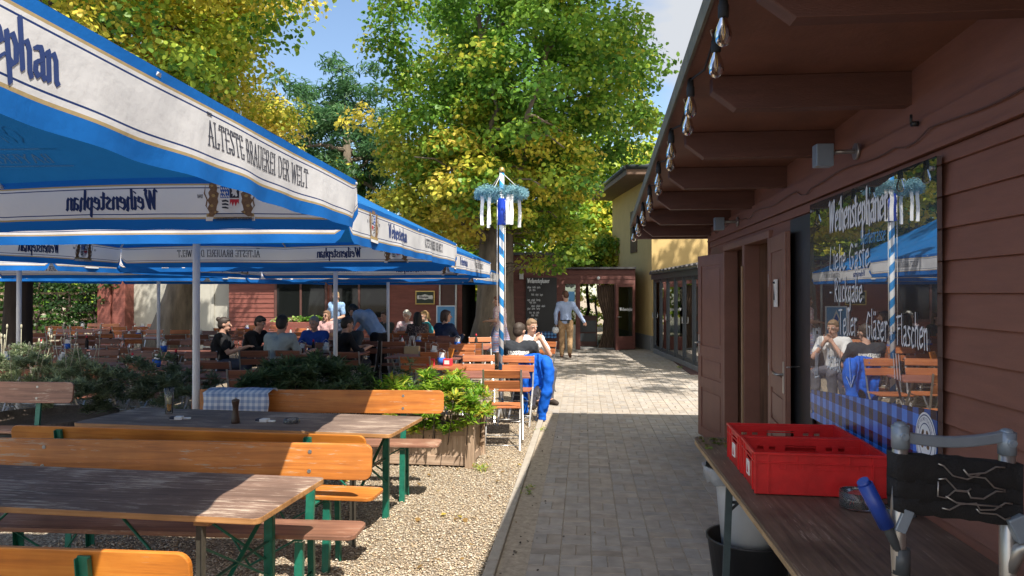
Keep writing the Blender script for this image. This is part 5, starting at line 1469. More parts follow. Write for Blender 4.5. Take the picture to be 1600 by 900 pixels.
for a in range(3):
    an = a * 2.1 + .3; m = MB(); m.tube([(.01, 0, 3.36), (.3 * math.cos(an), .3 * math.sin(an), 3.1)], .004, 5); m.build('cord', 'paper', t)
for i, (xx, yy, w_) in enumerate(((-.24, -.18, .045), (-.13, -.27, .042), (.12, -.28, .05), (.17, -.24, .045), (.24, .18, .045), (-.2, .22, .045))):
    m = MB(); n = 8
    vs = [(xx + s * w_ / 2 + .004 * math.sin(j * .9 + i), yy + .005 * math.sin(j * 1.3 + i), 3.03 - .41 * j / n) for j in range(n + 1) for s in (-1, 1)]
    m.add(vs, [(2 * j, 2 * j + 1, 2 * j + 3, 2 * j + 2) for j in range(n)], 0, True); m.build('ribbon', 'white', t)
m = MB(); vs = []
for j in range(9):
    for k in range(14):
        a = k / 14 * 6.283; r_ = .052 + .012 * math.sin(k * 2.3 + j) ; vs.append((.01 + r_ * math.cos(a), r_ * math.sin(a), 3.0 - j * .045))
m.add(vs, [(j * 14 + k, j * 14 + (k + 1) % 14, (j + 1) * 14 + (k + 1) % 14, (j + 1) * 14 + k) for j in range(8) for k in range(14)], 0, True)
m.build('blue_ribbon', mat('royal_blue_ribbon', (.01, .06, .55), .5, .1, 8), t)
m = MB(); m.tube([(.055, -.01, 2.98), (.058, -.012, 2.0), (.055, -.01, 1.0)], .0045, 5); m.tube([(-.05, -.015, 2.98), (-.055, -.012, 2.0), (-.05, -.01, 1.2)], .0045, 5); m.build('rope', 'paper', t)
m = MB(); m.lathe([(.07, 0), (.07, .16), (.045, .2)], n=16); m.build('socket', 'zinc', t)

# ------------------------------------------------------------ folding chairs and tables
def make_chair(wood_, label, loc, rz, group):
    t = thing('folding_chair', label, 'chair', loc, rz, group)
    for s in (-1, 1):
        m = MB(); x = s * .205
        m.bar((x, .20, 0), (x, -.13, .47), .006, .02, up=(1, 0, 0)); m.bar((x, -.13, .47), (x, -.235, .875), .006, .02, up=(1, 0, 0)); m.build('leg', 'steel', t)
        m = MB(); x = s * .19
        m.bar((x, -.25, 0), (x, .17, .43), .006, .02, up=(1, 0, 0)); m.build('leg', 'steel', t)
    m = MB(); m.tube([(-.2, .16, .06), (.2, .16, .06)], .006, 6); m.tube([(-.19, -.20, .05), (.19, -.20, .05)], .006, 6); m.tube([(-.2, -.02, .30), (.2, -.02, .30)], .006, 6); m.build('cross_rod', 'steel', t)
    m = MB()
    for zc in (.705, .822):
        f = (zc - .47) / .405; m.box((0, -.13 - .105 * f + .012, zc), (.43, .016, .092), Matrix.Rotation(R(14.5), 3, 'X'))
    m.build('backrest', wood_, t, bevel=.006)
    m = MB()
    for i in range(6): m.box((0, -.135 + i * .062, .452), (.41, .05, .016))
    m.build('seat', wood_, t, bevel=.004)
    return t
def make_table(wood_, label, loc, rz, lx=.8, ly=.7, group='folding tables in the seating area'):
    t = thing('folding_table', label, 'table', loc, rz, group)
    m = MB(); n = 8
    for i in range(n): w_ = ly / n; m.bb(-lx / 2, lx / 2, -ly / 2 + i * w_ + .003, -ly / 2 + (i + 1) * w_ - .003, .715, .738)
    m.build('table_top', wood_, t, bevel=.004)
    for s in (-1, 1):
        for a, b in ((-1, 1), (1, -1)):
            m = MB(); xx = s * (lx / 2 - .09 - (.012 if a > 0 else 0)); m.bar((xx, a * (ly / 2 - .06), 0), (xx, b * (ly / 2 - .06), .714), .006, .024, up=(1, 0, 0)); m.build('leg', 'steel', t)
    m = MB(); m.tube([(-lx / 2 + .09, -ly / 2 + .07, .05), (lx / 2 - .09, -ly / 2 + .07, .05)], .007, 6); m.tube([(-lx / 2 + .09, 0, .357), (lx / 2 - .09, 0, .357)], .007, 6); m.bb(-lx / 2 + .07, lx / 2 - .07, -.012, .012, .70, .714)
    m.build('cross_rod', 'steel', t)
    return t
GC = 'slatted folding chairs'
LITc = {}; 
def P_(px, d): x, y = at(px, d); return (x, y, 0)
# the table set at the maypole
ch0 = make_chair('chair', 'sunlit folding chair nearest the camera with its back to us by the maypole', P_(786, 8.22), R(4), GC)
tb0 = make_table('tabledark', 'dark red folding table beside the striped maypole', P_(772, 8.85), R(6), .85, .65)
chm = lambda lab, px, d, rz: copytree(ch0, P_(px, d), R(rz), lab)
chm('sunlit folding chair on the far side of the dark red table, left of the maypole', 748, 9.75, 188)
chm('sunlit folding chair on the far side of the dark red table, right of the maypole', 806, 9.62, 176)
chj = chm('folding chair with a bright blue jacket hung over its back', 822, 10.15, -8)
chm('sunlit folding chair behind the seated pair near the black menu board', 842, 12.6, 150)
ch1 = make_chair('chair_shade', 'dark folding chair behind the umbrella pole at the near left table', P_(345, 9.2), R(5), GC)
tb1 = make_table('tabledark', 'near empty folding table right behind the front umbrella pole', P_(385, 8.75), R(4), 1.15, .65)
tableset = []
def dt(lab, px, d, rz): 
    o = copytree(tb1, P_(px, d), R(rz), lab); return o
# rows of the shaded seating; (name, px, d, angle, woods)
sets = [
 ('the table behind the grey shrub', 235, 9.6, 8), ('the table beside the lavender', 120, 10.0, -4), ('the leftmost near table', 20, 10.2, 5),
 ('the table of the man in grey', 455, 11.6, 4), ('the table of the man in blue', 516, 12.0, 3), ('the table left of the woman with a bun', 270, 12.2, -6), ('the table before the dark trunk', 100, 12.6, 6),
 ('the table right of the bending waiter', 668, 11.3, -5), ('the table with the paper bag', 650, 13.6, 4), ('the table near the trunk foot', 715, 13.2, 2),
 ('the table under the far umbrella pole', 600, 15.6, -3), ('the table of the white haired woman', 655, 16.2, 3), ('the table before the flower box', 470, 16.6, 3),
 ('the table before the leaning trunk', 320, 15.6, 5), ('the table before the grey wall', 225, 16.0, -5), ('the table before the brown pillar', 150, 15.4, 4), ('the table before the slat fence', 75, 16.4, 3),
 ('the table right of the leaning trunk', 390, 18.4, -4), ('the table left of the leaning trunk', 232, 19.2, 3), ('the table beside the brown pillar', 130, 19.4, 0),
]
chairtxt = {0: 'near left', 1: 'near right', 2: 'far left', 3: 'far right'}
lit_sets = {12, 14, 17, 18, 19, 11, 10}
for i, (nm, px, d, a) in enumerate(sets):
    src = tb0 if i in (7, 9) else tb1
    c = copytree(tb1, P_(px, d), R(a), 'folding table with slatted top, ' + nm[4:] if False else 'slatted folding table: ' + nm)
    cx, cy = c.location.x, c.location.y
    for j, (ox, oy, rz) in enumerate(((-.3, -.62, 4), (.3, -.6, -6), (-.3, .64, 176), (.32, .6, 186))):
        if (i, j) in ((4, 1), (7, 0), (7, 2)): continue
        if i in (3, 4) and j == 0 and False: continue
        ca, sa = math.cos(R(a)), math.sin(R(a)); jx = rnd.uniform(-.06, .06); jy = rnd.uniform(-.08, .08)
        loc = (cx + (ox + jx) * ca - (oy + jy) * sa, cy + (ox + jx) * sa + (oy + jy) * ca, 0)
        lit = (i in lit_sets) or (i in (7, 9) and j in (1, 3))  # sunlit places keep the plain slats, the rest take the shade-darkened copy
        copytree(ch0 if lit else ch1, loc, R(a + rz + rnd.uniform(-14, 14)), '%s chair, %s place at %s' % ('orange folding' if lit else 'shade-darkened folding', chairtxt[j], nm))
for lab, px, d, a, src in (('shade-darkened folding chair turned sideways at the near empty table', 425, 8.9, 80, ch1), ('shade-darkened folding chair at the right of the near empty table', 395, 8.0 + .25, 8, ch1), 
                      ('shade-darkened folding chair with its back to us before the bending waiter', 545, 10.7, 3, ch1), ('shade-darkened folding chair before the oleander, right of the grey shirt', 470, 10.3, 10, ch1),
                      ('brown folding chair at the table behind the bright shrub', 655, 9.9, -3, ch0)):
    copytree(src, P_(px, d), R(a), lab)

# blue jacket on the chair back
jx, jy, _ = P_(822, 10.15)
def jacket():
    t = thing('blue_jacket', 'bright blue jacket draped over a chair with its sleeves hanging to the gravel', 'jacket', (jx + .04, jy, 0), R(-8))
    M['jacket'] = cloth('jacket_blue', (.008, .12, .62), .12, .7, .12)
    q = random.Random(4)
    m = MB(); vs = []; n = 14
    prof = [(-.33, .40), (-.335, .5), (-.33, .6), (-.325, .7), (-.32, .8), (-.30, .875), (-.255, .90), (-.21, .895), (-.18, .84), (-.16, .72)]
    for i in range(n + 1):
        x = -.05 + .36 * i / n
        for j, (y, z) in enumerate(prof):
            e = (i / n - .5) * 2
            zz = z - .05 * e * e * (1 if z > .6 else 0) + (.08 * math.sin(i * .9) if j == 0 else 0) 
            vs.append((x + .02 * math.sin(j * 1.1), y - .035 * math.sin(i * 1.15 + j * .35) - .02 * math.sin(i * 2.7 + j), zz))
    k = len(prof)
    tx = bpy.data.textures.new('folds', 'CLOUDS'); tx.noise_scale = .09; M['foldtex'] = tx
    m.add(vs, [(i * k + j, (i + 1) * k + j, (i + 1) * k + j + 1, i * k + j + 1) for i in range(n) for j in range(k - 1)], 0, True)
    o = m.build('jacket_back', 'jacket', t); s = o.modifiers.new('thick', 'SOLIDIFY'); s.thickness = .018; sb = o.modifiers.new('sub', 'SUBSURF'); sb.levels = sb.render_levels = 2; dm = o.modifiers.new('folds', 'DISPLACE'); dm.texture = tx; dm.strength = .055; dm.mid_level = .5
    for sx, pts, rs in ((0, [(.03, -.30, .62), (.01, -.33, .42), (.0, -.34, .22), (.03, -.33, .09)], [.06, .055, .05, .045]), (1, [(.27, -.28, .85), (.34, -.32, .66), (.31, -.34, .38), (.25, -.33, .14), (.26, -.33, .02)], [.08, .09, .07, .06, .045])):
        m = MB(); pp = []; rr_ = []
        for a, b, r0, r1 in zip(pts[:-1], pts[1:], rs[:-1], rs[1:]):
            for f in (0, .33, .66): pp.append(Vector(a).lerp(Vector(b), f)); rr_.append((r0 + (r1 - r0) * f) * (1 + q.uniform(-.12, .12)))
        pp.append(Vector(pts[-1])); rr_.append(rs[-1]); m.tube(pp, rr_, 12); so2 = m.build('sleeve', 'jacket', t); sb = so2.modifiers.new('sub', 'SUBSURF'); sb.levels = sb.render_levels = 2; dm = so2.modifiers.new('folds', 'DISPLACE'); dm.texture = tx; dm.strength = .05; dm.mid_level = .5
jacket()
# items on the tables
def caddy(lab, x, y, z=.738, blue=True):
    t = thing('napkin_caddy', lab, 'caddy', (x, y, z), rnd.uniform(-.5, .5), 'caddies on the tables')
    m = MB(); m.lathe([(.045, 0), (.055, .10), (.052, .10), (.043, .004)], n=16); m.build('holder', M['blueprint'] if blue else M['zinc'], t)
    m = MB(); m.box((.0, .01, .12), (.07, .02, .09), Matrix.Rotation(.2, 3, 'Y')); m.box((.01, -.015, .11), (.06, .016, .08), Matrix.Rotation(-.2, 3, 'Y')); m.build('napkins', 'paper', t)
    m = MB(); m.tube([(-.05, 0, .08), (-.06, 0, .18), (0, 0, .22), (.06, 0, .18), (.05, 0, .08)], .004, 6); m.build('handle', 'alu', t)
    return t
def bottle(lab, x, y, z=.738, col='white', h=.16):
    t = thing('sauce_bottle', lab, 'bottle', (x, y, z), 0, 'bottles on the tables')
    m = MB(); m.lathe([(.026, 0), (.028, .01), (.028, h * .62), (.012, h * .8), (.012, h * .9)], n=14, cap1=True); m.build('bottle_body', col, t)
    m = MB(); m.lathe([(.014, h * .9), (.014, h), (.004, h + .02)], n=12, cap1=True); m.build('cap', 'redprint', t)
for i, (nm, px, d, a) in enumerate(sets):
    x, y = at(px, d)
    caddy('napkin caddy on ' + nm, x + rnd.uniform(-.2, .2), y + rnd.uniform(-.12, .12), blue=i % 3 != 1)
    if i % 2 == 0: bottle('white sauce bottle on ' + nm, x + rnd.uniform(-.35, -.25), y + rnd.uniform(-.2, .2))
    if i % 3 == 0: bottle('dark bottle on ' + nm, x + .33, y + rnd.uniform(-.2, .2), col='dark', h=.22)
x, y = at(688, 9.9)
t = thing('planter_crate', 'low table before the bright shrub carrying red and white boxes', 'table', (x, y, 0))
m = MB(); m.prism(rrect(-.35, .35, -.3, .3, .02), .70, .73); m.build('table_top', 'chair', t, bevel=.004)
for sx in (-1, 1):
    for sy in (-1, 1): m = MB(); m.bar((sx * .28, sy * .24, .70), (sx * .30, -sy * .24, 0), .006, .022, up=(1, 0, 0)); m.build('leg', 'steel', t)
def smallbox(lab, dx, dy, c, c2):
    b = thing('condiment_box', lab, 'box', (x + dx, y + dy, .7315), rnd.uniform(-.2, .2)); m = MB(); m.bb(-.055, .055, -.04, .04, 0, .09); m.build('box_body', c, b, bevel=.003)
    m = MB(); m.bb(-.035, .035, -.0415, -.0402, .02, .07); m.build('print_panel', c2, b)
smallbox('red and yellow box on the low table, left one', -.13, 0, 'redprint', 'brass'); smallbox('red and white box on the low table, right one', .10, .02, 'redprint', 'paper')
caddy('blue and white jug-shaped caddy between the red boxes', x - .01, y + .12, .7315)
x, y = at(704, 11.0); 
t = thing('menu_card_stand', 'small wooden menu stand leaning on the table right of the waiter', 'menu stand', (x, y, .738)); m = MB(); m.box((0, 0, .075), (.09, .02, .15), Matrix.Rotation(.25, 3, 'Y')); m.build('card_holder', 'orange', t, bevel=.01)
m = MB(); m.tube([(0, -.011, .12), (0, -.013, .12)], .008); m.build('peg', 'darkprint', t)
x, y = at(644, 12.6)
t = thing('paper_bag', 'tan paper bag with tall handles on a chair near the far pole', 'bag', (x, y, .47)); m = MB(); m.bb(-.13, .13, -.06, .06, 0, .33); m.build('bag_body', mat('kraft_paper', (.42, .31, .18), .8, .1, 8), t, bevel=.01)
for s in (-1, 1): m = MB(); m.tube([(-.05, s * .05, .32), (-.02, s * .05, .50), (.02, s * .05, .50), (.05, s * .05, .32)], .006, 6); m.build('handle', 'paper', t)

# ------------------------------------------------------------ buildings behind
def bld(name, label, cat='building', loc=(0, 0, 0)): return thing(name, label, cat, loc)
def clap(mb, x0, x1, y, z0, z1, step=.14):
    z = z0
    while z < z1 - .01:
        b = min(z + step, z1); vs = [(x0, y - .02, z), (x1, y - .02, z), (x1, y - .004, b), (x0, y - .004, b), (x0, y + .1, z), (x1, y + .1, z), (x1, y + .1, b), (x0, y + .1, b)]
        mb.add(vs, [(0, 1, 2, 3), (4, 7, 6, 5), (0, 4, 5, 1), (3, 2, 6, 7), (0, 3, 7, 4), (1, 5, 6, 2)]); z += step
# entrance lodge
def lodge():
    y = 22.3
    X = lambda px: ((px - 800) / 1155 * CS - SN) / ((px - 800) / 1155 * SN + CS) * y
    t = bld('entrance_lodge', 'dark red boarded entrance building with an open doorway at the path end', 'building')
    x0, x1, x2, x3 = X(752), X(880), X(903), X(993)
    m = MB(); clap(m, x0, x1, y, 0, 2.85); m.build('wall', 'siding_lodge_shade', t)
    m = MB(); clap(m, x1, x3 - .01, y, 1.98, 2.42); m.bb(x1, x3 - .01, y + .1, y + 4.2, 2.35, 2.42); m.build('fascia', 'siding_lodge_shade', t)
    m = MB(); m.bb(x0 - .1, x1 + .05, y - .1, y + 4.2, 2.85, 2.93); m.bb(x1 + .05, x3 + .01, y - .12, y + 4.2, 2.421, 2.48); m.build('roof', 'roofdark', t)
    m = MB(); m.bb(x2 - .07, x2 + .07, y - .02, y + .12, 0, 1.98); m.bb(x1 - .02, x1 + .06, y - .015, y + .12, 0, 1.98); m.bb(X(935), X(938), y + .0, y + .1, 1.9, 1.979); m.build('door_post', 'siding_lodge_shade', t, bevel=.01)
    m = MB(); m.bb(x1 + .06, x2 - .07, y + .03, y + .045, .75, 1.97); m.build('window_pane', 'paneglass', t)
    m = MB(); m.bb(x1 + .06, x2 - .07, y + .0, y + .10, 0, .75); m.build('lower_panel', 'greywall', t)
    m = MB(); m.bb(x1 + .16, x1 + .34, y + .0, y + .008, 1.45, 1.75); m.build('poster', 'writing_blue', t)
    m = MB(); m.bb(x0, x1 - .1, y + .2, y + 4.2, .02, 2.8); m.bb(x3 - .06, x3, y + .2, y + 4.2, 0, 2.35); m.build('side_wall', 'trim', t)
    # curtain
    m = MB(); n = 30; vs = []
    for i in range(n + 1):
        for j in range(9):
            f = j / 8; xx = X(932) + (X(962) - X(932)) * i / n; sq = .75 * math.exp(-((f - .62) / .30) ** 2)
            xr = X(962); xx = xr - (xr - xx) * (1 - sq * .55); vs.append((xx, y + .22 + .04 * math.sin(i * 1.4), 1.95 - 1.9 * f))
    m.add(vs, [(i * 9 + j, i * 9 + j + 1, (i + 1) * 9 + j + 1, (i + 1) * 9 + j) for i in range(n) for j in range(8)], 0, True); m.build('curtain', mat('brown_curtain', (.10, .065, .045), .9, .2, 6), t)
    # open glazed door leaf, hinged at the right jamb and swung towards the camera
    a = Vector((x3 - .02, y - .02, 0)); b = Vector((X(961), y - .35, 0)); d = (b - a); wd = d.length; d.normalize(); nn = Vector((-d.y, d.x, 0))
    F = lambda p, q_, c: tuple(a + d * p + nn * c + Vector((0, 0, q_)))
    m = MB()
    for u0, u1, z0, z1 in ((0, .09, .03, 1.97), (wd - .09, wd, .03, 1.97), (.09, wd - .09, 1.88, 1.97), (.09, wd - .09, .03, .42)): m.prism([(u0, z0), (u1, z0), (u1, z1), (u0, z1)], -.02, .02, frame=F)
    dr = m.build('door', 'siding_lodge_shade', t, bevel=.004)
    m = MB(); m.prism([(.09, .42), (wd - .09, .42), (wd - .09, 1.88), (.09, 1.88)], -.004, .004, frame=F); m.build('pane', 'paneglass', dr)
    m = MB(); text(m, 'Weihenstephan', lambda u, v, k: tuple(Vector(F(wd - .14 - u, 1.18 + v, 0)) + nn * (.01)), .09, (.16, .09, 0), .95); m.build('lettering', 'writing', dr)
    m = MB(); m.tube([F(wd - .05, 1.0, .03), F(wd - .05, 1.0, .08), F(wd - .16, 1.0, .08)], .012); m.tube([F(wd - .05, 1.0, -.03), F(wd - .05, 1.0, -.08), F(wd - .16, 1.0, -.08)], .012); m.build('handle', 'alu', dr)
    m = MB(); m.bb(X(905), X(961), y, y + 4, .02, .05); m.build('threshold', 'plinth', t)
    m = MB(); m.bb(X(960), X(962), y - .05, y + .2, 0, 1.98); m.build('door_frame', 'trim', t)
    # dark counter inside
    c = thing('counter', 'dark counter with shelves just inside the open doorway', 'counter', (X(918), y + 1.1, 0)); m = MB(); m.bb(-.32, .30, -.3, .3, 0, .95); m.bb(-.34, .32, -.32, .32, .951, .99); m.build('counter_body', 'trim', c); m = MB(); m.bb(-.28, .26, -.31, -.302, .2, .45); m.bb(-.28, .26, -.31, -.302, .5, .85); m.build('shelf_front', 'anthracite', c)
    m = MB(); m.tube([(0, 0, 0), (0, -.1, 0)], .025, 12); m.ell((0, -.14, -.01), (.05, .05, .05)); o = m.build('fascia_lamp', 'white', loc=(X(935), y - .02, 2.16)); tag(o, 'small white globe lamp on the lodge fascia above the doorway', 'lamp')
    m = MB(); m.bb(-.06, .06, -.05, 0, -.1, .1); m.tube([(0, -.05, .1), (0, -.02, .16)], .01); o = m.build('wall_lamp', 'zinc', loc=(X(815), y - .03, 2.22)); tag(o, 'small grey lamp high on the lodge wall left of the menu board', 'lamp')
    # menu board
    b_ = thing('menu_board', 'tall black menu board with white handwritten lines on the lodge wall', 'menu board', (X(846), y - .05, .55))
    w2 = (X(870) - X(822)) / 2
    m = MB(); m.bb(-w2, w2, -.03, .0, 0, 1.62); m.build('panel', 'black', b_)
    m = MB(); m.prism([(-w2, -.2), (w2, -.2), (w2, -.002), (-w2, -.002)], 0, .02, frame=lambda a, b, c: (a, -.03 + c, b)); m.build('check_strip', gingham('menu_check_print', .1, (.10, .30, .62), (.04, .12, .3), (.02, .04, .1), ax=('X', 'Z')), b_)
    m = MB(); fm = lambda u0, v0: (lambda u, v, k: (u0 + u, -.033 - k * 10, v0 + v))
    text(m, 'Weihenstephaner', fm(-.42, 1.46), .13, (.22, .1, 35), .85, step=1e-4)
    q = random.Random(6); al = 'abeghiklnprstu'
    for i, (z, wds) in enumerate(((1.30, 3), (1.22, 2), (1.08, 3), (.92, 3), (.85, 2), (.74, 3), (.66, 3), (.54, 3), (.46, 2), (.34, 3), (.27, 2), (.14, 2))):
        xx = -.42 + (i % 3) * .06
        for w_ in range(wds):
            s = ''.join(q.choice(al) for _ in range(q.randint(4, 8)))
            xx += text(m, s, fm(xx, z), .062, (.14, .14, 0), .62, jitter=.12, step=1e-4) + .04
            if xx > .34: break
    m.build('handwriting', 'writing', b_)
lodge()
# yellow house
def yellow_house():
    t = bld('yellow_house', 'tall yellow rendered house with brown eaves beyond the glazed annexe', 'building')
    A = Vector((1.98, 21.9, 0)); B = Vector((1.05, 27.4, 0)); d = (B - A).normalized(); n_ = Vector((d.y, -d.x, 0)) # outward is -x
    m = MB(); 
    m.prism([(A.x, A.y), (8.5, A.y + .6), (8.5, 29), (B.x, B.y)], 0, 5.2); m.build('wall', 'yellow', t)
    m = MB(); m.prism([(A.x - .02, A.y - .02), (8.5, A.y + .58), (8.5, A.y + .7), (A.x + .1, A.y + .1)], 0, .45); 
    F = lambda p, q_, c: tuple(A + d * p + Vector((-c * abs(d.y), c * d.x, 0)) + Vector((0, 0, q_)))
    m.prism([(0, 0), (5.5, 0), (5.5, .45), (0, .45)], .0, .025, frame=F); m.build('plinth', 'plinth', t)
    # overhanging roof, eaves soffit seen from below
    m = MB(); ov = .75
    c1 = A + Vector((-ov, -ov * .6, 0)); c2 = B + Vector((-ov, 0, 0))
    m.add([(c1.x, c1.y, 5.12), (9, c1.y + .6, 5.12), (9, 30, 5.12), (c2.x, c2.y, 5.12), (c1.x, c1.y, 5.3), (9, c1.y + .6, 5.3), (9, 30, 5.3), (c2.x, c2.y, 5.3)],
          [(0, 1, 2, 3), (4, 7, 6, 5), (0, 4, 5, 1), (3, 2, 6, 7), (0, 3, 7, 4), (1, 5, 6, 2)]); m.build('eaves', mat('brown_eaves', (.16, .10, .07), .7, .15, 4), t)
    m = MB(); m.add([(c1.x, c1.y, 5.302), (9, c1.y + .6, 5.302), (9, 30, 5.302), (c2.x, c2.y, 5.302), (4.2, 25, 6.4), (6, 26, 6.4)], [(0, 1, 5, 4), (1, 2, 5), (2, 3, 4, 5), (3, 0, 4)]); m.build('roof', 'roofdark', t)
    m = MB(); m.tube([c1 + Vector((0, 0, 5.33)), c2 + Vector((0, 0, 5.33))], .07, 10); m.tube([c1 + Vector((0, 0, 5.33)), (9, c1.y + .6, 5.33)], .07, 10); m.build('gutter', 'anthracite', t)
    m = MB(); u = 1.75; m.prism([(u, 3.0), (u + .85, 3.0), (u + .85, 4.35), (u, 4.35)], -.01, .03, frame=F); wf = m.build('window', mat('brown_shutter', (.11, .06, .04), .6, .15, 8), t)
    m = MB(); m.prism([(u + .42, 3.04), (u + .44, 3.04), (u + .44, 4.31), (u + .42, 4.31)], .0305, .036, frame=F); m.build('shutter_joint', 'trim', wf)
yellow_house()
# glazed annexe
def annexe():
    t = bld('glazed_annexe', 'low annexe with dark framed glass doors under a sheet roof', 'building')
    A = Vector((2.50, 15.6, 0)); B = Vector((2.02, 21.4, 0)); d = (B - A).normalized(); ln = (B - A).length
    F = lambda p, q_, c: tuple(A + d * p + Vector((-c, 0, 0)) + Vector((0, 0, q_)))
    m = MB(); m.prism([(0, 2.08), (ln, 2.08), (ln, 2.22), (0, 2.22)], -.06, .10, frame=F); m.prism([(0, 2.222), (ln, 2.222), (ln, 2.26), (0, 2.26)], -.06, .16, frame=F); m.build('fascia', 'anthracite', t)
    m = MB(); m.prism([(0, 0.01), (ln, .01), (ln, .13), (0, .13)], -.05, .06, frame=F); m.build('sill', 'plinth', t)
    for i in range(7):
        p = ln * i / 6; m = MB(); m.prism([(max(0, p - .035), .13), (min(ln, p + .035), .13), (min(ln, p + .035), 2.08), (max(0, p - .035), 2.08)], -.04, .045, frame=F); m.build('mullion', 'anthracite', t, bevel=.004)
    for i in range(6):
        p0 = ln * i / 6 + .035; p1 = ln * (i + 1) / 6 - .035
        m = MB()
        for a_, b_, z0, z1 in ((p0, p0 + .05, .13, 2.08), (p1 - .05, p1, .13, 2.08), (p0 + .05, p1 - .05, .13, .22), (p0 + .05, p1 - .05, 2.0, 2.08)): m.prism([(a_, z0), (b_, z0), (b_, z1), (a_, z1)], -.02, .02, frame=F)
        w_ = m.build('door', 'anthracite', t)
        m = MB(); m.prism([(p0 + .05, .22), (p1 - .05, .22), (p1 - .05, 2.0), (p0 + .05, 2.0)], -.003, .003, frame=F); m.build('pane', 'paneglass', w_)
        if i % 2: m = MB(); m.tube([F(p1 - .03, 1.0, .02), F(p1 - .03, 1.0, .07), F(p1 - .03, 1.15, .07)], .012, 8); m.build('handle', 'alu', w_)
    m = MB(); m.add([F(0, 2.262, .16), F(ln, 2.262, .16), (6, 21.7, 3.0), (6, 15.6, 3.0), F(0, 2.29, .16), F(ln, 2.29, .16), (6, 21.7, 3.04), (6, 15.6, 3.04)], [(0, 1, 2, 3), (4, 7, 6, 5), (0, 4, 5, 1), (3, 2, 6, 7), (0, 3, 7, 4), (1, 5, 6, 2)]); m.build('roof', 'roofdark', t)
    m = MB()
    for i in range(12):
        p = ln * (i + .5) / 12; a = Vector(F(p, 2.31, .16)); m.bar(a, Vector((6, a.y + .1, 3.06)), .34, .035)
    m.build('roof_sheet', mat('roof_sheet', (.16, .15, .15), .5, .2, 5), t)
    m = MB(); m.bb(5, 5.1, 15.6, 21.6, 0, 2.9); m.bb(2.6, 5, 21.5, 21.6, 0, 2.2); m.bb(2.6, 5, 15.55, 15.62, 0, 2.2); m.build('inner_wall', 'trim', t)
    m = MB(); m.bb(2.2, 5, 15.6, 21.5, .012, .03); m.build('floor', 'trim', t)
    for k, (x, y, lab) in enumerate(((3.2, 17.2, 'dim dining table behind the glass, nearer one'), (3.1, 19.6, 'dim dining table behind the glass, farther one'))):
        c = thing('dining_table', lab, 'table', (x, y, .03)); m = MB(); m.bb(-.4, .4, -.5, .5, .72, .76); m.build('table_top', 'greywall', c)
        for sx in (-1, 1):
            for sy in (-1, 1): m = MB(); m.bb(sx * .34 - .03, sx * .34 + .03, sy * .44 - .03, sy * .44 + .03, 0, .719); m.build('leg', 'trim', c)
annexe()
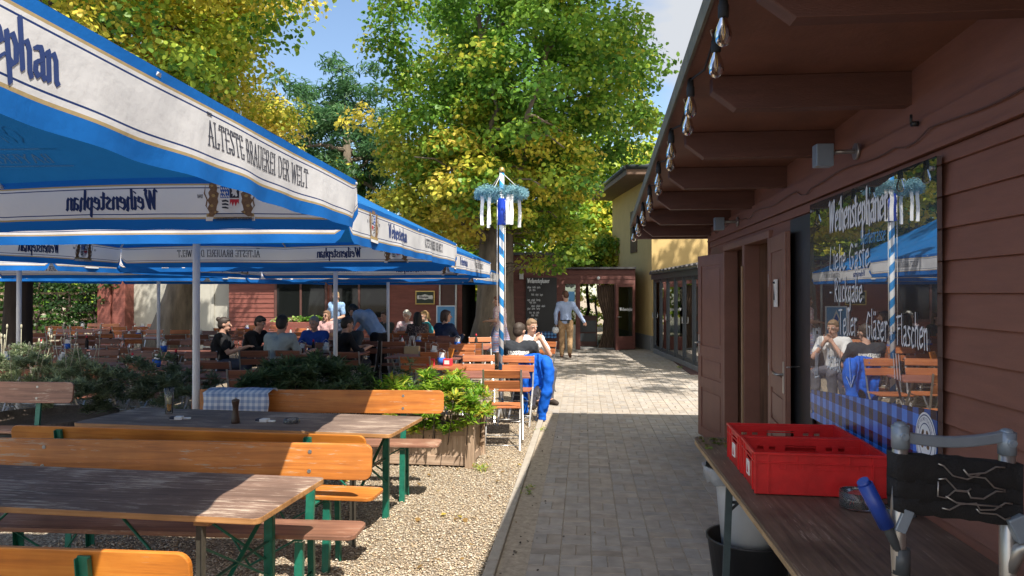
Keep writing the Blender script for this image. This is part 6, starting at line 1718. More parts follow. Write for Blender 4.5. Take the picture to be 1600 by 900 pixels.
# long red brown building at the left
def long_house():
    y = 21.5
    X = lambda px: ((px - 800) / 1155 * CS - SN) / ((px - 800) / 1155 * SN + CS) * y
    t = bld('long_red_house', 'long red brown boarded house with wide windows behind the seating', 'building')
    m = MB(); clap(m, X(358), X(722), y, 0, 2.62); m.bb(X(358), X(722), y + .1, y + 4, 2.3, 2.6); m.bb(X(358), X(362), y + .1, y + 4, 0, 2.6); m.build('wall', 'siding_far', t)
    m = MB(); m.bb(X(350), X(770), y - .5, y + 4.2, 2.63, 2.72); m.build('roof', 'roofdark', t)
    for a, b in ((430, 512), (516, 608)):
        m = MB(); x0, x1 = X(a), X(b); z0, z1 = .98, 1.98
        for q_ in ((x0, x1, z1, z1 + .07), (x0, x1, z0 - .07, z0), (x0, x0 + .07, z0, z1), (x1 - .07, x1, z0, z1), ((x0 + x1) / 2 - .03, (x0 + x1) / 2 + .03, z0, z1)): m.bb(q_[0], q_[1], y - .06, y - .02, q_[2], q_[3])
        f = m.build('window', 'trim', t); m = MB(); m.bb(x0 + .07, x1 - .07, y - .035, y - .028, z0, z1)
        m2, n, l, bb_ = newmat('dark_window_glass'); bb_.inputs['Base Color'].default_value = (.01, .012, .012, 1); bb_.inputs['Roughness'].default_value = .04; bb_.inputs['Specular IOR Level'].default_value = .3
        m.build('pane', m2, f)
    # dark porch at the right end, with two bright openings in its back
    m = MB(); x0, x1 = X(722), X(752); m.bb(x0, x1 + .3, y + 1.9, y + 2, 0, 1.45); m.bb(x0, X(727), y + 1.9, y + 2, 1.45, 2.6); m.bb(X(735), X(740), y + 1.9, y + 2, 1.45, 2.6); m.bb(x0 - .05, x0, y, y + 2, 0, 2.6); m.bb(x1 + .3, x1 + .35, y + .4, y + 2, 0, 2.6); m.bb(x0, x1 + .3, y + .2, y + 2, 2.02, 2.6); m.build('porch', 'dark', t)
    m = MB(); m.tube([(X(688), y - .06, .3), (X(688), y - .06, 2.6)], .03, 8); m.tube([(X(713), y - .06, .3), (X(713), y - .06, 2.6)], .03, 8); m.build('downpipe', 'zinc', t)
    m = MB(); m.bb(X(691), X(711), y - .05, y - .022, .9, 2.2); m.build('door', 'trim', t)
    s = thing('wall_sign', 'dark framed sign with a cream scroll on the red house wall', 'sign', (X(665), y - .05, 1.58)); w2 = (X(680) - X(650)) / 2
    m = MB(); m.bb(-w2, w2, -.03, .02, -.21, .19); m.build('frame', 'brass', s); m = MB(); m.bb(-w2 + .03, w2 - .03, -.036, -.031, -.18, .16); m.build('field', mat('dark_green_sign', (.02, .035, .02), .5, .1, 5), s)
    m = MB(); m.add([(a, -.039, b) for a, b in ((-.22, -.06), (-.24, 0), (-.22, .06), (-.12, .05), (0, .09), (.12, .05), (.22, .06), (.24, 0), (.22, -.06), (.1, -.05), (0, -.08), (-.1, -.05))], [tuple(range(12))]); text(m, 'Weihenstephan', lambda u, v, k: (-.17 + u, -.042 - k * 10, -.02 + v), .06, (.2, .1, 35), .85, mi=1, step=1e-4)
    m.build('scroll', ['paper', 'darkprint'], s)
    p = thing('poster_board', 'blue poster with white diamond emblem beside the house door', 'poster', (X(705), y - .8, .5)); m = MB(); m.bb(-.28, .28, -.02, .02, 0, .85); m.build('frame', 'pole', p); m = MB(); m.bb(-.25, .25, -.026, -.021, .03, .82); m.build('print', 'writing_blue', p)
    m = MB(); m.add([(0, -.03, .25), (.10, -.03, .5), (0, -.03, .75), (-.10, -.03, .5)], [(0, 1, 2, 3)]); m.add([(0, -.032, .35), (.06, -.032, .5), (0, -.032, .65), (-.06, -.032, .5)], [(0, 1, 2, 3)], 1); m.build('emblem', ['paper', 'blueprint'], p)
    f = thing('flower_box', 'long red flower box with small bright plants under the windows', 'flower box', ((X(430) + X(508)) / 2, y - .35, 0)); w2 = (X(512) - X(425)) / 2
    m = MB(); m.bb(-w2, w2, -.2, .2, .35, .85); m.build('box', 'siding_far', f, bevel=.01)
    q_ = np.random.default_rng(4); cl = np.stack([q_.uniform(-w2 + .1, w2 - .1, 26), q_.uniform(-.1, .1, 26), q_.uniform(.88, 1.0, 26)], 1)
    leaves('plants', cl, 30, .11, .06, [((.12, .3, .04), 3), ((.3, .45, .1), 2), ((.6, .3, .3), .6), ((.6, .6, .5), .8)], seed=6, parent=f)
    g_ = bld('grey_wall', 'pale grey rendered wall with leaf shadows behind the leaning trunk', 'wall'); m = MB(); m.bb(X(200), X(357), y + .2, y + .5, 0, 2.6); m.bb(X(200) - .02, X(357) + .02, y + .16, y + .54, 2.6, 2.66); g2 = m.build('wall', 'greywall', g_)
    m = MB(); m.bb(X(325), X(330), y + .17, y + .199, 0, 2.6); m.build('pilaster', 'greywall', g_)
    pl_ = bld('brown_pillar', 'thick red brown pillar left of the pale grey wall', 'pillar', (X(183), y, 0)); m = MB(); m.bb(-.45, -.02, -.3, .5, 0, 2.7); m.bb(0, .42, -.25, .5, 0, 2.7); m.build('shaft', 'siding_far', pl_, bevel=.02); m = MB(); m.bb(-.5, .5, -.4, .6, 2.7, 2.8); m.build('cap', 'roofdark', pl_)
    fe = bld('slat_fence', 'pale horizontal slat fence behind the shrubs at far left', 'fence'); m = MB()
    for i in range(9): m.bb(X(-40), X(166), y + .4, y + .43, .25 + i * .2, .33 + i * .2)
    m.build('slats', 'plantertrim', fe)
    for px in (-30, 30, 90, 150): m = MB(); m.bb(X(px) - .05, X(px) + .05, y + .431, y + .53, 0, 2.1); m.build('post', 'trim', fe)
    # climbers before the fence
    for i, px in enumerate((-10, 62, 108, 150)):
        h = thing('climbing_shrub', ['leafy shrub at the far left edge behind the dark trunk', 'shrub on the slat fence right of the dark trunk', 'shrub in the middle of the slat fence', 'shrub on the slat fence next to the brown pillar'][i], 'shrub', (X(px), y - .1, 0))
        q_ = np.random.default_rng(40 + i); cl = np.stack([q_.normal(0, .5, 34), q_.uniform(-.3, .3, 34), q_.uniform(.2, 3.0, 34) ** .9], 1); leaves('foliage', cl, 50, .3, .08, DARKG, seed=80 + i, parent=h)
        m = MB(); branch(m, (0, 0, 0), (.1, 0, 2.2), .05, .02, i); branch(m, (0, 0, .6), (-.4, 0, 2.0), .03, .01, i + 9); m.build('stem', 'bark_dark', h)
long_house()
# shrubs right behind the doorway and roofs
for lab, px, d, zc, hh, n in (('sunlit ivy mass seen through the open doorway', 930, 38, 1.8, 2.2, 150), ('leafy bush rising behind the lodge roof', 915, 27.0, 3.0, .9, 90), ('leafy bush behind the lodge roof next to the yellow house', 945, 26.6, 2.9, .8, 60)):
    x, y = at(px, d); h = thing('ivy_bush', lab, 'bush', (x, y, 0)); q_ = np.random.default_rng(int(px)); cl = np.stack([q_.normal(0, 1.5 if d > 30 else .8, n), q_.uniform(-.5, .5, n), zc + q_.uniform(-hh, hh, n)], 1)
    leaves('foliage', cl, 45, .35, .12, MIXED, seed=px, parent=h); m = MB(); branch(m, (0, 0, 0), (.1, 0, zc), .08, .03, px); m.build('stem', 'bark_dark', h)

# ------------------------------------------------------------ people
def skin_mat(name, c): return mat(name, c, .55, .06, 10, spec=.35)
M['skin'] = skin_mat('skin', (.50, .29, .21)); M['skin2'] = skin_mat('tanned_skin', (.42, .23, .15))
def rem(o, vox, sm=3):
    r = o.modifiers.new('remesh', 'REMESH'); r.mode = 'VOXEL'; r.voxel_size = vox; r.use_smooth_shade = True
    s = o.modifiers.new('smooth', 'SMOOTH'); s.iterations = sm; s.factor = .5
    return o
def V3(p): return Vector(p)
def fold(o, s):
    dm = o.modifiers.new('folds', 'DISPLACE'); dm.texture = M['foldtex']; dm.strength = s; dm.mid_level = .42
    return o
def arm_dir(a, b): return (V3(b) - V3(a)).normalized()
def person(label, x, y, rz, J, top, bottom, hair=('short', (.03, .02, .015)), skin='skin', sleeve='short', shoe=(.05, .04, .035), skirt=None, extra=None, z=0, scale=1.0, group=None, female=False, beard=False):
    """J: joints in a local frame, facing +y. Keys pel, che, nec, hea, head_yaw, head_pitch, sh(L,R), el, wr, hip, kne, ank, toe"""
    t = thing('person', label, 'person', (x, y, z), rz, group); t.scale = (scale,) * 3
    g = lambda k: V3(J[k]); m = MB()
    pel, che, nec, hea = g('pel'), g('che'), g('nec'), g('hea')
    SW = .165 if female else .19
    sh, el, wr, hip, kne, ank, toe = (J[k] for k in ('sh', 'el', 'wr', 'hip', 'kne', 'ank', 'toe'))
    yaw = R(J.get('yaw', 0)); pit = R(J.get('pitch', 0))
    Rh = Matrix.Rotation(yaw, 3, 'Z') @ Matrix.Rotation(pit, 3, 'X')
    up = (nec - pel).normalized()
    # torso
    m.cap(pel, .125, pel.lerp(che, .5), .115); m.cap(pel.lerp(che, .5), .115, che, .14)
    for s in (0, 1): m.cap(che, .115, V3(sh[s]).lerp(che, .25), .085); m.cap(che.lerp(nec, .6), .075, V3(sh[s]), .058); m.cap(pel, .11, V3(hip[s]), .095)
    m.cap(che.lerp(nec, .7), .07, nec, .056); m.cap(nec, .055, hea - Rh @ Vector((0, .012, .05)), .052)
    # head
    H_ = lambda a, b, c: hea + Rh @ Vector((a, b, c))
    m.ell(hea + Rh @ Vector((0, -.012, .018)), (.076, .094, .098), n=16, m=12, rot=Rh); m.ell(H_(0, .022, -.055), (.052, .062, .06), n=14, m=10, rot=Rh)
    m.cap(H_(0, .088, .012), .009, H_(0, .108, -.022), .014, 8)
    for s in (-1, 1): m.ell(H_(s * .077, -.005, -.01), (.010, .02, .03), n=8, m=6, rot=Rh)
    m.ell(H_(0, .078, -.058), (.024, .015, .012), n=10, m=6, rot=Rh); m.ell(H_(0, .062, -.098), (.024, .022, .018), n=8, m=6, rot=Rh)
    for s in (0, 1):
        S, E, W_ = V3(sh[s]), V3(el[s]), V3(wr[s])
        m.cap(S, .052, E, .040); m.cap(E, .041, W_, .027)
        d = (W_ - E).normalized(); hd = V3(J['hd'][s]).normalized() if 'hd' in J else d
        side = hd.cross(Vector((0, 0, 1))) if abs(hd.z) < .85 else hd.cross(Vector((0, 1, 0)))
        side.normalize(); nrm = side.cross(hd).normalized()
        if J.get('palm', 0) == 0 and abs(hd.z) > .6: side, nrm = nrm, side
        pc_ = W_ + hd * .05
        m.cap(W_, .026, pc_ + side * .014, .024); m.cap(W_, .024, pc_ - side * .014, .022)
        for k, (off, l_) in enumerate(((-.028, .062), (-.010, .072), (.009, .068), (.027, .054))):
            b0 = W_ + hd * .072 + side * off; k1 = b0 + hd * l_ * .5 - nrm * .006 * (1 + k * .3); k2 = k1 + (hd * .75 - nrm * .65).normalized() * l_ * .5
            m.cap(b0, .0098, k1, .0092, 7); m.cap(k1, .0092, k2, .0085, 7)
        tsd = -1 if s == 0 else 1
        b0 = W_ + hd * .03 + side * .026 * tsd * (-1); k1 = b0 + (hd * .6 - side * tsd * .75).normalized() * .038; k2 = k1 + (hd * .9 - side * tsd * .2 - nrm * .3).normalized() * .03
        m.cap(b0, .013, k1, .011, 7); m.cap(k1, .011, k2, .0095, 7)
        hp_, K, A, T = V3(hip[s]), V3(kne[s]), V3(ank[s]), V3(toe[s])
        m.cap(hp_, .085, K, .058); m.cap(K, .056, K.lerp(A, .35), .055); m.cap(K.lerp(A, .35), .055, A, .037); m.cap(A, .038, T, .028)
    body = rem(m.build('body', skin, t), .0095, 4)
    # face details
    for s in (-1, 1):
        m = MB(); m.ell(H_(s * .031, .076, .012), (.013, .009, .008), n=10, m=6, rot=Rh); e_ = m.build('eye', 'white', t)
        m = MB(); m.ell(H_(s * .031, .083, .012), (.006, .004, .006), n=8, m=5, rot=Rh); m.build('iris', 'dark', e_)
        m = MB(); m.cap(H_(s * .018, .086, .030), .0035, H_(s * .044, .078, .032), .003, 6); m.build('eyebrow', hairm(hair[1]), t)
    m = MB(); m.ell(H_(0, .0895, -.055), (.021, .006, .005), n=10, m=5, rot=Rh); m.build('mouth', mat_cache('lip', (.36, .12, .10)), t)
    # hair
    m = MB(); hs = hair[0]
    if hs != 'bald':
        m.ell(H_(0, -.022, .032), (.083, .095, .092), n=16, m=12, rot=Rh); m.ell(H_(0, -.045, -.01), (.076, .07, .085), n=14, m=10, rot=Rh); m.ell(H_(0, .03, .075), (.06, .05, .035), n=12, m=8, rot=Rh)
        if hs == 'bun': m.ell(H_(0, -.11, .075), (.042, .042, .04), n=12, m=8)
        if hs == 'pony': m.cap(H_(0, -.1, .04), .03, H_(0, -.14, -.10), .018)
        if hs == 'long':
            for s in (-1, 1): m.cap(H_(s * .06, -.03, 0), .035, H_(s * .07, -.03, -.16), .03)
            m.cap(H_(0, -.07, 0), .06, H_(0, -.075, -.17), .05)
        if hs == 'bob':
            for s in (-1, 1): m.cap(H_(s * .068, -.01, .0), .032, H_(s * .07, -.005, -.08), .028)
            m.cap(H_(0, -.06, 0), .06, H_(0, -.06, -.08), .055)
        if hs == 'curly':
            q_ = random.Random(3)
            for i in range(40):
                a = q_.uniform(0, 6.28); e = q_.uniform(-.2, 1.4); m.ell(H_(.085 * math.cos(a) * math.cos(e), -.02 + .09 * math.sin(a) * math.cos(e) * (1 if math.sin(a) < 0 else .55), .03 + .09 * math.sin(e)), (.024, .024, .024), n=6, m=5)
    else:
        m.ell(H_(0, -.045, -.005), (.078, .072, .07), n=14, m=10, rot=Rh)
    rem(m.build('hair', hairm(hair[1]), t), .009, 2)
    if beard: m = MB(); m.ell(H_(0, .045, -.08), (.05, .05, .045), n=12, m=8, rot=Rh); m.build('beard', hairm(hair[1]), t)
    # shirt
    m = MB(); e = .018
    m.cap(pel + up * .03, .135 + e, pel.lerp(che, .5), .125 + e); m.cap(pel.lerp(che, .5), .125 + e, che, .150 + e * .6)
    for s in (0, 1):
        m.cap(che, .125 + e, V3(sh[s]).lerp(che, .25), .092 + e); m.cap(che.lerp(nec, .55), .08 + e * .5, V3(sh[s]), .066 + e * .5)
        S, E, W_ = V3(sh[s]), V3(el[s]), V3(wr[s])
        if sleeve == 'short': m.cap(S, .064, S.lerp(E, .68), .060)
        elif sleeve == 'none': pass
        elif sleeve == 'rolled': m.cap(S, .064, E, .056); m.cap(E, .056, E.lerp(W_, .35), .046)
        else: m.cap(S, .064, E, .054); m.cap(E, .054, E.lerp(W_, .5), .050); m.cap(E.lerp(W_, .5), .050, W_, .042)
    tm = top if not isinstance(top, tuple) else mat_cache('shirt_cloth', top)
    fold(rem(m.build('shirt', tm, t), .013, 2), .022)
    # trousers / skirt
    bm = bottom if not isinstance(bottom, tuple) else mat_cache('trouser_cloth', bottom)
    m = MB()
    for s in (0, 1):
        hp_, K, A = V3(hip[s]), V3(kne[s]), V3(ank[s])
        m.cap(pel, .138, hp_, .108)
        if skirt is None: m.cap(hp_, .105, K, .078); m.cap(K, .078, K.lerp(A, .5), .068); m.cap(K.lerp(A, .5), .068, A + (K - A) * .06, .058)
    if skirt:
        c = pel; prof = [(.14, .08), (.17, -.02), (.23, -.2), (.29, -.42), (.31, -.52)]; n = 28; vs = []
        for j, (r_, zz) in enumerate(prof):
            for k in range(n):
                a = k / n * 6.283; rr2 = r_ * (1 + .07 * math.sin(k * 1.57 * 1.0 + .3) * j / 4); vs.append((c.x + rr2 * math.cos(a), c.y + rr2 * .9 * math.sin(a), c.z + zz))
        mm = MB(); mm.add(vs, [(j * n + k, (j + 1) * n + k, (j + 1) * n + (k + 1) % n, j * n + (k + 1) % n) for j in range(4) for k in range(n)], 0, True); mm.build('skirt', skirt, t)
    fold(rem(m.build('trousers' if skirt is None else 'underskirt', bm, t), .014, 2), .03)
    for s in (0, 1):
        A, T = V3(ank[s]), V3(toe[s]); m = MB(); m.cap(A + Vector((0, 0, -.03)), .046, A.lerp(T, .55) + Vector((0, 0, -.01)), .044); m.cap(A.lerp(T, .5) + Vector((0, 0, -.008)), .044, T, .038)
        m.cap(A + (A - T).normalized() * .03 + Vector((0, 0, -.035)), .038, A + Vector((0, 0, -.035)), .042)
        rem(m.build('shoe', mat_cache('shoe', shoe), t), .012, 2)
    if extra: extra(t, J, H_)
    return t
MC = {}
def mat_cache(n, c):
    k = (n, c)
    if k not in MC: MC[k] = mat(n, c, .85, .10, 7, .25, 30, spec=.2)
    return MC[k]
def hairm(c):
    k = ('hair', c)
    if k not in MC: MC[k] = mat('hair', c, .6, .3, 40, .5, 120, stretch=(1, 1, .3))
    return MC[k]
def sit(lean=.06, arms='table', yaw=0, pitch=8, tw=0, fem=False, hx=0):
    w_ = .165 if fem else .19; z0 = .53
    c = Vector((0, lean * .55, z0 + .33)); n = Vector((0, lean, z0 + .52)); h = Vector((hx, lean + .03 + .001 * pitch, z0 + .655))
    sh = [(-w_, lean * .9, z0 + .455), (w_, lean * .9, z0 + .455)]
    if arms == 'table': el_ = [(-w_ - .06, lean + .14, z0 + .20), (w_ + .06, lean + .14, z0 + .20)]; wr_ = [(-.12, lean + .36, z0 + .27), (.12, lean + .36, z0 + .27)]
    elif arms == 'face': el_ = [(-w_ - .03, lean + .2, z0 + .22), (w_ + .03, lean + .2, z0 + .22)]; wr_ = [(-.05, lean + .20, z0 + .46), (.06, lean + .19, z0 + .44)]
    elif arms == 'side': el_ = [(-w_ - .08, lean + .05, z0 + .19), (w_ + .08, lean + .08, z0 + .18)]; wr_ = [(-w_ - .02, lean + .27, z0 + .24), (w_ + .10, lean + .30, z0 + .25)]
    else: el_ = [(-w_ - .05, lean * .5, z0 + .18), (w_ + .05, lean * .5, z0 + .18)]; wr_ = [(-w_ + .02, .22, z0 + .08), (w_ - .02, .22, z0 + .08)]
    return dict(pel=(0, 0, z0), che=c, nec=n, hea=h, yaw=yaw, pitch=-pitch, sh=sh, el=el_, wr=wr_, hip=[(-.09, .02, z0 - .01), (.09, .02, z0 - .01)],
                kne=[(-.12, .43, z0 + .0), (.12, .43, z0 + .0)], ank=[(-.12, .38, .09), (.12, .38, .09)], toe=[(-.13, .54, .045), (.13, .54, .045)])
def pp(label, px, d, rz, J, *a, **k):
    x, y = at(px, d); return person(label, x, y, R(rz), J, *a, **k)
def print_tex(name, c0, c1, scale, thr=.5):
    m, n, l, b = newmat(name); t = n.new('ShaderNodeTexCoord'); v = n.new('ShaderNodeTexNoise'); v.inputs['Scale'].default_value = scale; v.inputs['Detail'].default_value = 3
    l(t.outputs['Object'], v.inputs['Vector']); r = n.new('ShaderNodeValToRGB'); e = r.color_ramp.elements; e[0].position = thr - .03; e[0].color = (*c0, 1); e[1].position = thr + .03; e[1].color = (*c1, 1)
    l(v.outputs['Fac'], r.inputs[0]); l(r.outputs[0], b.inputs['Base Color']); b.inputs['Roughness'].default_value = .85; return m
# group at the table behind the oleander
pp('woman with dark hair bun in a black T-shirt seated in profile behind the pole', 343, 12.2, -75, sit(.05, 'table', 0, 6, fem=True), (.018, .018, .02), (.05, .06, .09), ('bun', (.03, .02, .015)), female=True)
pp('person in black leaning low over the table beside the grey shirted man', 386, 12.9, -100, sit(.22, 'table', 0, 22), (.014, .014, .016), (.04, .04, .05), ('short', (.025, .02, .015)), sleeve='long')
pp('man in a grey T-shirt seated with his back to us', 432, 11.0, -14, sit(.10, 'side', 10, 6), (.33, .38, .38), (.16, .17, .16), ('short', (.02, .016, .014)), scale=1.06, z=-.01)
pp('grey haired man in a royal blue shirt facing us across the table', 496, 12.9, 170, sit(.08, 'table', 8, 8), (.02, .06, .28), (.05, .05, .06), ('short', (.26, .25, .24)))
pp('dark haired person in a black shirt seated beside the bending waiter', 530, 12.2, -52, sit(.10, 'table', 0, 12), (.015, .015, .017), (.03, .03, .04), ('short', (.02, .015, .012)), sleeve='rolled')
pp('bearded man in dark grey looking down at the table by the waiter', 555, 12.9, 160, sit(.14, 'table', 10, 22), (.05, .055, .06), (.03, .03, .04), ('short', (.05, .035, .025)), beard=True)
# waiter bending over the table
Jw = dict(pel=(0, 0, .96), che=(0, .23, 1.24), nec=(0, .39, 1.37), hea=(0, .53, 1.38), yaw=0, pitch=-55, sh=[(-.19, .33, 1.33), (.19, .33, 1.33)], el=[(-.21, .48, 1.04), (.20, .50, 1.04)], wr=[(-.12, .74, .86), (.12, .72, .84)],
          hip=[(-.09, 0, .93), (.09, 0, .93)], kne=[(-.11, .03, .50), (.11, -.01, .50)], ank=[(-.12, -.03, .09), (.12, -.06, .09)], toe=[(-.13, .13, .04), (.14, .10, .04)])
def apron(t, J, H_):
    m = MB(); m.bb(-.15, .15, -.16, -.135, .84, 1.0); 
    m = MB(); m.tube([(-.15, -.02, .99), (0, -.16, 1.0), (.15, -.02, .99)], .012, 8); m.build('belt', 'black', t)
pp('waiter in a light blue shirt and black trousers bending over a table', 592, 13.1, 74, Jw, (.24, .34, .50), (.012, .012, .014), ('short', (.02, .015, .012)), sleeve='long', shoe=(.4, .4, .4), extra=apron)
# second group
pp('woman with sunglasses in pink seated before the flower box', 514, 17.2, 165, sit(.06, 'table', 0, 4, fem=True), (.48, .30, .30), (.1, .1, .12), ('bob', (.16, .09, .05)), female=True, extra=lambda t, J, H_: [(lambda m: (m.ell(H_(-.033, .086, .012), (.024, .012, .018)), m.ell(H_(.033, .086, .012), (.024, .012, .018)), m.cap(H_(-.01, .09, .016), .004, H_(.01, .09, .016), .004), m.build('sunglasses', 'dark', t)))(MB())])
pp('smiling woman with long brown hair in a dark top left of the pole', 605, 16.6, 150, sit(.05, 'table', 0, 4, fem=True), (.05, .055, .05), (.05, .05, .06), ('long', (.07, .04, .025)), female=True)
pp('white haired woman in a pink patterned blouse facing us', 637, 16.9, 172, sit(.05, 'table', -8, 4, fem=True), print_tex('pink_blouse', (.50, .28, .32), (.60, .55, .55), 40), (.05, .05, .06), ('curly', (.55, .53, .48)), female=True)
pp('person with dark hair hidden between the white haired woman and the teal top', 653, 15.6, 20, sit(.05, 'table', 0, 4, fem=True), print_tex('floral_dark', (.04, .025, .03), (.28, .2, .16), 45, .56), (.05, .05, .06), ('long', (.02, .014, .012)), female=True)
pp('blonde woman in a teal top seated in profile', 668, 16.8, 110, sit(.04, 'table', 20, 4, fem=True), (.03, .22, .26), (.05, .05, .06), ('pony', (.35, .22, .10)), female=True)
pp('person with a brown bob in a navy jacket seated with back to us', 690, 14.6, 330, sit(.10, 'table', -40, 4, fem=True), (.015, .025, .06), (.03, .03, .05), ('bob', (.06, .035, .025)), female=True, sleeve='long', scale=1.05)
# standing man in pale blue behind the pole
Js = dict(pel=(0, 0, .95), che=(0, .01, 1.28), nec=(0, 0, 1.47), hea=(0, .03, 1.62), yaw=20, pitch=-5, sh=[(-.19, 0, 1.42), (.19, 0, 1.42)], el=[(-.24, .0, 1.14), (.26, .02, 1.14)], wr=[(-.12, .22, 1.08), (.20, .20, 1.02)],
          hip=[(-.09, 0, .92), (.09, 0, .92)], kne=[(-.10, .02, .50), (.11, .03, .50)], ank=[(-.10, -.03, .09), (.12, -.03, .09)], toe=[(-.11, .13, .04), (.14, .13, .04)])
pp('man in a light blue short sleeved shirt standing behind the tables', 526, 17.6, 150, Js, print_tex('check_blue_shirt', (.16, .30, .55), (.30, .45, .66), 60), (.03, .04, .07), ('short', (.35, .25, .14)), skin='skin')
# waitress in a dirndl
Jd = dict(pel=(0, 0, .92), che=(0, .02, 1.22), nec=(0, .03, 1.39), hea=(0, .07, 1.53), yaw=10, pitch=-10, sh=[(-.165, .02, 1.34), (.165, .02, 1.34)], el=[(-.24, .03, 1.09), (.24, -.02, 1.08)], wr=[(-.16, .25, 1.08), (.10, .16, 1.02)],
          hip=[(-.085, 0, .89), (.085, 0, .89)], kne=[(-.09, .03, .48), (.10, .0, .48)], ank=[(-.09, -.02, .08), (.10, -.08, .09)], toe=[(-.10, .12, .035), (.11, .06, .035)])
M['dirndl'] = print_tex('dirndl_print', (.48, .25, .28), (.62, .55, .56), 45); M['dirndl_skirt'] = gingham('dirndl_skirt_print', .05, (.62, .5, .52), (.25, .35, .6), (.5, .25, .3), ax=('X', 'Z'))
def apr(t, J, H_):
    m = MB(); vs = []
    for j, (r_, zz) in enumerate(((.15, .06), (.18, -.02), (.24, -.2), (.30, -.4))):
        for k in range(9): a = R(50 + 80 * k / 8); vs.append((r_ * 1.03 * math.cos(a), r_ * .94 * math.sin(a), .92 + zz))
    m.add(vs, [(j * 9 + k, (j + 1) * 9 + k, (j + 1) * 9 + k + 1, j * 9 + k + 1) for j in range(3) for k in range(8)], 0, True); m.build('apron', mat('blue_apron', (.15, .25, .5), .8, .1, 10), t)
pp('waitress in a pink and blue dirndl walking with a mug beside the trunk', 782, 16.6, 78, Jd, 'dirndl', (.5, .45, .45), ('pony', (.13, .05, .03)), female=True, skirt=M['dirndl_skirt'], extra=apr)
x, y = at(765, 16.5)
t = thing('beer_mug', 'small beer mug held by the waitress', 'mug', (x, y, 1.06)); m = MB(); m.lathe([(.03, -.02), (.034, .09), (.031, .09), (.028, -.012), (.001, -.012)], n=16); m.build('mug_glass', 'glass', t); m = MB(); m.tube([(-.03, 0, .07), (-.06, 0, .05), (-.06, 0, .01), (-.03, 0, 0)], .006, 6); m.build('handle', 'glass', t); m = MB(); m.lathe([(.0275, -.01), (.0305, .08), (.001, .081)], n=14); m.build('beer', mat('beer', (.55, .28, .04), .3, .1, 5), t)
# the two at the maypole
def backtext(t, J, H_):
    m = MB(); 
    def fm(u, v, k):
        xx = -.145 + u; zz = .86 + v + .0; return (xx, -.118 + .35 * xx * xx * 2.2 - .012 * (zz - .86) - k * 8 + .0, zz)
    text(m, 'COLOSSENSPOR', fm, .052, (.32, .22, 0), .80, SF); o = m.build('lettering', 'white', t)
    sw = o.modifiers.new('wrap', 'SHRINKWRAP'); sw.target = [c for c in COL.objects if c.parent is t and c.name.startswith('shirt')][0]; sw.wrap_method = 'NEAREST_SURFACEPOINT'; sw.wrap_mode = 'ABOVE_SURFACE'; sw.offset = .004
pp('person in a dark T-shirt with white back print on the jacket chair', 811, 10.42, -6, sit(.02, 'table', -25, 8), (.03, .034, .042), (.06, .06, .08), ('short', (.045, .03, .022)), extra=backtext, z=-.02)
Jf = sit(.05, 'face', 0, 8)
pp('person in a white T-shirt eating, seated facing the path', 826, 11.5, -140, Jf, (.62, .62, .62), (.10, .10, .12), ('short', (.22, .14, .08)))
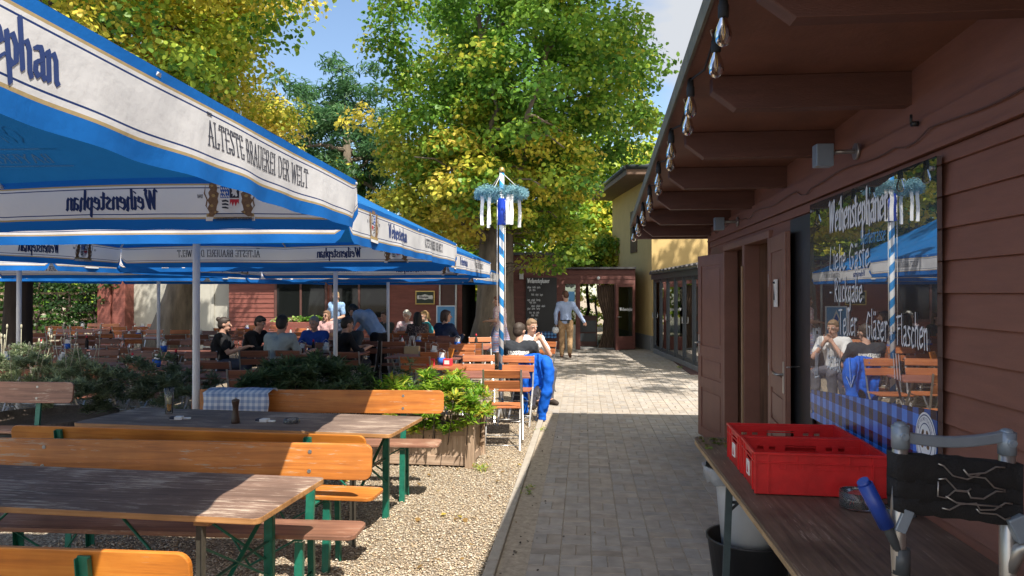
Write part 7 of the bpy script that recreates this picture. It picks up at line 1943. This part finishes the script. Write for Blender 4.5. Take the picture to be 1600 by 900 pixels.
# walking man
Jm = dict(pel=(0, 0, .965), che=(0, .03, 1.30), nec=(0, .02, 1.50), hea=(-.02, .05, 1.645), yaw=38, pitch=-14, sh=[(-.18, .02, 1.41), (.185, .0, 1.41)], el=[(-.26, -.02, 1.16), (.34, -.01, 1.17)], wr=[(-.25, .06, .91), (.47, .06, .96)],
          hip=[(-.095, 0, .93), (.095, 0, .93)], kne=[(-.11, .07, .51), (.11, .05, .52)], ank=[(-.11, .12, .09), (.11, -.22, .16)], toe=[(-.12, .28, .04), (.12, -.08, .06)])
def harness(t, J, H_):
    m = MB(); m.tube([(-.15, .02, 1.0), (-.1, -.14, 1.0), (0, -.165, 1.0), (.1, -.14, 1.0), (.15, .02, 1.0)], .014, 8); m.build('belt', 'black', t)
    m = MB(); m.bb(.05, .10, -.19, -.15, .93, .99); m.build('pouch', 'black', t)
pp('man in a blue shirt and tan trousers walking away towards the doorway', 884, 19.2, -2, Jm, (.36, .45, .66), (.34, .22, .12), ('short', (.10, .04, .02)), sleeve='long', shoe=(.16, .08, .05), extra=harness)
x, y = at(869, 19.1)
t = thing('carried_pot', 'pale round pot carried low by the walking man', 'pot', (x - .02, y + .06, .66)); m = MB(); m.lathe([(.05, 0), (.085, .04), (.09, .1), (.07, .15), (.05, .16)], n=16, cap1=True); m.build('pot_body', 'bucket', t); m = MB(); m.tube([(-.06, 0, .14), (0, 0, .22), (.06, 0, .14)], .006, 6); m.build('handle', 'alu', t)
# scattered leaves on the paving
q3 = np.random.default_rng(12); n = 130
cl = np.stack([q3.uniform(-3.2, -.62, 150), q3.uniform(3.2, 11, 150), np.full(150, .022)], 1)
struct(leaves('fallen_leaves', cl, 1, .01, .04, [((.5, .4, .08), 2), ((.35, .22, .08), 2), ((.2, .1, .04), 1)], seed=14, thin=.05, droop=0, upness=3), 'stuff', 'yellow and brown fallen leaves lying on the gravel', 'leaves')
cl = np.stack([np.concatenate([q3.uniform(-.5, -.3, 70), q3.uniform(-.5, 1.4, 60)]), np.concatenate([q3.uniform(4, 10, 70), q3.uniform(3.8, 19, 60)]), np.full(n, .016)], 1)
struct(leaves('fallen_leaves', cl, 1, .01, .017, [((.06, .04, .03), 4), ((.2, .12, .05), 1), ((.35, .28, .08), .6)], seed=13, thin=.05, droop=0, upness=3), 'stuff', 'small dry leaves and crumbs scattered on the paved path', 'leaves')
# small weeds along the hut base and the kerb joint
q4 = random.Random(21)
for i, (x, y, lab) in enumerate(((1.36, 8.3, 'weed at the foot of the far open door'), (1.42, 5.1, 'weed at the foot of the hut wall below the black panel'), (-.50, 6.3, 'tiny weed in the kerb joint nearer the camera'), (-.52, 9.1, 'tiny weed in the kerb joint near the blue jacket'), (2.15, 16.9, 'weed by the sill of the glazed annexe'))):
    blades('weed_tuft', lab, [(x + q4.uniform(-.06, .06), y + q4.uniform(-.12, .12), .02, .02) for _ in range(9)], 8, .05 if i in (2, 3) else .08, .007, LIME, 60 + i, stems=False, cat='weed')
